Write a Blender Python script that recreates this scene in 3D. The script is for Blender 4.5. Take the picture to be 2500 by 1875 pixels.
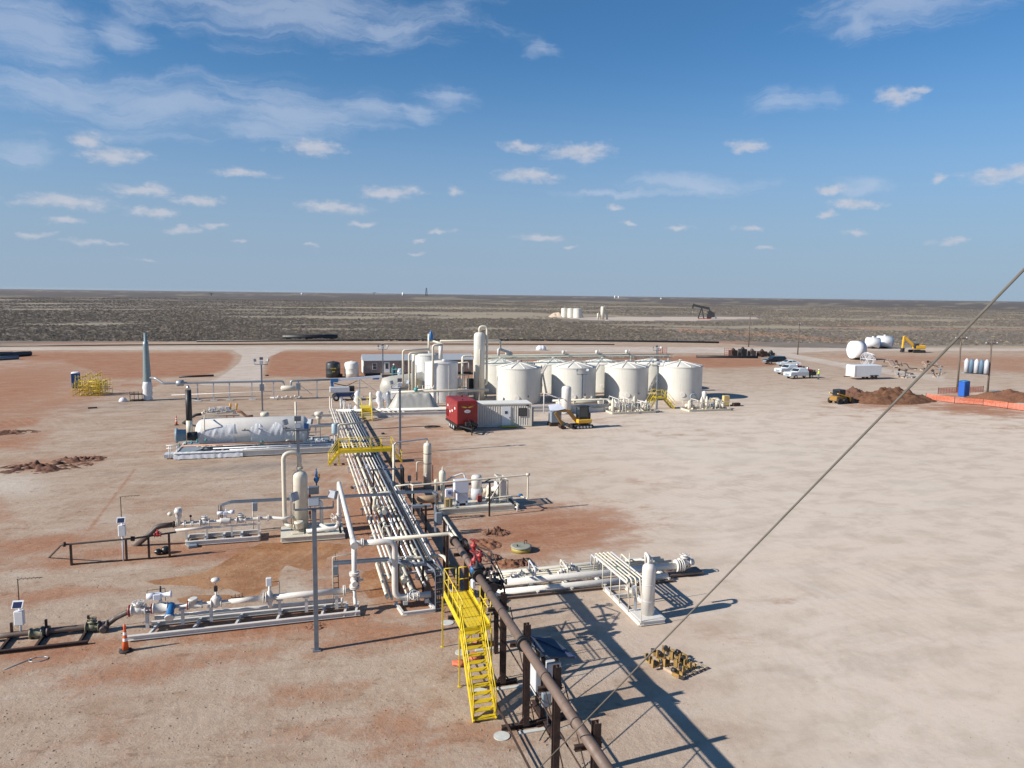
import bpy, math, random
import numpy as np
from mathutils import Vector, Matrix
for o in list(bpy.data.objects): bpy.data.objects.remove(o)
S = bpy.context.scene
PI = math.pi
rnd = random.Random(7)
# ---------------------------------------------------------------- camera (pinhole measured from the photograph)
F, CAMH, CX, CY = 1850.0, 14.5, 1250.0, 937.5
ROLL = math.atan(.0125); PITCH = math.atan((937.5-(703.5+.0125*1250))*math.cos(ROLL)/F)
def _ray(px, py):
    u, v = px-CX, py-CY
    xr = u*math.cos(ROLL)+v*math.sin(ROLL); yr = -u*math.sin(ROLL)+v*math.cos(ROLL)
    return xr, F*math.cos(PITCH)-yr*math.sin(PITCH), -(F*math.sin(PITCH)+yr*math.cos(PITCH))
_r = _ray(707, 712.3); YAW = math.atan2(-_r[0], _r[1])
def ray(px, py):
    x, f, z = _ray(px, py); c, s = math.cos(YAW), math.sin(YAW)
    return Vector((x*c+f*s, -x*s+f*c, z))
CAM = Vector((0, 0, CAMH))
def G(px, py, z=0.0):            # point at height z seen at that place of the photograph
    d = ray(px, py); return CAM+d*((z-CAMH)/d.z)
def D(px, py, Y):                # point on the plane y = Y
    d = ray(px, py); return CAM+d*(Y/d.y)
def DX(px, py, X):
    d = ray(px, py); return CAM+d*(X/d.x)
def ZT(px, py, b):               # height of something standing on b
    d = ray(px, py); return CAMH+d.z*math.hypot(b[0], b[1])/math.hypot(d.x, d.y)
cam = bpy.data.cameras.new('camera'); co = bpy.data.objects.new('camera', cam); S.collection.objects.link(co); S.camera = co
fw = ray(CX, CY); rt = (ray(CX+1, CY)-fw).normalized(); up = (ray(CX, CY-1)-fw).normalized(); fw = fw.normalized()
co.matrix_world = Matrix(((rt.x, up.x, -fw.x, 0), (rt.y, up.y, -fw.y, 0), (rt.z, up.z, -fw.z, CAMH), (0, 0, 0, 1)))
cam.sensor_width = 36; cam.lens = F/2500*36; cam.clip_end = 90000; cam.clip_start = .2
# ---------------------------------------------------------------- light
SUN_EL, SUN_AZ = math.radians(30), math.radians(6.2)        # shadows fall along +X, a little +Y
to_sun = Vector((-math.cos(SUN_EL)*math.cos(SUN_AZ), -math.cos(SUN_EL)*math.sin(SUN_AZ), math.sin(SUN_EL)))
sl = bpy.data.lights.new('sun', 'SUN'); sl.energy = 5.0; sl.angle = math.radians(.55); sl.color = (1, .93, .82)
so = bpy.data.objects.new('sun', sl); S.collection.objects.link(so); so.rotation_euler = to_sun.to_track_quat('Z', 'Y').to_euler()
so.location = (-30, 0, 40)
S.view_settings.view_transform = 'Standard'; S.view_settings.look = 'None'; S.view_settings.gamma = 1; S.view_settings.exposure = .55
W = bpy.data.worlds.new('World'); S.world = W; W.use_nodes = True
nt = W.node_tree; N = nt.nodes; L = nt.links; N.clear()
def nd(t, tree=None, **k):
    n = (tree or nt).nodes.new(t)
    for a, b in k.items(): setattr(n, a, b)
    return n
def mth(op, a, b=None, c=None, tree=None, clamp=False):
    tree = tree or nt; n = tree.nodes.new('ShaderNodeMath'); n.operation = op; n.use_clamp = clamp
    for i, v in enumerate((a, b, c)):
        if v is None: continue
        if isinstance(v, (int, float)): n.inputs[i].default_value = v
        else: tree.links.new(v, n.inputs[i])
    return n.outputs[0]
sky = nd('ShaderNodeTexSky', sky_type='NISHITA', sun_disc=False, sun_elevation=SUN_EL, sun_rotation=math.atan2(to_sun.x, to_sun.y))
sky.altitude = 900; sky.air_density = 1.0; sky.dust_density = .35; sky.ozone_density = 3.2
geo = nd('ShaderNodeTexCoord'); sep = nd('ShaderNodeSeparateXYZ'); L.new(geo.outputs['Generated'], sep.inputs[0])
caz = math.atan2(fw.x, fw.y)
az = mth('ARCTAN2', sep.outputs[0], sep.outputs[1]); azr = mth('SUBTRACT', az, caz)
el = mth('ARCSINE', sep.outputs[2])
vec = nd('ShaderNodeCombineXYZ'); L.new(azr, vec.inputs[0]); L.new(el, vec.inputs[1])
def vm(op, a, b=None, c=None):
    n = N.new('ShaderNodeVectorMath'); n.operation = op
    for i, v in enumerate((a, b, c)):
        if v is None: continue
        if isinstance(v, (tuple, list)): n.inputs[i].default_value = v
        else: L.new(v, n.inputs[i])
    return n
def noise(v, sc, det, rough=.55, dist=0., tree=None, dims='3D'):
    tree = tree or nt; n = tree.nodes.new('ShaderNodeTexNoise'); n.noise_dimensions = dims
    n.inputs['Scale'].default_value = sc; n.inputs['Detail'].default_value = det; n.inputs['Roughness'].default_value = rough; n.inputs['Distortion'].default_value = dist
    if v is not None: tree.links.new(v, n.inputs['Vector'])
    return n
def ae(px, py):
    d = ray(px, py); return math.atan2(d.x, d.y)-caz, math.asin(d.z/d.length)
warpn = noise(vec.outputs[0], 26, 4, .6); wsc = vm('MULTIPLY_ADD', warpn.outputs['Color'], (.05, .022, 0), (-.025, -.011, 0))
wv = vm('ADD', vec.outputs[0], wsc.outputs[0])
def field(lst, v):
    cur = None
    for px, py, w, h in lst:
        a, e = ae(px, py); sx, sy = F/(w*.5), F/(h*.5)
        m = vm('MULTIPLY_ADD', v, (sx, sy, 0), (-a*sx, -e*sy, 0)); ln = vm('LENGTH', m.outputs[0]).outputs['Value']
        cur = ln if cur is None else mth('SMOOTH_MIN', cur, ln, .25)
    return cur
cumulus = [(215, 346, 100, 40), (275, 378, 150, 36), (768, 362, 150, 42), (160, 492, 210, 34), (478, 487, 130, 24), (375, 519, 110, 22), (595, 422, 130, 22), (350, 465, 150, 30),
 (955, 468, 165, 38), (810, 505, 180, 32), (1270, 358, 100, 30), (1415, 370, 190, 48), (1295, 430, 170, 40), (1115, 462, 50, 20), (155, 541, 70, 18), (90, 574, 70, 16),
 (880, 543, 80, 16), (1075, 562, 60, 16), (1025, 586, 40, 12), (1825, 352, 100, 34), (2185, 240, 80, 46), (2230, 222, 50, 22), (2030, 465, 85, 24), (2085, 495, 130, 22), (2010, 523, 60, 20),
 (1500, 505, 46, 20), (1320, 580, 130, 20), (1660, 553, 70, 14), (1835, 559, 66, 16), (2090, 568, 60, 16), (2430, 432, 130, 34), (2500, 418, 90, 40), (2290, 436, 40, 22), (2330, 588, 80, 16),
 (200, 595, 90, 14), (280, 598, 60, 10), (450, 565, 90, 18), (520, 553, 60, 14), (765, 606, 36, 9), (1530, 546, 40, 12), (1400, 602, 40, 10), (1020, 616, 70, 9), (580, 588, 40, 9), (1880, 606, 60, 10), (350, 633, 60, 8)]
cf = field(cumulus, wv.outputs[0])
cdet = noise(vm('MULTIPLY', vec.outputs[0], (1, 2.2, 1)).outputs[0], 60, 6, .62)
cd = mth('ADD', cf, mth('MULTIPLY', mth('SUBTRACT', cdet.outputs[0], .5), 1.5))
cmr = nd('ShaderNodeMapRange', interpolation_type='SMOOTHERSTEP'); L.new(cd, cmr.inputs[0])
for i, v in ((1, 1.3), (2, .0), (3, 0), (4, .7)): cmr.inputs[i].default_value = v
cirrus = [(700, 20, 900, 150), (950, 60, 260, 60), (290, 75, 150, 90), (150, 215, 420, 110), (430, 255, 560, 130), (720, 285, 460, 130), (640, 330, 260, 70), (880, 270, 220, 80), (1000, 280, 120, 60), (1075, 235, 160, 70),
 (1700, 455, 380, 44), (1500, 478, 340, 20), (1930, 248, 160, 60), (2200, 20, 420, 110), (2090, 70, 120, 80), (2120, 460, 120, 44), (60, 355, 130, 70), (60, 60, 300, 160), (1310, 120, 120, 40)]
w2 = vm('MULTIPLY_ADD', noise(vec.outputs[0], 7, 5, .6).outputs['Color'], (.16, .07, 0), (-.08, -.035, 0))
cv = vm('ADD', vec.outputs[0], w2.outputs[0])
zf = field(cirrus, cv.outputs[0])
st = noise(vm('MULTIPLY', cv.outputs[0], (3.0, 20, 1)).outputs[0], 2.6, 7, .62, .6)
fine = noise(vm('MULTIPLY', cv.outputs[0], (1, 3.5, 1)).outputs[0], 18, 6, .65, .3)
zd = mth('ADD', zf, mth('MULTIPLY', mth('SUBTRACT', st.outputs[0], .5), 2.1))
zd = mth('ADD', zd, mth('MULTIPLY', mth('SUBTRACT', fine.outputs[0], .5), .7))
zmr = nd('ShaderNodeMapRange', interpolation_type='SMOOTHERSTEP'); L.new(zd, zmr.inputs[0])
for i, v in ((1, 1.3), (2, -.2), (3, 0), (4, .5)): zmr.inputs[i].default_value = v
# the same kinds of cloud go on round the rest of the sky
dirp = vm('DIVIDE', geo.outputs['Generated'], None); cz = nd('ShaderNodeCombineXYZ'); zz = mth('ADD', mth('MAXIMUM', sep.outputs[2], 0.), .12)
for i in range(3): L.new(zz, cz.inputs[i])
L.new(cz.outputs[0], dirp.inputs[1])
gn = noise(dirp.outputs[0], 2.4, 7, .6, .4); gmr = nd('ShaderNodeMapRange', interpolation_type='SMOOTHSTEP'); L.new(gn.outputs[0], gmr.inputs[0])
for i, v in ((1, .56), (2, .74), (3, 0), (4, .55)): gmr.inputs[i].default_value = v
outw = nd('ShaderNodeMapRange', interpolation_type='SMOOTHSTEP'); L.new(mth('MAXIMUM', mth('MULTIPLY', mth('ABSOLUTE', azr), 1.0), mth('ADD', mth('ABSOLUTE', mth('SUBTRACT', el, .1)), .27)), outw.inputs[0])
for i, v in ((1, .62), (2, .9), (3, 0), (4, 1)): outw.inputs[i].default_value = v
gen = mth('MULTIPLY', gmr.outputs[0], outw.outputs[0])
thin = mth('MAXIMUM', zmr.outputs[0], gen)
fade = nd('ShaderNodeMapRange', interpolation_type='SMOOTHSTEP'); L.new(el, fade.inputs[0])
for i, v in ((1, -.01), (2, .1), (3, .35), (4, 1)): fade.inputs[i].default_value = v
tint = nd('ShaderNodeMixRGB', blend_type='MULTIPLY'); tint.inputs[0].default_value = 1; L.new(sky.outputs[0], tint.inputs[1]); tint.inputs[2].default_value = (.385, .655, .80, 1)
hz = nd('ShaderNodeMapRange', interpolation_type='SMOOTHERSTEP'); L.new(el, hz.inputs[0])          # dusty blue air low over the plain
for i, v in ((1, -.03), (2, .34), (3, .9), (4, 0.)): hz.inputs[i].default_value = v
hzm = nd('ShaderNodeMixRGB'); L.new(hz.outputs[0], hzm.inputs[0]); L.new(tint.outputs[0], hzm.inputs[1]); hzm.inputs[2].default_value = (2.2, 2.8, 3.75, 1)
m1 = nd('ShaderNodeMixRGB'); L.new(thin, m1.inputs[0]); L.new(hzm.outputs[0], m1.inputs[1]); m1.inputs[2].default_value = (3.6, 4.1, 5.1, 1)
cshade = nd('ShaderNodeMixRGB'); L.new(cdet.outputs[0], cshade.inputs[0]); cshade.inputs[1].default_value = (4.9, 4.9, 5.2, 1); cshade.inputs[2].default_value = (3.3, 3.4, 4.0, 1)
m2 = nd('ShaderNodeMixRGB'); L.new(mth('MULTIPLY', cmr.outputs[0], fade.outputs[0]), m2.inputs[0]); L.new(m1.outputs[0], m2.inputs[1]); L.new(cshade.outputs[0], m2.inputs[2])
bg = nd('ShaderNodeBackground'); bg.inputs[1].default_value = .1; L.new(m2.outputs[0], bg.inputs[0])
wo = nd('ShaderNodeOutputWorld'); L.new(bg.outputs[0], wo.inputs[0])
# ---------------------------------------------------------------- materials
MT = {}
def mat(name, col, rough=.5, metal=0., var=.12, vs=3., bump=0., bs=30., spots=None, spot_amt=.5, alpha=1., spec=.5, emit=None):
    m = bpy.data.materials.new(name); m.use_nodes = True; t = m.node_tree; b = t.nodes['Principled BSDF']
    tc = t.nodes.new('ShaderNodeTexCoord'); n = noise(tc.outputs['Object'], vs, 5, .6, tree=t)
    mr = t.nodes.new('ShaderNodeMapRange'); t.links.new(n.outputs[0], mr.inputs[0])
    for i, v in ((1, .3), (2, .7), (3, 1-var), (4, 1+var*.6)): mr.inputs[i].default_value = v
    mx = t.nodes.new('ShaderNodeMixRGB'); mx.blend_type = 'MULTIPLY'; mx.inputs[0].default_value = 1; mx.inputs[1].default_value = (*col, 1)
    cc = t.nodes.new('ShaderNodeCombineXYZ')
    for i in range(3): t.links.new(mr.outputs[0], cc.inputs[i])
    t.links.new(cc.outputs[0], mx.inputs[2]); out = mx.outputs[0]
    if spots:
        n2 = noise(tc.outputs['Object'], vs*2.7, 7, .7, .4, tree=t); r2 = t.nodes.new('ShaderNodeMapRange'); t.links.new(n2.outputs[0], r2.inputs[0])
        for i, v in ((1, .54), (2, .68), (3, 0), (4, spot_amt)): r2.inputs[i].default_value = v
        m3 = t.nodes.new('ShaderNodeMixRGB'); t.links.new(r2.outputs[0], m3.inputs[0]); t.links.new(out, m3.inputs[1]); m3.inputs[2].default_value = (*spots, 1); out = m3.outputs[0]
    t.links.new(out, b.inputs['Base Color'])
    rr = t.nodes.new('ShaderNodeMapRange'); t.links.new(n.outputs[0], rr.inputs[0])
    for i, v in ((1, .3), (2, .7), (3, min(1, rough+.1)), (4, max(.02, rough-.1))): rr.inputs[i].default_value = v
    t.links.new(rr.outputs[0], b.inputs['Roughness']); b.inputs['Metallic'].default_value = metal
    b.inputs['Specular IOR Level'].default_value = spec
    if alpha < 1: b.inputs['Alpha'].default_value = alpha
    if bump:
        nb = noise(tc.outputs['Object'], bs, 6, .65, tree=t); bp = t.nodes.new('ShaderNodeBump'); bp.inputs['Strength'].default_value = bump; bp.inputs['Distance'].default_value = .02
        t.links.new(nb.outputs[0], bp.inputs['Height']); t.links.new(bp.outputs[0], b.inputs['Normal'])
    MT[name] = m; return m
cream = mat('cream_paint', (.60, .56, .465), .42, var=.08, vs=1.4, spots=(.42, .33, .23), spot_amt=.35)
tankp = mat('tank_cream_paint', (.60, .588, .54), .45, var=.07, vs=.5)
def weather(m, amt=.5, dirt=(.36, .27, .19), band=.7):      # rain streaks, rust runs and splashed dust near the foot
    t = m.node_tree; b = t.nodes['Principled BSDF']; src = b.inputs['Base Color'].links[0].from_socket; tc = t.nodes.new('ShaderNodeTexCoord')
    mp = t.nodes.new('ShaderNodeMapping'); mp.inputs['Scale'].default_value = (3.2, 3.2, .16); t.links.new(tc.outputs['Object'], mp.inputs[0]); n = noise(mp.outputs[0], 1.6, 6, .7, .2, tree=t)
    r1 = t.nodes.new('ShaderNodeMapRange'); t.links.new(n.outputs[0], r1.inputs[0])
    for i, v in ((1, .52), (2, .74), (3, 0), (4, amt)): r1.inputs[i].default_value = v
    sx = t.nodes.new('ShaderNodeSeparateXYZ'); t.links.new(tc.outputs['Object'], sx.inputs[0]); r2 = t.nodes.new('ShaderNodeMapRange'); t.links.new(sx.outputs[2], r2.inputs[0])
    for i, v in ((1, .02), (2, band), (3, .55), (4, 0)): r2.inputs[i].default_value = v
    mm = mth('MAXIMUM', r1.outputs[0], mth('MULTIPLY', r2.outputs[0], n.outputs[0], tree=t), tree=t)
    mx = t.nodes.new('ShaderNodeMixRGB'); t.links.new(mm, mx.inputs[0]); t.links.new(src, mx.inputs[1]); mx.inputs[2].default_value = (*dirt, 1); t.links.new(mx.outputs[0], b.inputs['Base Color'])
weather(tankp, .42)
pale = mat('offwhite_paint', (.62, .595, .56), .4, var=.09, vs=1.2, spots=(.48, .38, .30), spot_amt=.35)
whitep = mat('white_paint', (.68, .69, .71), .35, var=.05, vs=1.5)
prim = mat('primer_grey', (.50, .52, .56), .5, var=.12, vs=2, spots=(.38, .27, .2), spot_amt=.3)
galv = mat('galvanised_steel', (.36, .39, .43), .42, .55, var=.18, vs=4)
galvd = mat('weathered_galvanised_steel', (.20, .23, .27), .5, .4, var=.2, vs=4)
dark = mat('black_paint', (.022, .023, .026), .5, var=.3, vs=4)
rub = mat('black_rubber', (.025, .025, .026), .85, var=.3, vs=8)
rusty = mat('dark_rusted_steel', (.050, .030, .024), .75, .2, var=.4, vs=5, spots=(.16, .06, .03), spot_amt=.6, bump=.3)
brown = mat('brown_coated_pipe', (.150, .105, .084), .6, var=.22, vs=2.2, spots=(.10, .055, .04), spot_amt=.55, bump=.2)
dbrown = mat('dark_pipe_wrap', (.075, .058, .055), .55, var=.25, vs=3, spots=(.16, .09, .06), spot_amt=.4)
yel = mat('safety_yellow', (.68, .50, .02), .5, var=.16, vs=3, spots=(.36, .24, .08), spot_amt=.55)
myel = mat('machine_yellow', (.72, .40, .03), .4, var=.1, vs=3, spots=(.35, .2, .06), spot_amt=.4)
red = mat('red_paint', (.23, .010, .012), .35, var=.12, vs=2)
vred = mat('valve_red', (.34, .03, .028), .45, var=.2, vs=6)
orange = mat('cone_orange', (.75, .12, .025), .5, var=.12, vs=6)
refl = mat('reflective_white_band', (.78, .78, .76), .35, var=.05)
blue = mat('blue_paint', (.02, .13, .33), .4, var=.15, vs=3)
teal = mat('teal_paint', (.05, .26, .27), .45, var=.15, vs=3)
pblue = mat('toilet_blue', (.015, .075, .26), .5, var=.1, vs=2)
greyb = mat('cabinet_grey', (.20, .24, .28), .5, var=.12, vs=3)
greyl = mat('cabinet_light_grey', (.62, .65, .74), .4, var=.06, vs=2)
glass = mat('dark_glass', (.02, .03, .04), .08, var=.1, spec=.9)
pglass = mat('solar_cells', (.03, .035, .08), .15, var=.2, spec=.8)
plastic = mat('plastic_wrap', (.76, .77, .79), .3, var=.04, vs=1, alpha=.82, bump=.25, bs=2)
conc = mat('pale_concrete', (.50, .51, .48), .9, var=.15, vs=4, bump=.3)
wood = mat('dry_timber', (.42, .33, .24), .8, var=.25, vs=6, bump=.2)
roofm = mat('shingle_grey', (.30, .33, .37), .8, var=.15, vs=5)
siding = mat('siding_taupe', (.33, .27, .24), .75, var=.18, vs=2)
silver = mat('bare_metal', (.6, .6, .6), .3, .9, var=.1, vs=4)
copper = mat('orange_brown_pipe', (.45, .22, .13), .5, var=.2, vs=3)
bag = mat('black_plastic_bag', (.02, .024, .025), .25, var=.3, vs=6, bump=1., bs=8)
skin = mat('skin', (.45, .27, .19), .6, var=.05)
hivis = mat('hi_vis_green', (.45, .62, .05), .6, var=.1)
jean = mat('work_denim', (.05, .07, .14), .8, var=.1)
tshirt = mat('teal_cloth', (.03, .2, .2), .8, var=.1)
darkroof = mat('dark_navy_sheet', (.060, .072, .10), .6, var=.15, vs=2)
orag = mat('orange_mesh', (.58, .15, .08), .7, var=.3, vs=5, bump=.6, bs=12)
polyw = mat('white_poly_plastic', (.70, .69, .64), .5, var=.05, vs=1)
trimw = mat('trim_white', (.75, .76, .78), .5, var=.05)
lens = mat('floodlight_glass', (.36, .38, .42), .15, var=.05, spec=.8)
printy = mat('yellow_print', (.65, .5, .04), .5, var=.05)
printw = mat('white_print', (.8, .8, .8), .5, var=.03)
# ---------------------------------------------------------------- mesh tools
class MB:
    def __init__(s): s.v = []; s.f = []; s.s = []
    def add(s, vs, fs, sm=False):
        b = len(s.v); s.v += [tuple(v) for v in vs]; s.f += [tuple(i+b for i in f) for f in fs]
        s.s += (list(sm) if isinstance(sm, (list, tuple)) else [sm]*len(fs)); return s
    def bx(s, x0, x1, y0, y1, z0, z1):
        return s.add([(x0, y0, z0), (x1, y0, z0), (x1, y1, z0), (x0, y1, z0), (x0, y0, z1), (x1, y0, z1), (x1, y1, z1), (x0, y1, z1)],
                     [(0, 3, 2, 1), (4, 5, 6, 7), (0, 1, 5, 4), (1, 2, 6, 5), (2, 3, 7, 6), (3, 0, 4, 7)])
    def cb(s, c, d, rz=0., tilt=0.):
        m = Matrix.Rotation(rz, 3, 'Z') @ Matrix.Rotation(tilt, 3, 'X'); t = MB(); t.bx(-d[0]/2, d[0]/2, -d[1]/2, d[1]/2, -d[2]/2, d[2]/2)
        return s.add([Vector(c)+m @ Vector(v) for v in t.v], t.f)
    def bev(s, c, d, r=.02, rz=0.):
        x, y, z = d[0]/2, d[1]/2, d[2]/2; m = Matrix.Rotation(rz, 3, 'Z'); vs = []; fs = []
        for zz, k in ((-z, r), (-z+r, 0), (z-r, 0), (z, r)):
            X, Y = x-k, y-k
            for a, b in ((-X+r, -Y), (X-r, -Y), (X, -Y+r), (X, Y-r), (X-r, Y), (-X+r, Y), (-X, Y-r), (-X, -Y+r)): vs.append(Vector(c)+m @ Vector((a, b, zz)))
        for j in range(3):
            for i in range(8): fs.append((j*8+i, j*8+(i+1) % 8, j*8+8+(i+1) % 8, j*8+8+i))
        fs += [tuple(range(7, -1, -1)), tuple(range(24, 32))]; return s.add(vs, fs)
    def bar(s, p, q, w, h=None, upv=(0, 0, 1)):
        h = h or w; p, q = Vector(p), Vector(q); d = (q-p).normalized(); u = Vector(upv)
        if abs(d.dot(u)) > .95: u = Vector((0, 1, 0))
        a = d.cross(u).normalized()*(w/2); b = a.cross(d).normalized()*(h/2)
        return s.add([p-a-b, p+a-b, p+a+b, p-a+b, q-a-b, q+a-b, q+a+b, q-a+b], [(0, 3, 2, 1), (4, 5, 6, 7), (0, 1, 5, 4), (1, 2, 6, 5), (2, 3, 7, 6), (3, 0, 4, 7)])
    def ib(s, p, q, w, h, t=.03, upv=(0, 0, 1)):
        p, q = Vector(p), Vector(q); d = (q-p).normalized(); u = Vector(upv)
        if abs(d.dot(u)) > .95: u = Vector((0, 1, 0))
        a = d.cross(u).normalized(); b = a.cross(d).normalized()
        for k in (-1, 1): s.bar(p+b*k*(h/2-t/2), q+b*k*(h/2-t/2), w, t, upv)
        return s.bar(p, q, t, h-2*t, upv)
    def lathe(s, p, d, prof, n=16, cap=True):
        p, d = Vector(p), Vector(d).normalized(); u = Vector((0, 0, 1)) if abs(d.z) < .9 else Vector((0, 1, 0))
        a = d.cross(u).normalized(); b = d.cross(a); vs = []; fs = []; sm = []
        for r, t in prof:
            for i in range(n): an = 2*PI*i/n; vs.append(p+d*t+a*(math.cos(an)*r)+b*(math.sin(an)*r))
        for j in range(len(prof)-1):
            sh = abs(prof[j+1][1]-prof[j][1]) > 1e-5
            for i in range(n): fs.append((j*n+i, j*n+(i+1) % n, (j+1)*n+(i+1) % n, (j+1)*n+i)); sm.append(sh)
        if cap: fs += [tuple(range(n-1, -1, -1)), tuple((len(prof)-1)*n+i for i in range(n))]; sm += [False, False]
        return s.add(vs, fs, sm)
    def tube(s, p, q, r, n=12, r2=None):
        p, q = Vector(p), Vector(q); return s.lathe(p, q-p, [(r, 0), (r if r2 is None else r2, (q-p).length)], n)
    def fl(s, p, d, r, t=.05, n=16):
        p, d = Vector(p), Vector(d).normalized(); return s.lathe(p-d*t/2, d, [(r, 0), (r, t)], n)
    def pipe(s, pts, r, bend=None, n=12, caps=True):
        pts = [Vector(p) for p in pts]; bend = r*2.6 if bend is None else bend; path = [pts[0]]
        for i in range(1, len(pts)-1):
            a, c, b = pts[i-1], pts[i], pts[i+1]; u, w = (a-c), (b-c); lu, lw = u.length, w.length; u.normalize(); w.normalize()
            ang = u.angle(w)
            if ang > PI-.03: path.append(c); continue
            k = min(bend/math.tan(ang/2), lu*.49, lw*.49); m = 5
            p0, p2 = c+u*k, c+w*k
            for j in range(m+1):
                t = j/m; path.append(p0*(1-t)**2+c*2*t*(1-t)+p2*t*t)
        path.append(pts[-1]); vs = []; fs = []; prev = None
        for i, p in enumerate(path):
            d = (path[min(i+1, len(path)-1)]-path[max(i-1, 0)])
            if d.length < 1e-6: d = Vector((0, 0, 1))
            d.normalize()
            if prev is None: u = Vector((0, 0, 1)) if abs(d.z) < .9 else Vector((0, 1, 0)); a = d.cross(u).normalized()
            else: a = (prev-d*prev.dot(d)).normalized()
            prev = a; b = d.cross(a)
            for k in range(n): an = 2*PI*k/n; vs.append(p+a*(math.cos(an)*r)+b*(math.sin(an)*r))
        for j in range(len(path)-1):
            for i in range(n): fs.append((j*n+i, j*n+(i+1) % n, (j+1)*n+(i+1) % n, (j+1)*n+i))
        sm = [True]*len(fs)
        if caps: fs += [tuple(range(n-1, -1, -1)), tuple((len(path)-1)*n+i for i in range(n))]; sm += [False]*2
        return s.add(vs, fs, sm)
    def ball(s, c, r, n=12, sq=1.):
        return s.lathe(Vector(c)-Vector((0, 0, r*sq)), (0, 0, 1), [(max(.001, r*math.sin(PI*j/8)), r*sq*(1-math.cos(PI*j/8))) for j in range(9)], n)
    def wheel(s, c, d, R, r=.012, sp=4):
        c, d = Vector(c), Vector(d).normalized(); u = Vector((0, 0, 1)) if abs(d.z) < .9 else Vector((0, 1, 0)); a = d.cross(u).normalized(); b = d.cross(a)
        s.pipe([c+a*math.cos(2*PI*i/16)*R+b*math.sin(2*PI*i/16)*R for i in range(17)], r, 0.001, 6)
        for i in range(sp): an = 2*PI*i/sp; s.bar(c, c+a*math.cos(an)*R+b*math.sin(an)*R, r*1.6)
        return s
    def poly(s, pts, th, axis=(0, 0, 1)):      # extruded polygon
        ax = Vector(axis); n = len(pts); pts = [Vector(p) for p in pts]
        return s.add(pts+[p+ax*th for p in pts], [tuple(range(n-1, -1, -1)), tuple(range(n, 2*n))]+[(i, (i+1) % n, n+(i+1) % n, n+i) for i in range(n)])
    def xf(s, m): s.v = [tuple(m @ Vector(v)) for v in s.v]; return s
    def mesh(s, name, mt, off=(0, 0, 0)):
        me = bpy.data.meshes.new(name); o = off; me.from_pydata([(v[0]-o[0], v[1]-o[1], v[2]-o[2]) for v in s.v], [], s.f)
        me.polygons.foreach_set('use_smooth', s.s); me.materials.append(mt); me.update(); return me
    def build(s, name, mt, parent=None, label=None, local=False, loc=None):
        root = parent
        while root and root.parent: root = root.parent
        off = (0, 0, 0) if local else (root.location if root else (loc or (0, 0, 0)))
        o = bpy.data.objects.new(name, s.mesh(name, mt, off)); S.collection.objects.link(o); o.parent = parent
        if not root and loc: o.location = loc
        if label: o['label'] = label
        return o
def tag(o, label=None, cat=None, group=None, kind=None):
    for k, v in (('label', label), ('category', cat), ('group', group), ('kind', kind)):
        if v: o[k] = v
    return o
def thing(name, label, cat, loc, rz=0., group=None):
    o = bpy.data.objects.new(name, None); S.collection.objects.link(o); o.location = loc; o.rotation_euler = (0, 0, rz); o.empty_display_size = .3
    return tag(o, label, cat, group)
def dup(o, loc, rz=None, label=None, parent=None):
    c = o.copy(); S.collection.objects.link(c); c.parent = parent
    if parent is None:
        c.location = loc
        if rz is not None: c.rotation_euler = (0, 0, rz)
        if label: c['label'] = label
    for ch in [x for x in o.children]: dup(ch, None, parent=c)
    return c
V = Vector
# ---------------------------------------------------------------- ground: one sheet to beyond the horizon, finer where it is seen
caz_ = math.atan2(fw.x, fw.y)
azs = np.concatenate([caz_+np.radians(np.arange(-42, 42.01, .19)), caz_+np.radians(np.arange(48, 318, 9.))])
rad = [0.0]
a = math.radians(46)
rs = []
while a > math.radians(.30): rs.append(CAMH/math.tan(a)); a -= math.radians(.125) if a > math.radians(3) else math.radians(.06)
rs = np.array([.5, 3, 7]+rs+[3600, 5200, 8000, 12000, 18000, 28000, 45000])
A, R = np.meshgrid(azs, rs, indexing='ij'); gx = R*np.sin(A); gy = R*np.cos(A)
def proj_np(x, y, z=0.):
    c, s = math.cos(YAW), math.sin(YAW); z = z-CAMH
    xr = x*c-y*s; f = x*s+y*c
    q = f*math.cos(PITCH)-z*math.sin(PITCH); yr = -(f*math.sin(PITCH)+z*math.cos(PITCH))
    q = np.where(q < 1., 1., q); xr = xr/q*F; yr = yr/q*F
    return CX+xr*math.cos(ROLL)-yr*math.sin(ROLL), CY+xr*math.sin(ROLL)+yr*math.cos(ROLL)
PX, PY = proj_np(gx, gy)
front = np.abs(A-caz_) < math.radians(60)
PX = np.where(front, PX, -9999.); PY = np.where(front, PY, 9999.)
def poly(pts, soft):
    pts = np.array(pts, float); n = len(pts); ins = np.zeros(PX.shape, bool); dm = np.full(PX.shape, 1e9)
    for i in range(n):
        x0, y0 = pts[i]; x1, y1 = pts[(i+1) % n]
        c = ((y0 > PY) != (y1 > PY)) & (PX < (x1-x0)*(PY-y0)/(y1-y0+1e-9)+x0); ins ^= c
        dx, dy = x1-x0, y1-y0; t = np.clip(((PX-x0)*dx+(PY-y0)*dy)/(dx*dx+dy*dy+1e-9), 0, 1)
        dm = np.minimum(dm, np.hypot((PX-x0-t*dx)*.35, PY-y0-t*dy))
    return np.clip(.5+np.where(ins, dm, -dm)/soft*.5, 0, 1)
def ell(cx, cy, rx, ry, rot=0., amt=1.):
    c, s = math.cos(math.radians(rot)), math.sin(math.radians(rot)); u = (PX-cx)*c+(PY-cy)*s; v = -(PX-cx)*s+(PY-cy)*c
    return np.clip(1-np.hypot(u/rx, v/ry)*.5, 0, 1)*amt*1.0
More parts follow.
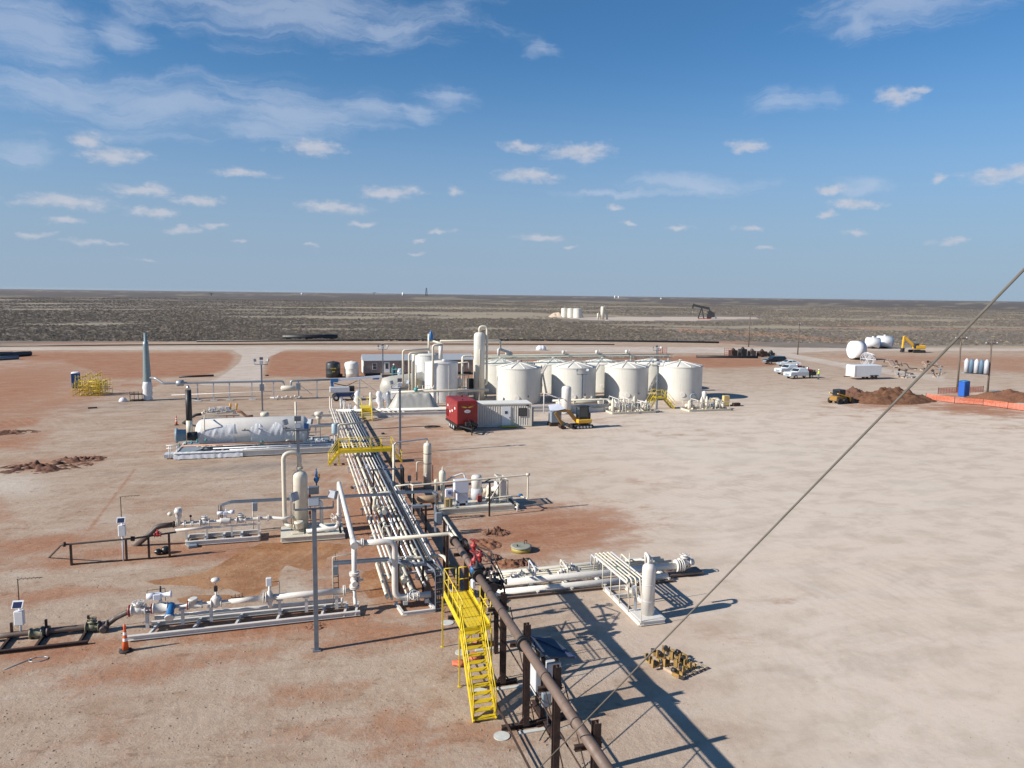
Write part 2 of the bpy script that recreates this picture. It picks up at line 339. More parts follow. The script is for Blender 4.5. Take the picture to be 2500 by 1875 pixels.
def seg(x0, y0, x1, y1, w, amt=1.):
    dx, dy = x1-x0, y1-y0; t = np.clip(((PX-x0)*dx+(PY-y0)*dy)/(dx*dx+dy*dy), 0, 1)
    return np.clip(1-np.hypot(PX-x0-t*dx, PY-y0-t*dy)/w*.5, 0, 1)*amt
mx_ = lambda *a: np.maximum.reduce(a)
road = poly([(-6000, 930), (0, 848), (500, 845.5), (1350, 845.5), (1850, 848.5), (2120, 849), (2500, 851), (7000, 880), (7000, 890), (2500, 857), (2080, 856), (1900, 862), (1700, 862), (1400, 858.5), (1000, 853.5), (500, 853.5), (0, 855), (-6000, 945)], 3)
entry = poly([(560, 851), (592, 868), (585, 885), (560, 905), (530, 925), (480, 940), (650, 945), (640, 925), (640, 900), (655, 872), (705, 851)], 7)
track = np.maximum(seg(1900, 862, 2060, 892, 7), seg(2060, 892, 2300, 925, 9))
scrub = poly([(-6000, 925), (-500, 852), (0, 843), (500, 833), (1300, 833), (1760, 838), (1900, 848), (2060, 850), (2500, 846), (8000, 880), (8000, 300), (-6000, 300)], 5)
scrub = np.where(PY < 715, 1, scrub)
pad2 = poly([(1395, 779), (1480, 783), (1700, 783), (1790, 779), (1850, 778), (1850, 774.5), (1700, 773.5), (1500, 773.5), (1380, 773)], 2.2)
redbig = mx_(poly([(-200, 858), (150, 858), (560, 858), (575, 872), (560, 900), (500, 921), (250, 927), (215, 905), (150, 885), (-200, 872)], 9),
    poly([(665, 856), (900, 857), (1200, 860), (1400, 863), (1700, 868), (1880, 876), (1900, 896), (1720, 900), (1600, 884), (1200, 905), (1170, 925), (640, 921), (650, 890)], 8),
    poly([(1900, 868), (2060, 880), (2300, 905), (2700, 930), (2700, 865), (2200, 862), (2040, 862)], 12)*.66,
    poly([(-200, 1030), (0, 1022), (70, 1014), (110, 1018), (90, 1040), (30, 1052), (-200, 1060)], 12)*.95)
red_ = mx_(redbig, ell(-20, 960, 330, 90, -12, .95), ell(120, 985, 320, 50, -14, .75), ell(-40, 1250, 120, 60, 0, .7), ell(90, 1330, 220, 30, -8, .9), ell(60, 900, 140, 30, -10, .6), ell(20, 1080, 120, 30, -8, .85), ell(90, 1135, 90, 22, -5, .75), ell(200, 1125, 60, 14, 0, .8),
    ell(430, 1065, 120, 25, -6, .62), ell(560, 1052, 120, 22, -4, .6), ell(300, 1350, 320, 22, -5, .85), ell(150, 1375, 130, 26, -4, .8), ell(480, 1345, 240, 22, -4, .85), ell(760, 1345, 120, 18, -3, .8), ell(-30, 1370, 120, 60, 0, .6),
    ell(640, 1530, 460, 40, -6, .95), ell(120, 1590, 300, 42, -6, .92), ell(350, 1640, 460, 60, -8, .72), ell(900, 1550, 220, 60, -6, .8), ell(60, 1720, 320, 60, -10, .45), ell(900, 1700, 260, 90, 0, .45), ell(1330, 1300, 220, 66, -3, 1.1), ell(1450, 1290, 150, 50, -5, .8), ell(1560, 1275, 120, 30, -6, .5),
    ell(1030, 1160, 180, 130, 50, .85), ell(930, 1300, 180, 260, 0, .95), ell(1020, 1420, 190, 150, 0, .85), ell(620, 1345, 330, 26, -4, .98), ell(1090, 1230, 120, 40, -5, .7), ell(1150, 1370, 150, 50, -5, .7), ell(1060, 1060, 220, 45, -3, .6), ell(760, 1040, 120, 22, 0, .5),
    ell(1430, 1030, 230, 24, 0, .5), ell(1600, 1055, 260, 16, 2, .42), ell(1200, 990, 320, 26, 0, .45), ell(1230, 1500, 160, 20, -6, .45), ell(1780, 1560, 180, 40, 15, .4), ell(1900, 1450, 220, 40, 17, .36), ell(2000, 1250, 200, 16, 5, .36),
    ell(1560, 1175, 220, 22, 8, .42), ell(1000, 1800, 300, 100, 0, .7), ell(100, 1460, 260, 30, -6, .75), ell(420, 1230, 200, 24, -8, .55), ell(560, 1330, 260, 30, -5, .8), ell(700, 1700, 300, 40, -6, .6), ell(300, 1800, 400, 60, -5, .5), ell(2150, 985, 160, 22, 2, .75), ell(2380, 1000, 180, 16, 4, .95), ell(2300, 972, 80, 10, -8, .9), ell(2080, 1020, 300, 22, 2, .42), ell(2420, 1040, 260, 20, 3, .45),
    seg(330, 1145, 175, 1350, 5, .75), seg(0, 1125, 420, 1100, 4, .6), seg(300, 940, 380, 940, 5, .9), seg(110, 1300, 300, 1275, 5, .55), seg(60, 1290, 220, 1300, 8, .5), seg(1100, 1500, 1700, 1460, 5, .4), seg(860, 1520, 960, 1500, 6, .6))
wet = mx_(poly([(350, 1418), (420, 1410), (500, 1398), (545, 1372), (590, 1345), (640, 1325), (760, 1322), (860, 1330), (830, 1348), (800, 1362), (790, 1385), (750, 1394), (700, 1380), (684, 1395), (680, 1430), (640, 1440), (625, 1470), (560, 1474), (545, 1462), (590, 1448), (560, 1438), (500, 1440), (480, 1432), (430, 1428), (380, 1428)], 7),
    poly([(885, 1395), (930, 1385), (968, 1400), (965, 1450), (900, 1462), (880, 1430)], 8), poly([(430, 1462), (470, 1452), (560, 1452), (600, 1462), (560, 1475), (440, 1472)], 6))
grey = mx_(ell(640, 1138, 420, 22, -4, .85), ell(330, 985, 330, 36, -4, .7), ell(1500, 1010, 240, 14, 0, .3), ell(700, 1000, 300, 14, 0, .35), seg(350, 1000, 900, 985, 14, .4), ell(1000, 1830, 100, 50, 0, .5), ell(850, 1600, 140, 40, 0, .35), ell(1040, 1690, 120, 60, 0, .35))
from mathutils import noise as mn
def bandv(x, y): return mn.noise(V((x*.0035, y*.014, 3.)))+.6*mn.noise(V((x*.02, y*.05, 8.)))
band = np.zeros(A.size); fx, fy, fr = gx.ravel(), gy.ravel(), R.ravel()
for i in np.nonzero((fr > 190) & (fr < 9000) & front.ravel())[0]: band[i] = bandv(fx[i], fy[i])+(.35*mn.noise(V((fx[i]*.0007, fy[i]*.0022, 5.))) if fr[i] > 700 else 0)
band = band.reshape(A.shape)
earth = mx_(seg(1660, 806, 1900, 818, 6, .95), seg(1900, 818, 2120, 838, 6, .95), seg(2000, 800, 2560, 806, 4, .75), seg(1400, 806, 1640, 800, 5, .6), seg(1900, 783, 2160, 800, 4, .7), seg(2250, 868, 2560, 880, 10, .7), ell(1750, 836, 160, 7, 0, .8), seg(0, 839, 480, 836, 4, .8), seg(480, 838, 1760, 841, 3.5, .85), seg(2100, 784, 2500, 782, 3, .5), ell(2300, 815, 200, 7, 0, .5))
lite = mx_(ell(20, 1185, 130, 45, 0, .9), ell(60, 1400, 130, 18, -8, .7), ell(330, 1385, 200, 16, -8, .7), ell(120, 1665, 170, 22, -8, .75), ell(260, 1275, 160, 20, -10, .6), ell(180, 1040, 160, 20, -10, .55), ell(60, 880, 220, 9, -8, .75), ell(720, 1440, 60, 40, 0, .75), ell(590, 1190, 200, 30, -5, .5), ell(1480, 1290, 90, 40, -12, .7), ell(1010, 1790, 110, 22, 0, .4), ell(720, 1640, 170, 24, -8, .45), ell(1800, 1120, 420, 40, 3, .6), ell(2250, 1180, 300, 60, 8, .6), ell(2300, 1500, 300, 60, 14, .4), ell(1900, 900, 260, 12, 2, .6),
    seg(1740, 1330, 1880, 1395, 5, .8), seg(1880, 1395, 2060, 1462, 5, .9), seg(2060, 1462, 2250, 1560, 5, .7), seg(1800, 1345, 1990, 1420, 4, .7), seg(2090, 1380, 2420, 1500, 6, .6), seg(1830, 1560, 2100, 1680, 8, .6), seg(1500, 1110, 1900, 1125, 5, .5), seg(1450, 960, 2000, 965, 5, .5), seg(0, 900, 260, 868, 6, .8), seg(0, 910, 190, 885, 4, .6), seg(70, 905, 150, 935, 3, .6), seg(470, 1740, 640, 1700, 4, .5), seg(300, 1240, 420, 1205, 4, .5))
padpale = np.clip((PX-880-(PY-1150)*.8)/750, 0, 1)*np.clip((PY-900)/120, 0, 1); padpale = np.where(front, padpale, .2)
me = bpy.data.meshes.new('ground'); na, nr = A.shape; nv = na*nr
cox = np.stack([gx.ravel(), gy.ravel(), np.zeros(nv)], 1)
# slight natural unevenness away from the works
und = (np.sin(gx*.013+1.3)*np.cos(gy*.011)+.5*np.sin(gx*.031+gy*.023))*np.clip((R-420)/900, 0, 1)*.9
cox[:, 2] = und.ravel()-np.where(R.ravel() > 9000, (R.ravel()-9000)*.0004, 0)
i0 = np.arange(na)[:, None]; j0 = np.arange(nr-1)[None, :]; i1 = (i0+1) % na
q = np.stack([(i0*nr+j0), (i0*nr+j0+1), (i1*nr+j0+1), (i1*nr+j0)], -1).reshape(-1, 4)
me.vertices.add(nv); me.vertices.foreach_set('co', cox.ravel()); me.loops.add(q.size); me.loops.foreach_set('vertex_index', q.ravel().astype('i'))
me.polygons.add(len(q)); me.polygons.foreach_set('loop_start', (np.arange(len(q))*4).astype('i')); me.polygons.foreach_set('loop_total', np.full(len(q), 4, 'i'))
me.polygons.foreach_set('use_smooth', np.ones(len(q), bool)); me.update(calc_edges=True)
for nm, arr in (('red', red_), ('wet', wet), ('grey', grey), ('road', mx_(road, entry, track*.8, pad2)), ('scrub', np.where(pad2 > .5, 0, scrub)), ('palepad', padpale), ('lite', lite), ('band', band), ('earth', earth), ('farb', np.clip((R-800)/700, 0, 1))):
    at = me.attributes.new(nm, 'FLOAT', 'POINT'); at.data.foreach_set('value', arr.ravel().astype('f'))
g = bpy.data.objects.new('ground', me); S.collection.objects.link(g); g['kind'] = 'structure'
gm = bpy.data.materials.new('caliche_and_red_soil'); gm.use_nodes = True; t = gm.node_tree; pb = t.nodes['Principled BSDF']; me.materials.append(gm)
pb.inputs['Roughness'].default_value = .95; pb.inputs['Specular IOR Level'].default_value = .15
def att(nm): n = t.nodes.new('ShaderNodeAttribute'); n.attribute_name = nm; return n.outputs['Fac']
pos = t.nodes.new('ShaderNodeNewGeometry').outputs['Position']
def mapp(rot, sc):
    m = t.nodes.new('ShaderNodeMapping'); m.inputs['Rotation'].default_value = (0, 0, rot); m.inputs['Scale'].default_value = sc; t.links.new(pos, m.inputs[0]); return m.outputs[0]
def mr(v, a, b, c=0., d=1., sm=True):
    n = t.nodes.new('ShaderNodeMapRange'); n.interpolation_type = 'SMOOTHSTEP' if sm else 'LINEAR'; t.links.new(v, n.inputs[0])
    for i, x in ((1, a), (2, b), (3, c), (4, d)): n.inputs[i].default_value = x
    return n.outputs[0]
def mix(f, a, b, mode='MIX'):
    n = t.nodes.new('ShaderNodeMixRGB'); n.blend_type = mode
    if isinstance(f, (int, float)): n.inputs[0].default_value = f
    else: t.links.new(f, n.inputs[0])
    for i, x in ((1, a), (2, b)):
        if isinstance(x, tuple): n.inputs[i].default_value = (*x, 1)
        else: t.links.new(x, n.inputs[i])
    return n.outputs[0]
M_ = lambda op, a, b=None, c=None: mth(op, a, b, c, tree=t)
n_big = noise(mapp(0, (.035, .05, 1)), 1, 6, .6, .4, tree=t).outputs[0]
n_mid = noise(mapp(.1, (.35, .5, 1)), 1, 7, .65, .3, tree=t).outputs[0]
n_fin = noise(pos, 3.2, 8, .7, tree=t).outputs[0]
n_grit = noise(pos, 14, 6, .75, tree=t).outputs[0]
n_stx = noise(mapp(-.5, (.2, .9, 1)), 1, 7, .66, .9, tree=t).outputs[0]       # blade and tyre streaks along the rows
n_std = noise(mapp(math.radians(60), (.07, .6, 1)), 1, 6, .62, .35, tree=t).outputs[0]
pad = att('palepad')
streak = mix(pad, n_stx, n_std)
base = mix(pad, (.372, .276, .205), (.565, .470, .392))
base = mix(mr(n_big, .35, .65, 0, .45), base, mix(pad, (.45, .375, .305), (.55, .495, .425)))
base = mix(mr(n_mid, .42, .66, 0, .6), base, mix(pad, (.30, .195, .130), (.40, .33, .265)))
base = mix(M_('MULTIPLY', mr(streak, .52, .68, 0, .5), mr(pad, .2, .9, 1, .55)), base, mix(pad, (.46, .40, .345), (.54, .495, .445)))
base = mix(M_('MULTIPLY', mr(streak, .46, .28, 0, .5), mr(pad, .2, .9, 1, .4)), base, mix(pad, (.265, .170, .112), (.40, .325, .255)))
base = mix(mr(M_('ADD', att('lite'), M_('MULTIPLY', M_('SUBTRACT', n_mid, .5), .8)), .35, .95, 0, .8), base, (.52, .465, .405))
wob = M_('ADD', M_('MULTIPLY', M_('SUBTRACT', n_mid, .5), 1.0), M_('ADD', M_('MULTIPLY', M_('SUBTRACT', n_fin, .5), .55), M_('MULTIPLY', M_('SUBTRACT', streak, .5), .75)))
redc = mix(mr(n_mid, .35, .65), (.29, .132, .075), (.36, .195, .120)); redc = mix(mr(n_stx, .5, .66, 0, .6), redc, (.40, .25, .17)); redc = mix(mr(n_fin, .55, .35, 0, .5), redc, (.22, .10, .062))
col = mix(mr(M_('ADD', att('red'), wob), .32, .82), base, redc)
wetc = mix(mr(n_mid, .42, .6), (.255, .112, .045), (.36, .19, .095)); wetc = mix(mr(n_fin, .5, .68, 0, .5), wetc, (.42, .27, .16))
col = mix(mr(M_('ADD', att('wet'), M_('MULTIPLY', M_('SUBTRACT', n_fin, .5), .5)), .46, .58, 0, .88), col, wetc)
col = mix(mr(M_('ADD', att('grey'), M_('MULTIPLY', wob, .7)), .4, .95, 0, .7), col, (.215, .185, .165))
roadc = mix(mr(streak, .4, .62), (.42, .35, .29), (.52, .455, .40))
col = mix(mr(M_('ADD', att('road'), M_('MULTIPLY', M_('SUBTRACT', n_mid, .5), .35)), .42, .6), col, roadc)
# scrub plain: grey brush litter with bands of tan grass and bare red earth
b1 = noise(mapp(.03, (.0035, .012, 1)), 1, 8, .62, .5, tree=t).outputs[0]; b2 = noise(mapp(-.05, (.0006, .0016, 1)), 1, 7, .62, .6, tree=t).outputs[0]; b3 = noise(mapp(0, (.03, .05, 1)), 1, 6, .7, tree=t).outputs[0]
tanf = mr(M_('ADD', att('band'), M_('MULTIPLY', M_('SUBTRACT', b3, .5), 1.1)), .05, .5)
scr = mix(mr(b3, .35, .65), (.150, .130, .115), (.215, .182, .150)); scr = mix(M_('MULTIPLY', att('farb'), .85), scr, (.090, .080, .076)); scr = mix(M_('MULTIPLY', M_('MULTIPLY', tanf, .85), mr(att('farb'), 0, 1, 1, .55)), scr, (.32, .275, .20))
rp = noise(mapp(.02, (.006, .02, 1)), 1, 6, .6, .3, tree=t).outputs[0]; scr = mix(mr(rp, .64, .74, 0, .35), scr, (.24, .15, .105)); scr = mix(mr(M_('ADD', att('earth'), M_('MULTIPLY', M_('SUBTRACT', b3, .5), .7)), .42, .75, 0, .9), scr, (.33, .195, .13))
col = mix(mr(M_('ADD', att('scrub'), M_('MULTIPLY', M_('SUBTRACT', n_mid, .5), .5)), .42, .62), col, scr)
clod = noise(mapp(.4, (1.3, 1.9, 1)), 1, 8, .72, .15, tree=t).outputs[0]; col = mix(M_('MULTIPLY', M_('MULTIPLY', mr(clod, .54, .64, 0, .7), mr(n_mid, .44, .58)), mr(pad, .1, .6, 1, .05)), col, mix(pad, (.20, .125, .085), (.34, .275, .22)))
pit = M_('MULTIPLY', M_('MULTIPLY', mr(n_grit, .60, .72, 0, .5), mr(n_mid, .45, .6)), mr(pad, .1, .6, 1, .05))
col = mix(pit, col, (.17, .115, .085)); col = mix(M_('MULTIPLY', mr(n_grit, .40, .28, 0, .35), mr(pad, .1, .6, 1, .05)), col, (.56, .5, .44))
def ruts(cx, cy, sc, seed):
    m = t.nodes.new('ShaderNodeMapping'); m.inputs['Location'].default_value = (-cx, -cy, 0); t.links.new(pos, m.inputs[0]); w = t.nodes.new('ShaderNodeTexWave'); w.wave_type = 'RINGS'; w.rings_direction = 'Z'; w.inputs['Scale'].default_value = sc; w.inputs['Distortion'].default_value = 7; w.inputs['Detail'].default_value = 3; w.inputs['Detail Scale'].default_value = .3; t.links.new(m.outputs[0], w.inputs['Vector'])
    k = noise(mapp(seed, (.045, .09, 1)), 1, 5, .6, .5, tree=t).outputs[0]; return M_('MULTIPLY', mr(w.outputs['Fac'], .62, .9), mr(k, .50, .62))
rt1 = M_('MAXIMUM', ruts(75, 60, .42, .3), M_('MAXIMUM', ruts(-40, 30, .5, 1.4), ruts(20, 140, .36, 2.2)))
rt1 = M_('MULTIPLY', rt1, M_('SUBTRACT', 1., att('scrub')))
col = mix(M_('MULTIPLY', rt1, .08), col, (.27, .19, .135)); rt2 = M_('MULTIPLY', M_('MAXIMUM', ruts(90, 20, .33, .9), ruts(-60, 75, .4, 1.9)), M_('SUBTRACT', 1., att('scrub'))); col = mix(M_('MULTIPLY', rt2, .07), col, (.60, .535, .465))
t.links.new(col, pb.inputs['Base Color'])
hgt = M_('ADD', M_('MULTIPLY', M_('ADD', n_fin, M_('MULTIPLY', clod, 1.2)), .05), M_('ADD', M_('MULTIPLY', n_grit, .018), M_('MULTIPLY', streak, .06)))
bp = t.nodes.new('ShaderNodeBump'); t.links.new(mr(pad, .1, .7, .9, .28), bp.inputs['Strength']); bp.inputs['Distance'].default_value = 1.; t.links.new(hgt, bp.inputs['Height']); t.links.new(bp.outputs[0], pb.inputs['Normal'])
# ---------------------------------------------------------------- things nobody could count: brush, gravel
def scatter(name, pts, scl, protos, mats, seed=0):
    m = bpy.data.meshes.new(name); m.from_pydata(pts, [], []); at = m.attributes.new('s', 'FLOAT', 'POINT'); at.data.foreach_set('value', np.array(scl, 'f'))
    o = bpy.data.objects.new(name, m); S.collection.objects.link(o); o['kind'] = 'stuff'
    ng = bpy.data.node_groups.new(name, 'GeometryNodeTree'); ng.interface.new_socket('Geometry', in_out='INPUT', socket_type='NodeSocketGeometry'); ng.interface.new_socket('Geometry', in_out='OUTPUT', socket_type='NodeSocketGeometry')
    gi = ng.nodes.new('NodeGroupInput'); go = ng.nodes.new('NodeGroupOutput'); jo = ng.nodes.new('GeometryNodeJoinGeometry')
    ran = ng.nodes.new('FunctionNodeRandomValue'); ran.data_type = 'INT'; ran.inputs['Min'].default_value = 0; ran.inputs['Max'].default_value = len(protos)-1; ran.inputs['Seed'].default_value = seed
    sa = ng.nodes.new('GeometryNodeInputNamedAttribute'); sa.data_type = 'FLOAT'; sa.inputs['Name'].default_value = 's'
    rr = ng.nodes.new('FunctionNodeRandomValue'); rr.data_type = 'FLOAT_VECTOR'; rr.inputs['Max'].default_value = (.2, .2, 6.283)
    for k, pm in enumerate(protos):
        po = bpy.data.objects.new(name+'_piece', pm)
        oi = ng.nodes.new('GeometryNodeObjectInfo'); oi.inputs[0].default_value = po; oi.transform_space = 'ORIGINAL'
        ip = ng.nodes.new('GeometryNodeInstanceOnPoints'); cp = ng.nodes.new('FunctionNodeCompare'); cp.data_type = 'INT'; cp.operation = 'EQUAL'
        ng.links.new(ran.outputs[2], cp.inputs[2]); cp.inputs[3].default_value = k
        ng.links.new(gi.outputs[0], ip.inputs['Points']); ng.links.new(cp.outputs[0], ip.inputs['Selection']); ng.links.new(oi.outputs['Geometry'], ip.inputs['Instance'])
        ng.links.new(rr.outputs[0], ip.inputs['Rotation']); ng.links.new(sa.outputs[0], ip.inputs['Scale']); ng.links.new(ip.outputs[0], jo.inputs[0])
    ng.links.new(jo.outputs[0], go.inputs[0]); md = o.modifiers.new('scatter', 'NODES'); md.node_group = ng
    return o
def bush_mesh(seed, m, tall=.8):
    r = random.Random(seed); vs = []; fs = []
    for i in range(80):
        an = r.uniform(0, 2*PI); rr_ = r.random()**.6*.62; h = r.uniform(.08, tall*.75)*(1-.45*rr_); c = V((math.cos(an)*rr_, math.sin(an)*rr_, h)); s_ = r.uniform(.05, .13)
        u = V((r.uniform(-1, 1), r.uniform(-1, 1), r.uniform(-.4, 1))).normalized()*s_; w = u.cross(V((r.uniform(-1, 1), r.uniform(-1, 1), r.uniform(-1, 1))).normalized())*.9
        b = len(vs); vs += [c-u-w*.6, c+u-w, c+w, c-u*.6+w]; fs += [(b, b+1, b+2), (b, b+2, b+3)]
    me_ = bpy.data.meshes.new('brush'); me_.from_pydata([tuple(v) for v in vs], [], fs); me_.materials.append(m); return me_
bm1 = mat('bare_mesquite', (.205, .176, .156), .95, var=.35, vs=1.5, spec=.1); bm2 = mat('dry_brush_tan', (.40, .335, .24), .95, var=.3, vs=1.5, spec=.1); bm3 = mat('dull_green_brush', (.19, .185, .14), .95, var=.3, vs=1.5, spec=.1)
rg = np.random.RandomState(5); pts = []; scl = []
n = 0
while n < 80000:
    u = rg.rand(); r_ = 203*(1500/203)**u; az_ = caz_+math.radians(rg.uniform(-40, 40)); x, y = r_*math.sin(az_), r_*math.cos(az_)
    px, py = proj_np(np.array(x), np.array(y))
    if py > 833+max(0, (px-1750)*.02): continue
    if 1370 < px < 1860 and 770 < py < 786: continue
    v_ = bandv(x, y)
    if v_ > .02+rg.rand()*.3: continue
    if px > 1640 and py > 796 and rg.rand() < .6: continue
    pts.append((x, y, float((math.sin(x*.013+1.3)*math.cos(y*.011)+.5*math.sin(x*.031+y*.023))*min(1, max(0, (r_-420)/900))*.9)-.05)); scl.append(rg.uniform(.35, .95)*(1+r_/1500*.9)); n += 1
scatter('desert_scrub', pts, scl, [bush_mesh(1, bm1), bush_mesh(2, bm1, 1.), bush_mesh(3, bm1, .7), bush_mesh(4, bm2, .5), bush_mesh(5, bm3, .8), bush_mesh(6, bm1, .9)], None, 3)
def rock(seed, m):
    r = random.Random(seed); b = MB(); b.lathe((0, 0, 0), (0, 0, 1), [(.7, 0), (1, .35), (.6, .8), (.05, .95)], 6); b.v = [(x*r.uniform(.7, 1.2), y*r.uniform(.7, 1.2), z*r.uniform(.6, 1.)) for x, y, z in b.v]; b.s = [False]*len(b.f)
    return b.mesh('pebble', m)
st1 = mat('caliche_stone', (.40, .33, .265), .95, var=.2, spec=.1); st2 = mat('brown_stone', (.31, .225, .165), .95, var=.2, spec=.1)
pts = []; scl = []
while len(pts) < 13000:
    px, py = rg.uniform(-150, 2650), 1120+(rg.rand()**.75)*830
    if rg.rand() < (.55 if px > 1500 else 0.): continue
    p = G(px, py); v_ = mn.noise(V((p.x*.3, p.y*.45, 0)))
    if v_ < -.05 and rg.rand() < .7: continue
    pts.append((p.x, p.y, 0)); scl.append(.008+(.03 if px < 1450 else .016)*rg.rand()**9)
scatter('gravel', pts, scl, [rock(1, st1), rock(2, st2), rock(3, st2)], None, 9)
# ================================================================ the pipe rack running away from the camera
def rim(b, c, d, r, t=.05, n=14, gap=.07):       # a bolted flange pair
    c, d = V(c), V(d).normalized(); b.fl(c-d*gap/2, d, r, t*.8, n); b.fl(c+d*gap/2, d, r, t*.8, n); return b
def valve(T, c, d, r, hw=True, up=(0, 0, 1), body=cream, name='gate_valve', hws=1.6, stem=3.2):
    c, d, up = V(c), V(d).normalized(), V(up); b = MB(); b.lathe(c-d*r*1.9, d, [(r*1.55, 0), (r*1.55, r*.35), (r*.95, r*.4), (r*1.25, r*1.3), (r*1.35, r*1.9), (r*1.25, r*2.5), (r*.95, r*3.4), (r*1.55, r*3.45), (r*1.55, r*3.8)], 14)
    b.lathe(c, up, [(r*1.0, 0), (r*.95, r*1.5), (r*1.35, r*1.55), (r*1.35, r*1.8), (r*.45, r*1.9), (r*.4, r*stem)], 12)
    o = b.build(name, body, T)
    if hw: MB().wheel(c+up*r*stem, up, r*hws, r*.13).build('handwheel', body, o)
    return o
rack = thing('pipe_rack', 'long bundle of cream pipes on low sleepers receding from the yellow stair', 'pipe rack', (5.6, 60, 0))
pr = [(4.42, .075), (4.66, .06), (4.92, .045), (5.24, .11), (5.66, .075), (5.95, .07), (6.22, .07), (6.48, .05), (7.02, .055), (7.22, .055)]
for i, (x, r) in enumerate(pr):
    b = MB(); y0 = [36.0, 35.6, 38, 33.9, 37.5, 34.8, 35.4, 43, 33.4, 35.8][i]; y1 = [93.5, 94, 92, 91.5, 93.8, 93, 94.2, 91, 91, 92][i]; zt = .48+r
    ye = [1.3, 1.0, 0, 0, 1.2, .9, 0, .8, 0, 0][i]
    if i in (0, 1): b.pipe([(x, y0, zt), (x, y1, zt), (x+.02, y1+.6, zt+ye)], r)
    elif ye: b.pipe([(x, y0, zt), (x, y1-1, zt), (x, y1-.2, zt+ye), (x+.3, y1+.7, zt+ye), (x+.3, y1+.7, zt-.1)], r, .3)
    else: b.pipe([(x, y0, zt), (x, y1, zt)], r)
    for y in (y0+2.3+i*.35, 46.2+(i*1.7) % 3, 57+(i*2.3) % 4, 72+(i*3.1) % 6):
        if y > y0: rim(b, (x, y, zt), (0, 1, 0), r*1.75)
    b.build('pipe', (cream, pale, prim, cream, galv, pale, cream, prim, pale, galv)[i], rack)
for i, y in enumerate(np.arange(37, 93, 6.1)):
    b = MB().ib((4.15, y, .41), (7.55, y, .41), .1, .12)
    for x in (4.3, 5.9, 7.4): b.ib((x, y, 0), (x, y, .35), .1, .1)
    b.build('sleeper_frame', prim, rack)
for x, y, r in ((4.42, 50.5, .06), (5.24, 52.5, .11), (5.66, 54, .075), (5.24, 66, .1), (5.95, 63.2, .07), (4.66, 61.5, .06), (6.22, 39.5, .07), (5.66, 41.3, .075), (7.02, 41, .06), (7.22, 44.6, .055), (5.66, 88.5, .08), (6.22, 86.5, .07)): valve(rack, (x, y, .48+r), (0, 1, 0), r*.95)
for k, (x, y, r) in enumerate(((4.66, 49.2, .06), (5.24, 49.0, .1), (5.95, 50.4, .07), (6.22, 52.6, .07), (4.42, 43.2, .075), (5.66, 45.0, .075), (5.95, 43.4, .07), (6.48, 45.6, .06), (7.02, 48.5, .055), (7.22, 50.2, .055), (4.92, 56.0, .05), (5.66, 60.2, .075), (6.48, 58.3, .06), (4.42, 66.5, .07), (6.22, 69.4, .07), (5.24, 74.2, .1), (5.95, 79.6, .07))): valve(rack, (x, y, .48+r), (0, 1, 0), r*1.05, hw=k % 3 == 0, body=(cream, pale, prim)[k % 3], stem=3.5+k % 2)
for k, (x, y, h) in enumerate(((4.8, 42.2, 1.3), (5.5, 49.6, 1.25), (6.35, 43.7, 1.2), (7.1, 46.1, 1.35), (4.6, 54.1, 1.15), (6.1, 55.6, 1.2))): MB().pipe([(x, y, .55), (x, y, h), (x+.5, y+.05, h), (x+.5, y+.05, .55)], .035, .09, 8).build('jump_line', (cream, pale, copper)[k % 3], rack)
# lower group of lines beside the nearest end
b = MB()
for x, z, y0, y1, r in ((4.05, .5, 33.9, 38.4, .085), (4.28, .34, 34.1, 39.2, .07), (4.75, .85, 35.6, 44, .055), (5.05, .3, 33.8, 44.2, .05)): b.pipe([(x, y0, z), (x, y1, z), (x+.25, y1+.7, z)], r)
b.build('low_pipe', cream, rack)
# expansion loop that arches over the rack
lp = thing('arched_pipe', 'cream pipe arching out of the rack under the grey cross tray', 'pipe', (5.2, 47.6, 0))
b = MB().pipe([(4.95, 47.9, .6), (4.95, 47.9, 1.72), (6.2, 47.9, 1.75), (6.9, 47.9, 1.75)], .11, .55); rim(b, (4.95, 47.9, .9), (0, 0, 1), .19); b.build('bend', cream, lp); valve(lp, (5.35, 46.2, 1.0), (0, 1, 0), .1)
lp2 = thing('hooked_pipe', 'cream pipe hooking down beside the end of the main cable tray', 'pipe', (5, 36, 0))
b = MB().pipe([(4.88, 35.7, .5), (4.88, 35.7, 1.55), (5.6, 35.75, 1.6), (7.05, 35.8, 1.62), (7.05, 34.6, 1.62)], .085, .4); rim(b, (4.88, 35.7, .8), (0, 0, 1), .15); rim(b, (6.5, 35.78, 1.61), (1, 0, 0), .15); b.build('bend', cream, lp2); valve(lp2, (4.95, 34.8, .95), (0, 1, .1), .09, name='check_valve', hw=False)
for x, y, a_, c_, z in ((5.15, 37.2, 4.6, 5.9, 1.2), (5.25, 40.2, 4.6, 6.4, 1.1)): MB().tube((x, y, 0), (x, y, z), .03, 8).bar((a_, y, z), (c_, y, z), .05).build('support_frame', cream, lp2)
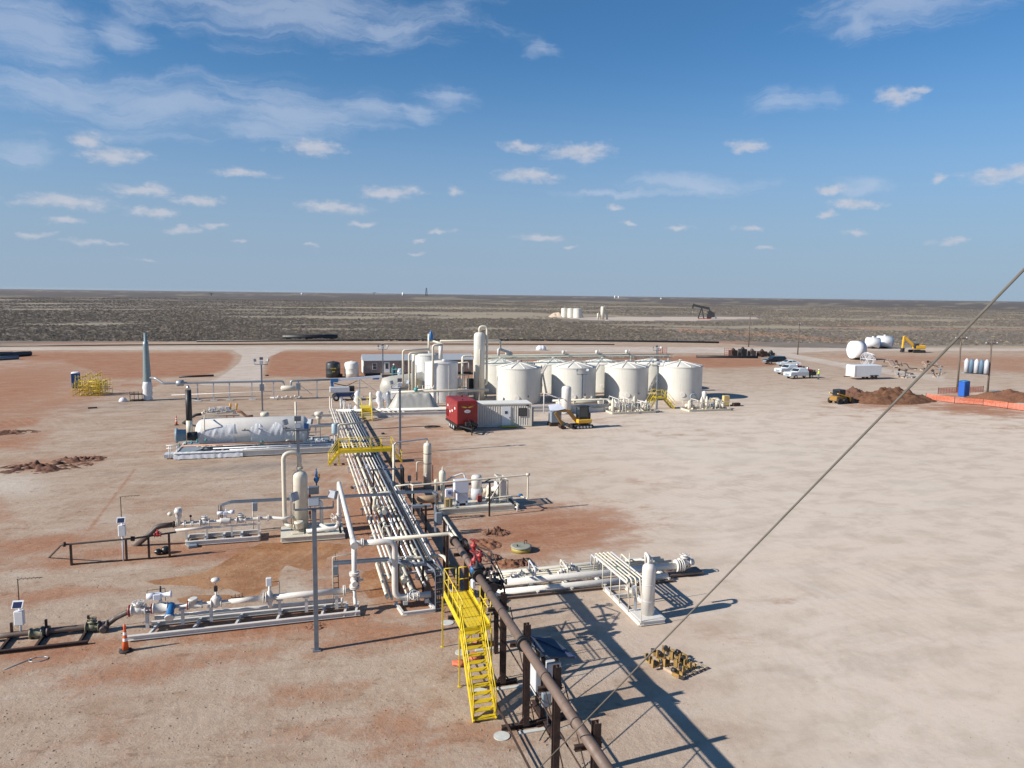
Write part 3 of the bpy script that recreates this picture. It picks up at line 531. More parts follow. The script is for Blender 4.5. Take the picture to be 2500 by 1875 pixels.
# ---------------------------------------------------------------- cable trays
traym = mat('blue_grey_tray', (.22, .27, .34), .45, .45, var=.2, vs=3)
def tray(T, pts, w=.34, h=.11, cables=3, name='tray_run'):
    pts = [V(p) for p in pts]
    for a, c in zip(pts, pts[1:]):
        d = (c-a).normalized(); s = d.cross(V((0, 0, 1))); s = (V((1, 0, 0)) if s.length < .2 else s.normalized()); up_ = s.cross(d).normalized()
        b = MB()
        for k in (-1, 1): b.bar(a+s*k*w/2, c+s*k*w/2, .03, h, up_)
        n = max(2, int((c-a).length/.30))
        for i in range(n+1): p = a+(c-a)*(i/n)-up_*h*.38; b.bar(p-s*w/2, p+s*w/2, .035, .02, d)
        o = b.build(name, traym, T)
        cb_ = MB()
        for i in range(cables):
            q = s*((i-(cables-1)/2)*w*.24)-up_*.02; cb_.pipe([a+q, a+(c-a)*.5+q*1.2, c+q], .026, .01, 6)
        cb_.build('cable', dark if cables else dark, o)
tm = thing('cable_tray', 'long galvanised cable tray with black cables raised above the cream pipe rack', 'cable tray', (6.0, 44, 0))
tray(tm, [(5.98, 53.9, 2.0), (5.98, 34.1, 2.0), (6.25, 33.0, 1.95), (6.25, 32.7, 1.8), (6.25, 32.7, .25)], cables=4)
tray(tm, [(6.75, 53.9, .75), (6.75, 92, .75)], w=.22, cables=1)
tp = MB().ib((5.2, 53.9, 1.88), (7.6, 53.9, 1.88), .1, .1); tp.build('cross_beam', galvd, tm)
for x, y, h in ((4.66, 47.2, 1.85), (6.25, 46.9, 1.85), (7.3, 46.9, 1.85), (4.7, 35.1, 1.75), (5.95, 35.3, 1.85), (5.5, 53.9, 1.85), (7.5, 53.9, 1.85), (6.1, 41, 1.85), (5.55, 40.8, 1.5)):
    MB().ib((x, y, 0), (x, y, h), .1, .1).build('post', rusty, tm)
tc = thing('cable_tray', 'galvanised cross tray from the left inlet skid over the rack to the compressor skid', 'cable tray', (2, 46.6, 0))
e0 = D(556, 1262, 47.3)
tray(tc, [(e0.x-.35, 47.3, .75), (e0.x-.35, 47.3, 1.75), (e0.x+.2, 47.2, 1.95), (5.8, 46.75, 1.95)], w=.3, cables=2)
tray(tc, [(6.2, 46.95, 1.95), (8.5, 46.8, 1.95), (8.8, 46.6, 1.8), (8.8, 46.6, .5)], w=.3, cables=2)
for x in (-2.4, 1.2): MB().tube((x, 47.1, 0), (x, 47.0, 1.9), .035, 8).build('post', cream, tc)
tc2 = thing('cable_tray', 'galvanised branch tray bending behind the tall white pipe elbow to the main tray', 'cable tray', (4, 35.3, 0))
tray(tc2, [(1.66, 35.5, 1.8), (4.35, 35.4, 1.8), (5.4, 34.2, 1.85), (5.9, 34.0, 1.95)], w=.3, cables=1)
MB().ib((4.75, 35.2, 0), (4.75, 35.2, 1.7), .09, .09).build('post', rusty, tc2)
# small grey instrument stand in front of the meter run
ist = thing('instrument_stand', 'small dark instrument panel on a two legged stand behind the near meter run', 'instrument panel', G(820, 1452))
p = ist.location; b = MB()
for k in (-.14, .14): b.tube((p.x+k, p.y, 0), (p.x+k*.8, p.y, 1.75), .018, 6)
for z in (.35, .6, .9, 1.55): b.bar((p.x-.15, p.y, z), (p.x+.15, p.y, z), .03)
b.build('stand', rusty, ist); MB().bev((p.x, p.y-.03, 1.22), (.27, .12, .45)).build('panel', greyb, ist); MB().tube((p.x, p.y, 1.5), (p.x, p.y, 2.1), .015, 6).build('conduit', dark, ist)
# ================================================================ tall white pipework in the foreground
hp = thing('elevated_pipework', 'tall thick white pipe with tee and elbows standing over the near end of the rack', 'pipework', (2.6, 33.8, 0))
TX, TY, TZ = 2.55, 33.75, 3.25
b = MB().pipe([(TX, TY+.2, 1.15), (TX, TY, 1.6), (TX, TY, TZ-.15)], .115)
b.pipe([(TX, TY-.28, TZ), (TX, 44.8, TZ+.12), (TX, 45.0, .95), (TX-.15, 45.0, .55), (TX-1.9, 45.0, .5)], .12, .28); b.build('riser_pipe', pale, hp)
b = MB().tube((TX, TY-.3, TZ), (TX, TY+.5, TZ), .16, 16); b.fl((TX, TY-.32, TZ), (0, 1, 0), .17, .05); rim(b, (TX+.38, TY, TZ), (1, 0, 0), .21, .06); b.tube((TX, TY, TZ), (TX+.4, TY, TZ), .13, 14); b.build('tee', pale, hp); b = MB(); rim(b, (TX, 36.6, TZ), (0, 1, 0), .15, .03); b.build('coupling', pale, hp)
b = MB().pipe([(TX+.4, TY, TZ-.02), (4.38, TY, TZ-.02), (4.38, TY, .5), (6.05, TY+.02, .5)], .145, .42, 14); b.build('thick_pipe', pale, hp)
MB().pipe([(3.9, TY+.05, TZ+.08), (6.95, TY+.05, TZ+.1), (7.05, TY-.1, TZ+.08), (7.05, 32.9, TZ)], .085, .3).build('crossover_pipe', cream, hp)
b = MB(); rim(b, (5.45, TY+.02, .5), (1, 0, 0), .24, .05); rim(b, (5.0, TY+.02, .5), (1, 0, 0), .24, .05); b.lathe((5.0, TY+.02, .5), (1, 0, 0), [(.17, 0), (.2, .1), (.2, .34), (.17, .45)]); b.tube((5.2, TY, .5), (5.2, TY-.42, .72), .05); o = b.build('butterfly_valve', pale, hp); MB().wheel((5.2, TY-.44, .74), (0, -1, .5), .22, .016, 5).build('handwheel', pale, o)
vv = valve(hp, (TX, TY+.12, 1.5), (0, 0, 1), .13, hw=False, up=(1, -.2, 0), body=pale, name='ball_valve')
b = MB(); rim(b, (TX, TY, 1.85), (0, 0, 1), .23, .07); rim(b, (TX, TY, 1.22), (0, 0, 1), .23, .07); b.tube((TX, TY-.3, 1.45), (TX, TY, 1.45), .13); b.pipe([(TX-.02, TY-.05, 1.1), (TX, TY-.15, .7), (TX, TY-.5, .55)], .08); b.build('valve_flange', pale, hp)
valve(hp, (TX, 45.0, 1.2), (0, 0, 1), .12, up=(-1, -.3, 0), name='gate_valve', body=pale, hws=2.2)
b = MB().pipe([(1.62, 34.2, 0), (1.62, 34.2, 2.55), (TX, 34.2, 2.62)], .025, .1, 6); b.build('small_line', cream, hp)
for x, y, h in ((7.0, 34.6, 3.2), (7.55, 38.1, 2.75)): MB().ib((x, y, 0), (x, y, h), .12, .12).build('post', rusty, hp)
MB().pipe([(7.55, 38.2, 2.8), (7.5, 33.3, 2.85)], .055).build('overhead_line', cream, hp); MB().tube((7.3, 35.9, 0), (7.3, 35.9, 3.1), .05, 8).build('grey_post', galv, hp)
fr = thing('pipe_skid', 'small white steel skid frame under the handwheel valve at the rack end', 'skid', (5.3, 33.4, 0))
b = MB().ib((4.45, 34.2, .09), (4.62, 32.85, .09), .12, .16).ib((4.62, 32.85, .09), (6.1, 32.9, .09), .12, .16).ib((6.1, 32.95, .09), (5.9, 34.2, .09), .12, .16); b.bx(4.75, 4.95, 33.6, 33.9, .17, .36).bx(5.75, 5.95, 33.6, 33.9, .17, .36); b.build('frame', pale, fr)
# ================================================================ inlet skids on the left
Y1 = 33.8
def X1(px): return D(px, 1478, Y1).x
m1_ = thing('metering_skid', 'near metering skid with white valves, mushroom topped control valve and blue meter', 'metering skid', (-2, Y1, 0))
xa, xb = -6.75, 2.75
b = MB().ib((xa, 33.15, .16), (xb, 33.3, .16), .16, .2); b.ib((xa+.7, 34.45, .16), (xb-.5, 34.45, .16), .14, .18)
for x in (xa+.9, xa+2.6, xa+4.3, xa+6, xb-1.6, xb-.6, xb-.1): b.ib((x-.12, 33.22, .15), (x+.12, 34.45, .15), .1, .14)
b.build('frame', pale, m1_)
MB().pipe([(xa+.9, 34.15, .52), (xb-.8, 34.15, .5)], .1).build('lower_pipe', pale, m1_)
zp = 1.08
b = MB().pipe([(X1(322), Y1, zp), (X1(850), Y1, zp), (TX-.0, Y1, zp)], .085).pipe([(X1(565), Y1, zp), (X1(640), Y1, zp)], .12)
b.pipe([(X1(668), Y1, zp), (X1(845), Y1, zp)], .135); b.build('main_pipe', pale, m1_)
for px, w in ((358, .1), (445, .1), (515, .09), (683, .1), (748, .1), (822, .1)):
    x = X1(px); b = MB().ib((x, Y1, .25), (x, Y1, zp-.12), .13, .13); b.bx(x-.14, x+.14, Y1-.12, Y1+.12, zp-.18, zp-.13); b.build('support_leg', pale, m1_)
x = X1(338); valve(m1_, (x, Y1, zp), (1, 0, 0), .155, body=pale, hws=1.5, stem=2.2)
for x_, r_, t_ in ((x-.36, .25, .05), (X1(372)-.03, .21, .04), (X1(458), .19, .035)): MB().fl((x_, Y1, zp), (1, 0, 0), r_, t_).build('red_gasket_ring', vred, m1_)
x = X1(392); b = MB().lathe((x-.3, Y1, zp), (1, 0, 0), [(.22, 0), (.22, .05), (.2, .06), (.25, .3), (.2, .54), (.22, .55), (.22, .6)]); b.lathe((x, Y1, zp+.2), (0, 0, 1), [(.07, 0), (.07, .2)], 10); b.build('ball_valve', pale, m1_)
b = MB().lathe((x-.52, Y1, zp+.55), (1, 0, .03), [(.13, 0), (.13, .28), (.1, .3), (.1, .9), (.14, .91), (.14, .97)]); b.bev((x-.1, Y1, zp+.53), (.3, .3, .24)); o = b.build('actuator', greyl, m1_); MB().pipe([(x-.5, Y1, zp+.68), (x-.5, Y1, zp+.82), (x+.2, Y1, zp+.84), (x+.2, Y1, zp+.3)], .012, .04, 6).tube((x+.02, Y1, zp+.7), (x+.02, Y1, zp+.95), .04).build('tubing', dark, o)
x = X1(418); b = MB().lathe((x, Y1-.62, zp-.22), (0, 1, .42), [(.17, 0), (.2, .03), (.2, .1), (.17, .12), (.15, .5), (.19, .62), (.15, .75)], 18); o = b.build('blue_meter', blue, m1_); MB().lathe((x, Y1-.66, zp-.24), (0, 1, .42), [(.17, 0), (.19, .05)], 18).build('meter_cap', pale, o)
x = X1(475); b = MB().lathe((x-.25, Y1, zp), (1, 0, 0), [(.18, 0), (.18, .06), (.13, .07), (.17, .25), (.13, .5), (.18, .52), (.18, .58)]); b.lathe((x-.05, Y1, zp), (0, 0, 1), [(.17, 0), (.17, .2), (.21, .21), (.21, .28), (.17, .3)]); b.build('check_valve', pale, m1_)
x = X1(528); b = MB().lathe((x-.22, Y1, zp), (1, 0, 0), [(.2, 0), (.2, .05), (.13, .06), (.17, .22), (.13, .38), (.2, .4), (.2, .45)]); b.lathe((x, Y1, zp-.2), (0, 0, 1), [(.1, 0), (.19, .1), (.19, .42), (.14, .5), (.04, .52), (.04, .95)]); o = b.build('control_valve', pale, m1_)
MB().bev((x, Y1, zp+.63), (.15, .15, .24)).build('positioner', dark, o); MB().lathe((x, Y1, zp+.82), (0, 0, 1), [(.03, 0), (.03, .1), (.16, .14), (.19, .2), (.16, .26), (.05, .3)]).build('diaphragm_dome', pale, o)
b = MB()
for i, px in enumerate((566, 575, 585, 592)): x = X1(px); b.tube((x, Y1, zp+.1), (x, Y1, zp+.22+.1*(i % 2)), .014, 6)
b.bar((X1(566), Y1, zp+.14), (X1(596), Y1, zp+.14), .05, .02); b.build('pressure_tap', dark, m1_)
x = X1(647); b = MB(); rim(b, (x, Y1, zp), (1, 0, 0), .24, .06, gap=.1); b.build('orifice_flange', pale, m1_)
x = X1(659); b = MB().lathe((x-.14, Y1, zp), (1, 0, 0), [(.2, 0), (.16, .1), (.2, .28)]); b.lathe((x, Y1-.05, zp-.45), (0, 0, 1), [(.07, 0), (.1, .2), (.1, .75), (.05, .8), (.05, 1.0)]); b.build('gear_valve', pale, m1_)
MB().bev((x-.02, Y1, zp+.72), (.24, .16, .38)).build('white_instrument_box', whitep, m1_); MB().pipe([(x+.1, Y1, zp+.7), (x+.42, Y1, zp+.7), (x+.42, Y1, zp+.05)], .012, .04, 6).build('tubing', dark, m1_)
b = MB(); rim(b, (X1(855)-.25, Y1, zp), (1, 0, 0), .24, .06); b.pipe([(X1(835), Y1+.1, .3), (X1(835), Y1-.1, .8)], .05); b.build('end_flange', pale, m1_)
for i, px in enumerate((430, 560, 690, 790)):
    x = X1(px); MB().bx(x-.28, x+.28, 33.28, 33.55, .03, .1).build('skid_pad', prim, m1_)
# brown inlet line that ties into it
il = thing('inlet_pipe', 'brown inlet pipe with flanged valves on a dark frame at the left photo edge', 'inlet pipe', (-9.5, 34.6, 0))
Yi = 34.55
def Pi(px, py): return D(px, py, Yi)
pts = [Pi(-60, 1560), Pi(30, 1549), Pi(215, 1530), Pi(262, 1529), Pi(290, 1508), V((X1(318), Y1, zp))]
MB().pipe(pts[:3]+[pts[2]+V((.3, 0, 0))], .12).build('pipe', brown, il); MB().pipe([pts[2]+V((.2, 0, 0)), pts[3]+V((-.1, 0, 0)), pts[4]+V((-.1, .0, .02)), pts[5]], .115, .35).build('curved_spool', dbrown, il)
olive = mat('olive_weathered_paint', (.20, .19, .12), .6, var=.25, vs=6)
p = Pi(93, 1545); b = MB().lathe(p-V((.3, 0, 0)), (1, 0, 0), [(.22, 0), (.22, .07), (.16, .08), (.2, .26), (.16, .44), (.24, .46), (.24, .54)]); b.lathe(p-V((0, 0, .35)), (0, 0, 1), [(.1, 0), (.16, .12), (.1, .4)]); b.build('clamp_valve', olive, il)
p = Pi(108, 1542); MB().lathe(p-V((.1, 0, 0)), (1, 0, 0), [(.23, 0), (.23, .08), (.17, .1), (.17, .2), (.23, .22), (.23, .3)]).build('flange', dbrown, il)
p = Pi(226, 1530); valve(il, p, (1, 0, 0), .14, body=olive, hws=1.2, stem=2.6); p = Pi(240, 1527); MB().lathe(p, (1, 0, 0), [(.2, 0), (.2, .07), (.15, .1), (.15, .3), (.2, .32), (.2, .4)]).build('flange', dbrown, il)
p = Pi(255, 1532); MB().lathe(p+V((0, -.3, 0)), (0, 1, 0), [(.12, 0), (.16, .05), (.16, .3)]).build('side_branch_cap', dbrown, il)
a_, c_ = G(-80, 1607), G(208, 1584); b = MB().ib((a_.x, 33.25, .08), (c_.x, 33.35, .08), .13, .16).ib((a_.x, 34.9, .08), (c_.x+.1, 34.85, .08), .13, .16)
for px in (10, 90, 190): x = G(px, 1580).x; b.ib((x, 33.3, .08), (x, 34.85, .08), .1, .12); b.ib((x+.1, Yi, .1), (x+.1, Yi, .75), .09, .09)
b.build('frame', rusty, il)
# second inlet skid
Y2 = G(540, 1328).y+.5
def P2(px, py): return D(px, py, Y2)
def X2(px): return P2(px, 1275).x
z2 = P2(530, 1273).z
m2_ = thing('metering_skid', 'second metering skid farther back feeding the tall separator from the left', 'metering skid', (-4, Y2, 0))
xa, xb = G(454, 1335).x, G(632, 1320).x; yf = G(540, 1328).y; yb = yf+1.35
b = MB().ib((xa, yf, .18), (xb, yf, .18), .16, .24).ib((xa, yb, .18), (xb, yb, .18), .14, .24)
for k in range(5): x = xa+(xb-xa)*k/4; b.ib((x, yf, .18), (x, yb, .18), .12, .2)
b.bar((xa, Y2-.1, z2-.32), (xb+.1, Y2-.1, z2-.28), .09); b.build('frame', pale, m2_)
for k in (0., .28, .62, 1.0): x = xa+(xb-xa)*k; MB().ib((x, Y2-.1, .25), (x, Y2-.1, z2-.3), .1, .1).build('support_leg', pale, m2_)
MB().pipe([(X2(425), Y2, z2), (X2(665), Y2, z2), (-.5, 45.4, z2), (.0, 45.9, z2)], .1, .3).build('main_pipe', pale, m2_)
MB().pipe([(X2(430), Y2-.35, z2-.25), (X2(520), Y2-.35, z2-.22)], .075).build('bypass_pipe', pale, m2_)
for px in (432, 452, 470): b = MB(); rim(b, (X2(px), Y2, z2), (1, 0, 0), .19, .05); b.build('flange', pale, m2_)
x = X2(436); b = MB().lathe((x, Y2, z2), (0, 0, 1), [(.12, 0), (.1, .3), (.14, .35), (.2, .5), (.16, .62), (.22, .66), (.22, .82), (.17, .86), (.17, .95)]); b.build('control_valve', pale, m2_); MB().ball((x-.42, Y2, z2+.62), .16, 10, .8).build('relief_bonnet', cream, m2_)
for px in (500, 589): valve(m2_, (X2(px), Y2, z2), (1, 0, 0), .14, body=pale, hws=1.1, stem=2.6)
x = X2(551); b = MB().lathe((x-.3, Y2, z2), (1, 0, 0), [(.2, 0), (.16, .1), (.23, .3), (.16, .5), (.2, .6)]); b.lathe((x, Y2, z2+.15), (0, 0, 1), [(.07, 0), (.07, .3)], 10); b.build('ball_valve', pale, m2_)
b = MB().lathe((x-.45, Y2, z2+.48), (1, 0, .03), [(.1, 0), (.1, .35), (.08, .36), (.08, .7), (.12, .71), (.12, .95)]); b.bev((x, Y2, z2+.46), (.22, .22, .2)); b.tube((x+.05, Y2, z2+.5), (x+.05, Y2, z2+.72), .03); b.build('actuator', greyl, m2_)
b = MB().tube((X2(466), Y2, z2), (X2(466), Y2, z2+.42), .02, 6); b.fl((X2(466), Y2, z2+.42), (0, 1, 0), .07, .04); b.build('pressure_gauge', dark, m2_)
MB().bev((X2(623), Y2+.2, z2+.68), (.28, .2, .5)).build('junction_box', greyb, m2_)
for px in (632, 655): b = MB(); rim(b, (X2(px), Y2, z2), (1, 0, 0), .19, .05); b.build('flange', pale, m2_)
ib_ = thing('buried_inlet_pipe', 'thick dark inlet pipe rising out of red soil into the second metering skid', 'inlet pipe', P2(345, 1335))
MB().pipe([G(326, 1338, -.15), P2(372, 1298), P2(385, 1285), V((X2(428), Y2, z2))], .15, .5).build('pipe', dbrown, ib_); b = MB(); b.fl(V((X2(424), Y2, z2)), (1, 0, 0), .2, .06); b.build('flange', rusty, ib_)
# thin rusty line on goal post supports
tl = thing('thin_pipe_run', 'thin rusty pipe on low posts running over red soil left of the second skid', 'pipe', G(215, 1335))
Y3 = 43.6
def P3(px, py): return D(px, py, Y3)
MB().pipe([G(118, 1363, -.05), P3(150, 1330), P3(165, 1329), P3(330, 1314), P3(430, 1299)], .05, .12, 8).build('pipe', dbrown, tl)
b = MB()
for px, py in ((157, 1329), (322, 1315), (326, 1315)): b.fl(P3(px, py), (1, 0, 0), .13, .1)
b.build('flange', rusty, tl)
for px, pt, pb_ in ((172, 1328, 1362), (307, 1317, 1350), (362, 1310, 1344), (412, 1300, 1345)):
    a_ = P3(px, pt); MB().bx(a_.x-.05, a_.x+.05, Y3-.06, Y3+.06, 0, a_.z-.04).build('post', rusty, tl)
MB().bar((P3(172, 1355).x, Y3, .05), (P3(430, 1345).x, Y3, .05), .06).build('ground_rail', rusty, tl)
p = P3(385, 1305); valve(tl, p, (1, 0, 0), .09, hw=False, body=vred, name='red_valve')
bg_ = thing('plastic_bag', 'shiny black plastic bag lying beside the red valve of the thin pipe', 'bag', G(397, 1353)); p = bg_.location
b = MB().ball((p.x-.22, p.y, .16), .2, 10, .85).ball((p.x+.15, p.y+.12, .2), .23, 10, .95); b.v = [(x+.05*mn.noise(V((x*7, y*7, z*7))), y+.05*mn.noise(V((x*7+5, y*7, z*7))), max(0, z)) for x, y, z in b.v]; b.build('bag_body', bag, bg_)
# meter stations with antenna masts
def station(label, base, hbox, htop, rz):
    T = thing('telemetry_mast', label, 'telemetry mast', base, rz)
    MB().tube((0, 0, 0), (0, 0, hbox), .045, 8).build('post', greyl, T, local=True); MB().tube((0, 0, hbox), (0, 0, htop), .02, 6).build('mast', rusty, T, local=True)
    b = MB().tube((-.05, 0, htop), (.95, 0, htop+.02), .012, 6)
    for k in range(6): b.tube((.1+k*.15, -.16+k*.01, htop), (.1+k*.15, .16-k*.01, htop), .008, 5)
    b.build('yagi_antenna', rusty, T, local=True)
    MB().bev((.02, -.1, hbox-.42), (.36, .22, .62), .03).build('instrument_box', whitep, T, local=True); b = MB().cb((.0, -.14, hbox+.16), (.42, .04, .34), 0, -.65); o = b.build('solar_panel', whitep, T, local=True); MB().cb((.0, -.165, hbox+.145), (.34, .02, .26), 0, -.65).build('solar_cells', pglass, o, local=True)
station('telemetry mast with solar panel and antenna on the brown inlet pipe at left edge', Pi(52, 1552)*1, 1.25, 2.45, -.1)
station('telemetry mast with solar panel and antenna standing over the thin rusty pipe', V((P3(299, 1316).x, Y3, .0)), 2.15, 3.55, 0)
# traffic cones
def cone(label, p, h):
    T = thing('traffic_cone', label, 'traffic cone', p, 0, 'traffic cones')
    k = h/1.07; MB().lathe((0, 0, .07*k), (0, 0, 1), [(.12*k, 0), (.075*k, .45*k), (.045*k, .85*k), (.05*k, .87*k), (.05*k, .92*k), (.03*k, .95*k), (.03*k, 1*k)]).build('cone_body', orange, T, local=True)
    for z, r0, r1 in ((.42, .088, .079), (.66, .072, .064)): MB().lathe((0, 0, z*k), (0, 0, 1), [(r0*k, 0), (r1*k, .11*k)], 16, False).build('reflective_band', refl, T, local=True)
    MB().lathe((0, 0, 0), (0, 0, 1), [(.24*k, 0), (.24*k, .05*k), (.15*k, .08*k)], 8).build('base', rub, T, local=True)
cone('tall orange traffic cone with two white bands in front of the near metering skid', G(307, 1590), 1.15)
cone('small distant orange traffic cone left of the black chimney stack', G(431, 1038), 1.1)
# ---------------------------------------------------------------- separator tower
sp = thing('separator_vessel', 'tall cream vertical separator with looping pipe and blue relief valve on its own skid', 'separator', (.36, 45.95, 0)); cx_, cy_ = .36, 45.95
b = MB().lathe((cx_, cy_, .3), (0, 0, 1), [(.44, 0), (.44, 3.25), (.42, 3.4), (.33, 3.52), (.16, 3.6), (.1, 3.62), (.1, 3.85)], 28); b.build('shell', cream, sp)
b = MB(); rim(b, (cx_, cy_, 4.1), (0, 0, 1), .19, .06); b.pipe([(cx_, cy_, 4.1), (cx_, cy_, 5.05), (cx_-.92, cy_-.1, 5.05), (cx_-.92, cy_-.1, .75), (cx_-.5, cy_-.5, .7)], .13, .42, 14); b.build('looping_pipe', cream, sp)
b = MB().lathe((cx_-.1, cy_-.75, .62), (0, 0, 1), [(.15, 0), (.25, .05), (.25, .3), (.3, .32), (.3, .42), (.2, .45)]); b.tube((cx_-.1, cy_-.75, .75), (cx_-.1, cy_-.2, .75), .12); b.fl((cx_-.42, cy_-.75, .72), (1, 0, 0), .15, .06); b.build('float_chamber', cream, sp)
xr = cx_+1.2
b = MB().pipe([(cx_+.3, cy_-.1, .62), (xr-.15, cy_-.1, .62), (xr+.3, 45.1, .55), (TX-.3, 45.0, .5)], .11); b.pipe([(xr, cy_-.2, .6), (xr, cy_-.2, 2.0), (xr-.35, cy_-.1, 2.1)], .11, .2); b.build('outlet_pipe', pale, sp)
b = MB().tube((cx_+.95, cy_, 2.9), (cx_+.95, cy_, 3.2), .04).pipe([(cx_+.4, cy_, 2.75), (cx_+.95, cy_, 2.75), (cx_+.95, cy_, 3.1)], .04, .08, 8); b.build('relief_pipe', dbrown, sp)
b = MB().lathe((cx_+.95, cy_, 3.15), (0, 0, 1), [(.09, 0), (.09, .06), (.15, .1), (.17, .22), (.1, .34), (.07, .4), (.07, .66), (.04, .7), (.04, .85)]); b.build('blue_relief_valve', blue, sp); MB().lathe((cx_+1.12, cy_, 3.4), (0, 0, 1), [(.05, 0), (.05, .24), (.02, .28)]).build('yellow_cap', myel, sp)
for k, z in enumerate((1.1, 1.35, 1.8, 2.4)): valve(sp, (cx_+.52, cy_-.15, z), (0, 0, 1), .045, hw=False, name='level_cock', body=vred if k % 2 else cream)
b = MB().tube((cx_-.55, cy_-.3, .4), (cx_-.55, cy_-.3, 2.3), .02, 6).tube((cx_+.58, cy_-.2, .6), (cx_+.58, cy_-.2, 2.9), .02, 6); b.build('sight_glass', dbrown, sp)
b = MB(); x0, x1, y0, y1 = -.75, 2.85, 44.5, 46.7
b.ib((x0, y0, .2), (x1, y0, .2), .12, .3).ib((x0, y1, .2), (x1, y1, .2), .12, .3).bx(x0, x1-.3, y0+.06, y1-.06, .3, .335)
for x in (x0, 1, x1-.1): b.ib((x, y0, .2), (x, y1, .2), .1, .26)
b.build('skid_base', cream, sp)
MB().bx(cx_-.5, cx_+.15, cy_-1.0, cy_-.5, .34, .4).build('valve_plate', cream, sp)
# light poles
def lightpole(label, p, h, heads=4, rz=0.):
    T = thing('light_pole', label, 'light pole', (p[0], p[1], 0), rz, 'floodlight poles'); MB().bx(-.09, .09, -.09, .09, 0, h-.05).build('pole', galvd, T, local=True); MB().bx(-.16, .16, -.16, .16, 0, .05).build('base_plate', galvd, T, local=True)
    b = MB().bar((-.75, 0, h-.02), (.75, 0, h-.02), .07); b.bar((-.75, 0, h-.02), (-.75, 0, h+.25), .05).bar((.75, 0, h-.02), (.75, 0, h+.25), .05); b.build('cross_arm', galvd, T, local=True)
    for x, z, r_, y in ((-.75, .52, .9, 0), (.75, .52, -.9, 0), (0, .28, 0, -.1), (0, .72, PI, .1))[:heads]:
        w = .42; b = MB().bev((0, 0, 0), (w, .14, .34), .02); m = Matrix.Translation((x, y, h+z)) @ Matrix.Rotation(r_, 4, 'Z') @ Matrix.Rotation(-.25, 4, 'X'); b.xf(m); o = b.build('floodlight', galvd, T, local=True)
        MB().bx(-w/2+.03, w/2-.03, -.085, -.075, -.14, .14).xf(m).build('lens', lens, o, local=True)
    return T
lightpole('nearest tall floodlight pole standing in front of the near metering skid', G(773, 1588), 5.95)
p = G(727, 1046, 6.0); lightpole('floodlight pole rising behind the tall cream separator with its loop', p, 5.9)
lightpole('floodlight pole on open dirt between the red trailer and the pipe rack', G(977, 1107), 6.0)
lightpole('floodlight pole behind the long horizontal vessel by the flare line', G(641, 1003), 5.7)
lightpole('distant floodlight pole in front of the trailer office', V((14.57, 125.9, 0)), 5.3)
lightpole('slim floodlight pole between the two middle storage tanks and the digger', G(1420, 993), 4.3, 2)
lightpole('tall floodlight pole beside the yellow stairs at the right storage tank', G(1603, 998), 5.6)
p = D(1604, 850, 125); lightpole('far floodlight pole beyond the storage tanks near the dirt road', p, p.z-.4)
# ================================================================ yellow stair and platform
ys = thing('access_platform', 'yellow steel platform with stair and handrails beside the brown pipe', 'platform stair', (6.3, 26.5, 0))
px0, px1, py0, py1, pz = 5.88, 6.95, 26.2, 29.65, 2.2
b = MB()
for x in (px0, px1): b.bar((x, py0, pz-.07), (x, py1, pz-.07), .05, .18)
for y in (py0, py1): b.bar((px0, y, pz-.07), (px1, y, pz-.07), .05, .16)
b.build('edge_beam', yel, ys)
for j in range(4):
    for i in range(7):
        w = (px1-px0-.08)/7; l = (py1-py0-.1)/4; x = px0+.04+w*i; y = py0+.05+l*j
        MB().bx(x+.012, x+w-.012, y+.008, y+l-.008, pz-.03, pz+.003*(i % 2)).build('grating_plank', yel, ys)
for x in (px0-.12, px1+.02):
    for y in (py0-.1, py1-.25): MB().bx(x-.025, x+.025, y-.025, y+.025, 0, pz-.05).bx(x-.07, x+.07, y-.07, y+.07, 0, .015).build('leg', yel, ys)
b = MB()
for y in (py0-.1, py1-.25): b.bar((px0-.1, y, pz-.7), (px0+.35, y, pz-.14), .03)
b.build('leg_brace', yel, ys)
def rail(T, pts, zs, posts, mt=yel, r=.022, nm='handrail'):
    b = MB()
    for h in zs:
        for a, c in zip(pts, pts[1:]): b.tube(V(a)+V((0, 0, h)), V(c)+V((0, 0, h)), r, 6)
    for q in posts: b.tube(q, V(q)+V((0, 0, max(zs))), r, 6)
    return b.build(nm, mt, T)
rail(ys, [(px0, py0, pz), (px0, py1, pz)], (.55, 1.05), [(px0, py0+k*(py1-py0)/4, pz) for k in range(5)])
rail(ys, [(px0, py1, pz), (px0+.5, py1, pz)], (.55, 1.05), [(px0+.5, py1, pz)])
rail(ys, [(px0+.62, py1, pz), (px1, py1, pz)], (.55, 1.05), [(px1, py1, pz), (px0+.62, py1, pz)])
rail(ys, [(px1, py1, pz), (px1, py1-.75, pz)], (.2, .55, 1.05), [(px1, py1-.75, pz)])
rail(ys, [(px1, py0+1.6, pz), (px1, py0, pz)], (.55, 1.05), [(px1, py0+1.6, pz), (px1, py0, pz), (px1, py0+.8, pz)])
rail(ys, [(px1, py0, pz), (px0+.8, py0, pz)], (.55, 1.05), [(px0+.8, py0, pz)])
MB().bx(px0-.012, px0+.012, py0, py1, pz, pz+.11).bx(px1-.012, px1+.012, py0, py1, pz, pz+.11).build('toe_board', yel, ys)
sx0, sx1, sy1, sy0 = 5.80, 6.56, py0, 23.6; ns = 12
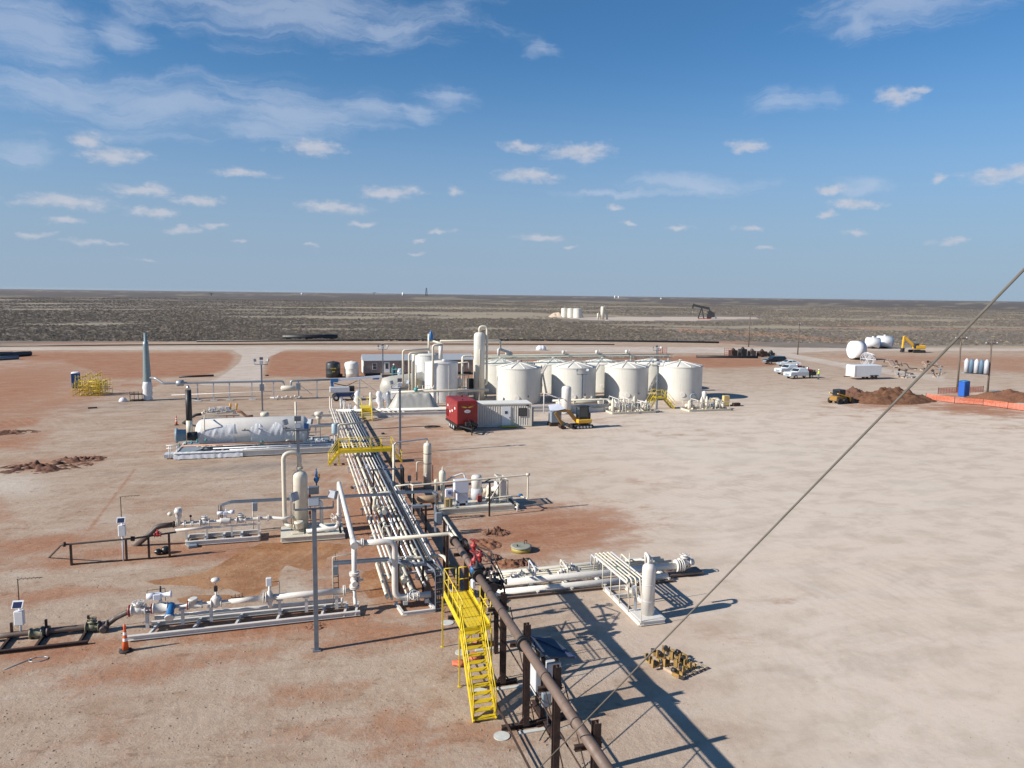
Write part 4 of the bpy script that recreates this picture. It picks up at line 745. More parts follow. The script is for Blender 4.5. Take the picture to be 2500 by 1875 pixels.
for x, xx in ((sx0, sx0-.1), (sx1+.03, sx1-.07)):
    b = MB().bar((x, sy1, pz-.08), (xx, sy0, .03), .05, .2); b.build('stringer', yel, ys)
    zz = V((0, 0, .95)); b = MB(); t0, t1 = V((x, sy1, pz)), V((xx, sy0, .1))
    b.tube(t0+zz, t1+zz, .022, 6).tube(t0+zz*.5, t1+zz*.5, .02, 6)
    for k in (.0, .33, .66, 1.): q = t0.lerp(t1, k); b.tube(q, q+zz, .022, 6)
    b.tube(t1+zz, t1, .022, 6); b.build('stair_rail', yel, ys)
for i in range(ns):
    k = (i+.75)/(ns+.25); y = sy1+(sy0-sy1)*k; z = pz*(1-k)+.02; dx = -.1*k
    b = MB()
    for q in range(4): b.bx(sx0+.03+dx, sx1+dx, y-.12+q*.062, y-.12+q*.062+.04, z-.03, z)
    b.build('tread', yel, ys)
# ================================================================ brown pipeline on rusty posts
bp_ = thing('brown_pipeline', 'thick brown pipe on rusty H posts running down to the lower photo edge', 'pipeline', (7.05, 24, 0))
MB().pipe([(7.06, 12.5, 3.27), (7.04, 28.3, 3.25)], .152, n=18).pipe([(7.03, 29.3, 3.25), (7.04, 33.0, 3.25)], .152, n=18).build('pipe', brown, bp_)
MB().pipe([(7.5, 29.2, 3.05), (7.52, 33.2, 3.1)], .13, n=16).build('second_pipe', dbrown, bp_)
b = MB()
for y, r in ((14.6, .19), (17.6, .175), (20.1, .175), (24.9, .172), (26.6, .172), (30.3, .175), (31.8, .172)): b.fl((7.05, y, 3.26), (0, 1, 0), r, .03, 18)
b.build('weld_ring', dbrown, bp_)
b = MB(); rim(b, (7.05, 22.35, 3.26), (0, 1, 0), .25, .07, 18, .11); rim(b, (7.03, 33.0, 3.25), (0, 1, 0), .23, .05, 18, .1); rim(b, (7.5, 33.2, 3.1), (0, 1, 0), .19, .05); b.build('flange', dark, bp_)
for i, (y, h) in enumerate(((16.95, 3.62), (19.95, 3.64), (22.9, 3.66), (25.8, 3.58), (29.0, 3.4), (31.9, 3.4))):
    b = MB().ib((7.34, y, .1), (7.34, y, h), .2, .2, .02); b.build('post', rusty, bp_)
    MB().ib((6.75, y, 2.99), (7.5, y, 2.99), .12, .14, .015).build('pipe_arm', rusty, bp_)
    MB().ib((6.5, y, .09), (7.9, y, .09), .16, .17, .015).build('ground_beam', rusty, bp_)
    MB().bx(7.2, 7.3, y-.13, y+.13, 3.05, 3.14).build('wear_plate', copper, bp_)
    b = MB(); b.bar((7.1, y, .15), (7.32, y, .45), .05).bar((7.6, y, .15), (7.37, y, .45), .05); b.build('gusset', rusty, bp_)
    MB().lathe((6.42, y-.3, 0), (0, 0, 1), [(.27, 0), (.27, .03)], 18).build('concrete_footing', conc, bp_)
    if i > 1: MB().bx(7.0, 8.1, y-.36, y-.2, 0, .035).build('concrete_strip', conc, bp_)
b = MB()
for x, z in ((6.72, .18), (6.6, .34)): b.pipe([(x+.1, 12.5, z), (x, 22, z), (x-.05, 27.5, z+.05)], .022, .1, 6)
b.pipe([(7.72, 13, 1.0), (7.75, 27, 1.1), (7.6, 30, 2.3)], .03, .2, 6); b.build('conduit', rusty, bp_)
MB().pipe([(7.22, 14, 2.9), (7.24, 33, 2.9)], .028, n=6).build('side_conduit', galvd, bp_)
for y in (15.8, 18.4, 21.3, 24.2, 27.4): MB().cb((7.26, y, 3.08), (.06, .05, .13)).build('conduit_clamp', silver, bp_)
for y0, y1 in ((25.8, 22.9), (22.9, 19.95), (19.95, 16.95)): MB().tube((7.6, y0, 3.0), (7.65, y1, .15), .02, 6).build('diagonal_brace', rusty, bp_)
# valve cluster between the two pipes
vc = thing('valve_manifold', 'red and dark valve cluster joining the brown pipes beside the yellow platform', 'valve manifold', (7.2, 28.9, 0))
for c, d, m_, r in (((7.06, 28.8, 3.25), (0, 1, 0), dark, .17), ((7.45, 28.1, 2.95), (0, 1, 0), dbrown, .15), ((7.75, 28.6, 2.75), (1, 0, 0), dark, .14)): valve(vc, c, d, r, hw=False, body=m_, name='gate_valve')
for x, y, z, r in ((7.12, 29.5, 3.62, .15), (7.45, 29.9, 3.66, .17), (7.42, 30.9, 3.75, .17), (6.93, 29.3, 3.45, .11)):
    b = MB().lathe((x, y, z-.35), (0, 0, 1), [(r*.45, 0), (r*.6, .1), (r*.4, .2), (r*.8, .24), (r*.95, .29), (r*.8, .35), (r*.3, .4), (r*.25, .5)], 12); b.build('red_valve_bonnet', vred, vc)
for x, y in ((7.12, 29.5), (7.45, 30.9)): MB().wheel((x, y, 3.92), (.2, 0, 1), .2, .018).build('handwheel', vred, vc)
MB().lathe((6.95, 28.9, 3.2), (0, 0, 1), [(.1, 0), (.15, .1), (.15, .3), (.06, .36)]).build('blue_actuator', blue, vc)
MB().bev((6.82, 28.5, 2.95), (.14, .3, .34), .03).build('grey_box', greyl, vc)
b = MB().pipe([(7.6, 31.2, 3.5), (7.95, 30.6, 3.3), (8.1, 29.2, 3.0), (8.12, 28.4, 2.6), (8.0, 28.2, 2.3)], .04, .2, 8); b.pipe([(7.5, 30.8, 3.7), (7.95, 30.0, 3.7), (8.2, 28.8, 2.9)], .025, .2, 6); b.build('hose', dark, vc)
for c in ((7.85, 28.1, 2.35), (8.15, 28.7, 2.85), (7.95, 29.3, 3.0), (7.3, 28.2, 3.5), (7.62, 29.0, 3.3), (8.0, 28.4, 2.1)):
    b = MB().lathe(V(c)-V((.12, 0, 0)), (1, rnd.uniform(-.5, .5), rnd.uniform(-.4, .4)), [(.06, 0), (.1, .04), (.1, .1), (.05, .14), (.12, .2), (.12, .26)], 10); b.build('fitting', dbrown if rnd.random() < .5 else dark, vc)
MB().ball((8.05, 27.9, 2.0), .15, 12).build('green_gauge_pot', mat('dull_green_paint', (.14, .2, .13), .5), vc)
MB().ib((7.75, 28.3, 0), (7.75, 28.3, 2.1), .16, .16).build('support_post', rusty, vc)
# sun canopy with cabinets
cp = thing('instrument_shelter', 'dark blue sloped metal sunshade over grey cabinets right of the brown pipe', 'shelter', (8.2, 23.6, 0))
cs = [V((7.66, 24.35, 2.5)), V((8.66, 24.0, 2.44)), V((8.98, 22.55, 2.40)), V((7.98, 22.75, 2.46))]
b = MB().poly(cs, .045); b.build('roof_sheet', darkroof, cp); MB().bar(cs[0].lerp(cs[1], .25)+V((0, 0, .07)), cs[2]+V((0, 0, .06)), .04, .03).build('roof_ridge', mat('navy_trim', (.02, .035, .12), .4), cp)
for x, y in ((7.95, 22.95), (8.5, 23.2), (8.1, 24.0)): MB().ib((x, y, 0), (x, y, 2.38), .12, .12).build('post', rusty, cp)
MB().bev((8.36, 23.15, 1.62), (.5, .3, .95), .02).build('cabinet', prim, cp); MB().bev((7.84, 23.5, 1.45), (.22, .8, 1.0), .02).build('cabinet', prim, cp); MB().bev((8.0, 22.75, 1.0), (.3, .2, .5), .02).build('cabinet', greyb, cp)
MB().ib((7.7, 22.85, .12), (8.8, 23.05, .12), .16, .2).ib((8.0, 21.9, .1), (8.0, 24.2, .1), .14, .18).build('base_frame', rusty, cp)
b = MB().tube((7.7, 23.2, .9), (8.9, 23.5, .9), .02, 6).pipe([(8.0, 22.7, .8), (8.0, 22.5, .2), (7.5, 21.9, .1)], .02, .1, 6); b.build('conduit', dark, cp)
# bright mesh bundles under the stair
for k, (px, py, sx, sz) in enumerate(((1122, 1624, .26, .1), (1158, 1608, .28, .12), (1170, 1574, .26, .12))):
    p = G(px, py); b = MB().ball((p.x, p.y, sz*.9), sx, 12, sz/sx); b.v = [(x+.09*mn.noise(V((x*6, y*6, z*6+k))), y+.09*mn.noise(V((x*6, y*6+9, z*6))), max(.003, z+.05*mn.noise(V((x*8, y*8, k))))) for x, y, z in b.v]
    o = b.build('mesh_bundle', orag, None, loc=(p.x, p.y, 0)); tag(o, ('orange mesh bundle nearest the camera at the left of the yellow stair', 'middle orange mesh bundle seen between the yellow treads', 'orange mesh bundle farthest under the yellow stair')[k], 'mesh bundle', 'orange mesh under the stair')
# guy wire passing close to the camera
ga = G(1262, 1932); gb = CAM+ray(2600, 555).normalized()*11
gw = thing('guy_wire', 'taut steel guy wire crossing the right side from ground to sky', 'cable', ga); MB().tube(ga, gb, .018, 8).build('wire', mat('weathered_wire', (.13, .12, .105), .85, spec=.15), gw); MB().lathe(ga-V((0, 0, .2)), (0, 0, 1), [(.12, 0), (.12, .3), (.04, .34)]).build('anchor', rusty, gw)
# ================================================================ large pipe skid to the right
rs_ = thing('pipe_skid', 'long low skid of parallel white pipes to the right of the brown pipeline', 'pipe skid', (14, 34.5, 0))
xa, xb = 8.9, G(1661, 1419).x
for y, z, r, x0, x1 in ((33.75, .24, .165, xa, xb-.6), (34.05, .60, .17, xa-.4, xb+.2), (34.75, .5, .06, xa, xb), (35.05, .5, .06, xa, xb+.3), (35.35, .5, .06, xa+.4, xb), (35.75, .45, .085, xa, xb)):
    MB().pipe([(x0, y, z), (x1, y, z)], r, n=16).build('pipe', pale if r > .1 else cream, rs_)
MB().ib((xa-.5, 36.45, .16), (xb-.7, 36.45, .16), .2, .22).build('side_beam', pale, rs_); MB().ib((xa, 33.45, .07), (xb-.4, 33.45, .07), .12, .12).build('side_beam', brown, rs_)
for k in range(6): x = xa+.6+k*(xb-xa-1.2)/5; MB().ib((x, 33.5, .12), (x-.1, 36.45, .16), .14, .18).build('cross_beam', pale, rs_)
for k, x in enumerate((10.4, 10.9, 11.7, 12.9, 13.3, 13.7)): valve(rs_, (x, 34.75+.3*(k % 3), .5), (1, 0, 0), .09, hw=k % 2 == 0, body=pale)
for k in range(5): MB().pipe([(9.6+k*1.7, 34.1, .7), (9.6+k*1.7, 34.1, 1.0+.12*(k % 2)), (9.7+k*1.7, 35.4, 1.0+.12*(k % 2)), (9.7+k*1.7, 35.4, .5)], .045, .1, 8).build('jump_line', (cream, prim)[k % 2], rs_)
MB().wheel((13.1, 34.9, .95), (0, -.6, .6), .2, .018).build('handwheel', pale, rs_)
for x, y in ((xb+.1, 34.05), (xb+.35, 34.05), (xb+.8, 34.3)): b = MB(); rim(b, (x, y, .62), (1, 0, 0), .32, .07, gap=.11); b.build('flange', pale, rs_)
b = MB().pipe([(xb, 34.05, .62), (xb+1.2, 34.4, .6)], .17); b.build('end_spool', pale, rs_); MB().bx(xb-.3, xb+1.6, 33.9, 34.7, .1, .2).build('end_plate', brown, rs_)
valve(rs_, (xb+.6, 34.2, .7), (1, 0, 0), .16, body=pale, hws=1.5, stem=2.6); MB().pipe([(xb-2.4, 36.2, .3), (xb-1.5, 35, .75), (xb-1.0, 34.4, .8)], .07).build('cross_pipe', cream, rs_)
# vessel skid in front of it
vs_ = thing('vessel_skid', 'small skid with a white vertical vessel and four pipes over rust free legs at right', 'vessel skid', (15.1, 31, 0))
vx, vy = D(1580, 1517, 29.75).x, 29.75
b = MB().lathe((vx, vy, .2), (0, 0, 1), [(.30, 0), (.30, 2.15), (.28, 2.27), (.2, 2.36), (.08, 2.4)], 24); b.build('shell', pale, vs_)
b = MB()
for z in (.9, 1.65): b.fl((vx, vy, z), (0, 0, 1), .31, .03, 24)
b.build('clip_band', prim, vs_)
MB().pipe([(vx-.02, vy, 2.5), (vx-.02, vy, 2.85), (vx+.02, vy+.45, 3.0), (vx+.12, vy+.5, 2.2)], .07, .2).pipe([(vx+.12, vy, 2.5), (vx+.14, vy, 2.78), (vx+.14, vy+.4, 2.85)], .04, .1).build('outlet_bend', pale, vs_)
fx0, fx1, fy0, fy1 = 14.05, 15.75, 29.1, 33.2
b = MB().ib((fx0+.5, fy0, .13), (fx0+.6, fy1, .13), .14, .2).ib((fx1, fy0, .13), (fx1, fy1, .13), .14, .2)
for y in (fy0, fy0+1.3, fy1-1, fy1): b.ib((fx0+.5, y, .13), (fx1, y, .13), .12, .18)
b.bx(fx0+.55, fx1, fy0, fy0+1.2, .22, .25); b.build('base_frame', pale, vs_)
for i, x in enumerate((14.45, 14.65, 14.86, 15.08)): MB().pipe([(x, 30.1, .9), (x, 30.3, 1.72), (x-.05, 33.9, 1.74), (x-.05, 34.1, .8)], .04, .12, 8).build('pipe', cream, vs_)
MB().pipe([(15.35, 30.2, 1.2), (15.35, 30.6, 1.6), (15.3, 34.0, 1.66)], .075).build('pipe', pale, vs_)
MB().ib((14.4, 30.2, 1.6), (14.35, 33.8, 1.6), .07, .09).build('tray', pale, vs_)
for y in (30.2, 31.2, 32.2, 33.2): MB().tube((14.5, y, .2), (14.5, y, 1.6), .025, 8).build('leg', cream, vs_)
MB().bev((14.78, 30.25, 1.25), (.22, .14, .4)).build('grey_box', greyl, vs_); MB().ib((14.85, 30.2, .2), (14.85, 30.2, 1.1), .1, .1).build('box_post', prim, vs_)
for c in ((14.7, 31, 1.5), (14.9, 30.6, 1.4), (14.6, 31.8, 1.62), (15.0, 30.3, 1.1)): valve(vs_, c, (0, 1, 0), .05, hw=True, body=mat('green_valve', (.06, .2, .17), .5) if c[0] < 14.8 else cream)
b = MB().tube((fx0+.55, fy0-.02, .2), (fx0+.55, fy0-.02, 1.5), .015, 6).tube((14.95, 31.2, 1.6), (14.95, 31.2, 2.6), .02, 6); b.build('vent_stem', cream, vs_)
MB().ib((16.2, 31.6, 0), (16.2, 31.6, 1.05), .1, .1).build('end_post', cream, vs_); MB().bx(16.05, 16.25, 31.5, 31.7, .95, 1.05).build('post_cap', prim, vs_)
# pallet of yellow pipe clamps
pl = thing('pallet', 'wooden pallet holding a heap of yellow pipe clamps on the pale pad', 'pallet', (14.55, 25.2, 0), .35)
for k in range(7): MB().bx(-.65+k*.19, -.52+k*.19, -.55, .55, .09, .115).build('board', wood, pl, local=True)
for x in (-.6, 0, .6): MB().bx(x-.04, x+.04, -.55, .55, 0, .09).build('runner', wood, pl, local=True)
pl.scale = (1.15, 1.1, 1)
cly = mat('dusty_ochre_paint', (.34, .21, .065), .7, var=.4, vs=9, spots=(.07, .05, .04), spot_amt=.9)
ori = ['lying flat', 'tilted', 'upright', 'on its side']
spots = [(1583, 1610), (1594, 1592), (1612, 1600), (1600, 1622), (1625, 1586), (1640, 1600), (1626, 1618), (1655, 1595), (1650, 1618), (1668, 1610), (1645, 1640), (1664, 1634), (1679, 1625), (1688, 1632)]
for k, (px, py) in enumerate(spots):
    zb = .13 if k < 13 else 0.0; p = G(px, py+6, zb); r_ = rnd.uniform(0, 3); T = thing('pipe_clamp', '', 'pipe clamp', (p.x, p.y, zb), 0, 'yellow pipe clamps heaped on the pallet')
    T.rotation_euler = (0, 0, r_ if k < 13 else 0); T.scale = (.84, .84, .84); b = MB(); m_ = 5; pr_ = []
    for i in range(m_+1): an = PI+PI*i/m_; pr_.append((math.cos(an)*.13, .2+math.sin(an)*.13))
    out = [(.18, .36), (.18, 0), (-.18, 0), (-.18, .36)]
    b.add([(x, -.08, z) for x, z in pr_+[(.13, .36), (.19, .36), (.19, 0), (-.19, 0), (-.19, .36), (-.13, .36)]]+[(x, .08, z) for x, z in pr_+[(.13, .36), (.19, .36), (.19, 0), (-.19, 0), (-.19, .36), (-.13, .36)]], [tuple(range(11, -1, -1)), tuple(range(12, 24))]+[(i, (i+1) % 12, 12+(i+1) % 12, 12+i) for i in range(12)])
    if k % 3 == 1 and k < 13: b.xf(Matrix.Rotation(PI/2, 4, 'X') @ Matrix.Translation((0, -.1, 0)))
    b.v = [(x, y, z-min(v[2] for v in b.v)) for x, y, z in b.v]
    b.build('bracket', cly, T, local=True)
    if k < 12: MB().lathe((0, -.1, .2), (0, 1, 0), [(.11, 0), (.11, .2)], 10).build('rubber_insert', dark, T, local=True)
    T['label'] = ('leftmost yellow clamp, by the edge of the long pipe shadow', 'yellow clamp just behind the leftmost clamp of the heap', 'yellow clamp third from the left in the back row', 'front left yellow clamp above the white pallet board', 'rearmost yellow clamp of the heap with black insert', 'yellow clamp in the middle of the back row', 'yellow clamp at the centre of the heap', 'yellow clamp at the right end of the back row', 'yellow clamp right of the heap centre', 'dark filled clamp at the right rear corner of the pallet', 'yellow clamp at the near edge of the pallet', 'yellow clamp second from the near right corner', 'yellow clamp at the near right corner of the pallet', 'open yellow clamp standing alone on the ground right of the pallet')[k]
# round lid
ld = thing('well_cellar_lid', 'round grey topped yellow steel lid with lifting handles on red soil', 'round lid', (12.35, 39.9, 0)); MB().lathe((12.35, 39.9, 0), (0, 0, 1), [(.56, 0), (.56, .26)], 28).build('ring', mat('faded_yellow', (.38, .30, .08), .6, var=.25), ld); MB().lathe((12.35, 39.9, .26), (0, 0, 1), [(.6, 0), (.6, .05), (.5, .07)], 28).build('plate', mat('dusty_grey_green', (.26, .27, .22), .7, var=.2), ld)
MB().pipe([(12.6, 40.1, .3), (12.6, 40.1, .52), (12.78, 40.2, .52), (12.78, 40.2, .3)], .02, .04, 6).tube((12.1, 39.8, .3), (12.1, 39.8, .42), .05).build('handle', rusty, ld)
# dirt heaps and dug clods
rsoil = mat('loose_red_soil', (.235, .115, .07), .95, var=.4, vs=6, bump=1., bs=14, spec=.1); dsoil = mat('dark_damp_soil', (.15, .08, .058), .95, var=.4, vs=5, bump=1., bs=12, spec=.1)
dsoil2 = mat('brown_spoil', (.165, .085, .052), .95, var=.4, vs=3, bump=1., bs=10, spec=.1)
def heap(label, p, rx, ry, h, m_, seed, name='dirt_pile', n=26, rough=.5):
    vs = []; fs = []
    for j in range(n+1):
        for i in range(n+1):
            u, v = i/n*2-1, j/n*2-1; r_ = math.hypot(u, v); base = max(0, 1-r_*1.12)**.8 if r_ < .9 else 0
            nz = mn.noise(V((u*3+seed, v*3, 1)))+.6*mn.noise(V((u*8, v*8+seed, 2)))+.35*mn.noise(V((u*18, v*18, seed)))
            zz_ = base*h*(1+nz*rough*1.6)+nz*h*.25*rough-.02 if base > 0 else -.03; vs.append((u*rx, v*ry, zz_ if rough < 1.1 else (max(-.03, base*h*(nz*2.6-.15)) if base > 0 else -.03)))
    for j in range(n):
        for i in range(n): a = j*(n+1)+i; fs.append((a, a+1, a+n+2, a+n+1))
    b = MB().add([(x+p[0], y+p[1], z) for x, y, z in vs], fs, True); o = b.build(name, m_, None, loc=(p[0], p[1], 0)); tag(o, label, 'dirt pile'); return o
p = G(1212, 1302); heap('dark clod heap of dug soil behind the round lid', p, 1.0, .8, .40, dsoil, 1, n=40, rough=1.15)
p = G(1185, 1330); heap('loose crumbly soil heap left of the round lid', p, 1.1, 1.2, .2, rsoil, 2, rough=.8)
p = G(1195, 1362); heap('small dark clod heap beside the red valve cluster', p, .75, .9, .35, dsoil, 3, n=36, rough=1.15)
p = G(1243, 1378); heap('fine brown soil heap by the left end of the pipe skid', p, .95, .8, .25, rsoil, 4, rough=.6)
p = G(1275, 1378); heap('small blackish rubble heap touching the pipe skid', p, .42, .42, .22, dsoil, 5, rough=1)
p = G(110, 1140); heap('wide scatter of dark red clods on the left side of the pad', p, 4.0, 2.8, .30, dsoil, 6, n=64, rough=1.2)
p = G(200, 1122); heap('smaller scatter of red clods beside the sloping inlet pipe', p, 2.6, 1.6, .28, dsoil, 7, n=46, rough=1.2)
p = G(2170, 978); heap('big red brown soil mound in front of the skid steer loader', p, 8.5, 4.5, 1.8, dsoil2, 8, n=50, rough=.3)
p = G(2085, 968); heap('low dark mound end next to the skid steer loader', p, 3, 2.4, 1.3, dsoil, 9, rough=.3)
p = G(2460, 975); heap('sandy spoil mound at the right photo edge behind orange netting', p, 9, 4, 1.5, rsoil, 10, n=30, rough=.25)
p = G(690, 1568); heap('small churned clod patch beside the near light pole', p+V((1.4, 1.2, 0)), .6, .5, .1, rsoil, 11, rough=1.2)
p = G(20, 1057); heap('dark red clod row at the left photo edge', p, 3.4, 1.6, .3, dsoil, 12, n=44, rough=1.2)
# ================================================================ horizontal heater treater wrapped in plastic
ht = thing('horizontal_vessel', 'long cream horizontal vessel partly wrapped in plastic sheeting on a white skid', 'process vessel', (-3, 72.5, 0))
HY, HZ, HR = 72.4, 1.80, 1.25
hx0, hx1 = D(476, 1050, HY).x, D(757, 1045, HY).x
prof = [(.05, 0), (.5, .06), (.85, .18), (1.12, .38), (HR, .62), (HR, hx1-hx0-.62), (1.12, hx1-hx0-.38), (.85, hx1-hx0-.18), (.5, hx1-hx0-.06), (.05, hx1-hx0)]
MB().lathe((hx0, HY, HZ), (1, 0, 0), prof, 36).build('shell', pale, ht)
def drape(pa, pb, seed, reach, name='plastic_sheet'):      # sheet hanging off the near side of the shell
    xa_, xb_ = D(pa, 1050, HY-HR).x, D(pb, 1050, HY-HR).x; vs = []; fs = []; n, m = 34, 16
    for i in range(n+1):
        u = i/n; x = xa_+(xb_-xa_)*u
        top = reach(u)
        for j in range(m+1):
            w = j/m; an = math.radians(top+(-62-top)*w); rr_ = HR+.03+.05*abs(mn.noise(V((u*9+seed, w*1.5, 0))))+.10*max(0, mn.noise(V((u*16+w*5, seed, w*2))))
            if w > .75: rr_ += (w-.75)*.5
            vs.append((x+(w-.5)*.5*mn.noise(V((u*4, seed, 1))), HY-math.cos(an)*rr_, HZ+math.sin(an)*rr_))
    for i in range(n):
        for j in range(m): a = i*(m+1)+j; fs.append((a, a+1, a+m+2, a+m+1))
    return MB().add(vs, fs, True).build(name, plastic, ht)
drape(480, 572, 1, lambda u: 10+35*u); drape(612, 690, 4, lambda u: 5+38*abs(math.sin(u*5.2+.5))); drape(690, 745, 7, lambda u: -12+18*math.sin(u*3))
b = MB(); x0, x1 = G(423, 1125).x, G(812, 1104).x; ys_ = 69.6
b.ib((x0, ys_, .32), (x1, ys_, .32), .25, .45).ib((x0+.4, 75.2, .32), (x1, 75.2, .32), .25, .45)
for k in range(8): x = x0+(x1-x0)*k/7; b.ib((x, ys_, .3), (x+.2, 75.2, .3), .18, .36)
b.build('skid_frame', pale, ht); MB().bx(x0+.1, x1-.1, ys_+.1, 75.1, .35, .4).build('deck_plate', greyb, ht)
for x in (hx0+1.8, hx0+5, hx1-1.8): MB().bx(x-.12, x+.12, HY-.95, HY+.95, .5, 1.2).build('saddle', cream, ht)
for y, z, m_, r, a_, c_ in ((69.9, 1.12, copper, .07, 442, 740), (69.75, .82, whitep, .055, 520, 812), (69.7, .64, prim, .07, 560, 800), (70.3, .95, pale, .06, 480, 800)): MB().pipe([(D(a_, 1090, y).x, y, z), (D(c_, 1090, y).x, y, z)], r, n=8).build('side_pipe', m_, ht)
vs = []; fs = []; n = 40
for i in range(n+1):
    x = x0+.0+(5.6)*i/n
    for j, (dy, z) in enumerate(((.25, .6), (.0, .62), (-.12, .35), (-.2, .06))): vs.append((x, ys_+dy-.08*mn.noise(V((i*.5, j, 3))), z+.06*mn.noise(V((i*.6, j*2, 5)))))
for i in range(n):
    for j in range(3): a = i*4+j; fs.append((a, a+1, a+5, a+4))
MB().add(vs, fs, True).build('skid_wrap', plastic, ht)
p = D(412, 1090, 69.9); b = MB()
for dz in (.75, 1.0): b.pipe([(p.x-.2, 69.9, dz+.22), (D(445, 1080, 69.9).x, 69.9, dz+.22)], .04, n=8)
b.build('left_line', pale, ht); b = MB()
for px in (412, 416, 432): x = D(px, 1090, 69.9).x; b.tube((x, 69.9, 0), (x, 69.9, 1.2), .035, 6)
b.build('left_post', whitep, ht); MB().bx(D(400, 1100, 70).x, x0+.3, 69.9, 71.1, .12, .42).build('grating_step', prim, ht)
# burner, arrestors, stacks
p = D(441, 1060, 70.8); MB().lathe((p.x-.45, 70.8, 1.9), (1, .1, 0), [(.62, 0), (.66, .08), (.66, .2), (.55, .25), (.5, .9)], 20).build('flame_arrestor', mat('blue_grey_paint', (.20, .30, .36), .45, var=.15), ht); MB().lathe((p.x+.5, 70.9, 1.75), (1, .1, 0), [(.36, 0), (.42, .5), (.42, .85)], 16).build('burner_throat', dark, ht)
p = D(455, 1085, 70.2); b = MB()
for dx, dz in ((0, 0), (.45, .05), (.9, .15), (-.55, -.15), (1.6, .25)): b.lathe((p.x+dx-.1, 70.1, 1.25+dz), (1, 0, .2), [(.05, 0), (.1, .05), (.1, .15), (.05, .2)], 8).tube((p.x+dx, 70.1, 1.2+dz), (p.x+dx, 70.1, 1.5+dz), .04, 6)
b.build('fuel_valve', teal, ht)
sx_ = D(461, 1000, 72.4).x; zt_ = D(461, 942, 72.4).z; zm = D(461, 1026, 72.4).z
MB().lathe((sx_, 72.4, 1.6), (0, 0, 1), [(.27, 0), (.27, zm-1.6)], 18).build('stack_lower', cream, ht); MB().lathe((sx_, 72.4, zm), (0, 0, 1), [(.27, 0), (.26, zt_-zm-.35)], 18).build('stack_upper', dark, ht); MB().lathe((sx_, 72.4, zt_-.35), (0, 0, 1), [(.26, 0), (.05, .42)], 18).build('stack_cone', silver, ht)
b = MB().pipe([(hx0+.9, 71.2, 1.1), (hx0+.95, 71.15, 3.35), (hx0+.95, 72, 3.4)], .05, .12, 8); b.build('front_riser', cream, ht); MB().pipe([(D(723, 1050, 70.5).x, 70.9, .8), (D(723, 1050, 70.5).x, 70.9, 4.6)], .09, n=8).build('vent_pipe', cream, ht)
b = MB().pipe([(D(752, 1060, 71).x, 71, 1.0), (D(752, 1060, 71).x, 71, 2.6), (D(757, 1060, 71).x, 71.4, 2.6)], .05, .1, 8); b.bar((hx1-.2, 71.6, 1.6), (hx1+.9, 71.6, 1.6), .05).bar((hx1+.9, 71.6, .6), (hx1+.9, 71.6, 2.1), .05).bar((hx1+.4, 71.6, 2.1), (hx1+1.2, 71.6, 2.1), .04); b.build('end_bracket', greyb, ht)
for k, px in enumerate((640, 702, 775, 788)): valve(ht, (D(px, 1085, 70).x, 70.0, 1.05), (1, 0, 0), .1, hw=k < 2, body=(teal, pale, whitep, prim)[k], hws=1.3, stem=2.4)
MB().bev((hx1-.35, 71.1, 2.3), (.4, .3, .5)).build('blue_box', blue, ht)
b = MB()
for k in range(3):
    px = (597, 632, 700)[k]; x = D(px, 1075, 70).x; b.bar((x-.3, HY-HR*.98, HZ+.3), (x+.3, HY-HR*.98, HZ+.3), .04).tube((x, HY-HR-.2, HZ+.4), (x, HY-HR, HZ+.4), .05, 6)
b.build('level_fitting', rusty, ht)
dv = thing('valve_skid', 'line of white valves in plastic wrap behind the right end of the wrapped vessel', 'valve skid', (4, 79, 0))
for px, z in ((646, 1.6), (778, 1.5)):
    x = D(px, 1000, 78).x; MB().lathe((x, 78, z-.2), (0, 0, 1), [(.14, 0), (.14, .4), (.3, .5), (.3, .75), (.2, .8), (.42, .85), (.42, 1.15), (.25, 1.25)], 14).build('actuator_pot', cream, dv)
MB().pipe([(D(640, 1013, 78).x, 78, 1.15), (D(830, 1008, 78).x, 78, 1.1)], .2, n=12).build('pipe', pale, dv); b = MB()
for px in (652, 700, 770, 812): x = D(px, 1010, 78).x; b.bx(x-.08, x+.08, 77.9, 78.1, 0, 1.0)
b.build('pipe_support', pale, dv)
x = D(817, 1050, 71).x; bb = thing('cabinet_post', 'blue grey cylinder cabinet on a post at the right end of the wrapped vessel', 'cabinet', (x, 71, 0)); MB().lathe((x, 71, 1.5), (0, 0, 1), [(.26, 0), (.28, .1), (.28, .85), (.2, .95)], 14).build('drum', mat('light_blue_paint', (.33, .43, .5), .4), bb); MB().tube((x, 71, 0), (x, 71, 1.5), .05).build('post', prim, bb)
x = D(826, 1040, 71.5).x; MB().pipe([(x, 71.5, .4), (x, 71.5, 2.25), (6.7, 71.6, 2.35)], .1, .25, 10).build('rack_bridge_pipe', cream, ht)
# equipment skid behind: valves with orange vents
vk = thing('gas_meter_skid', 'meter run with two orange vents and dark sloping pipe behind the wrapped vessel', 'metering skid', (-4, 82, 0)); YV = 82.
def PV(px, py): return D(px, py, YV)
MB().pipe([G(446, 1034, -.1), PV(468, 1018), PV(478, 1013), PV(492, 1011)], .14, .4).build('inlet_pipe', dark, vk)
MB().pipe([PV(492, 1009), PV(556, 1006), PV(575, 1003)], .12).pipe([PV(500, 1017), PV(585, 1014)], .07).build('run_pipe', cream, vk); MB().pipe([PV(575, 1003), PV(588, 1005), PV(600, 1016), PV(618, 1016)], .14, .4).build('outlet_pipe', copper, vk)
for k, px in enumerate((500, 512, 524, 534, 546, 560, 573)): p = PV(px, 1008-(k % 3)*3); valve(vk, p, (1, 0, 0), .11, hw=k % 2 == 0, body=(cream, pale, prim)[k % 3], stem=3+k % 2)
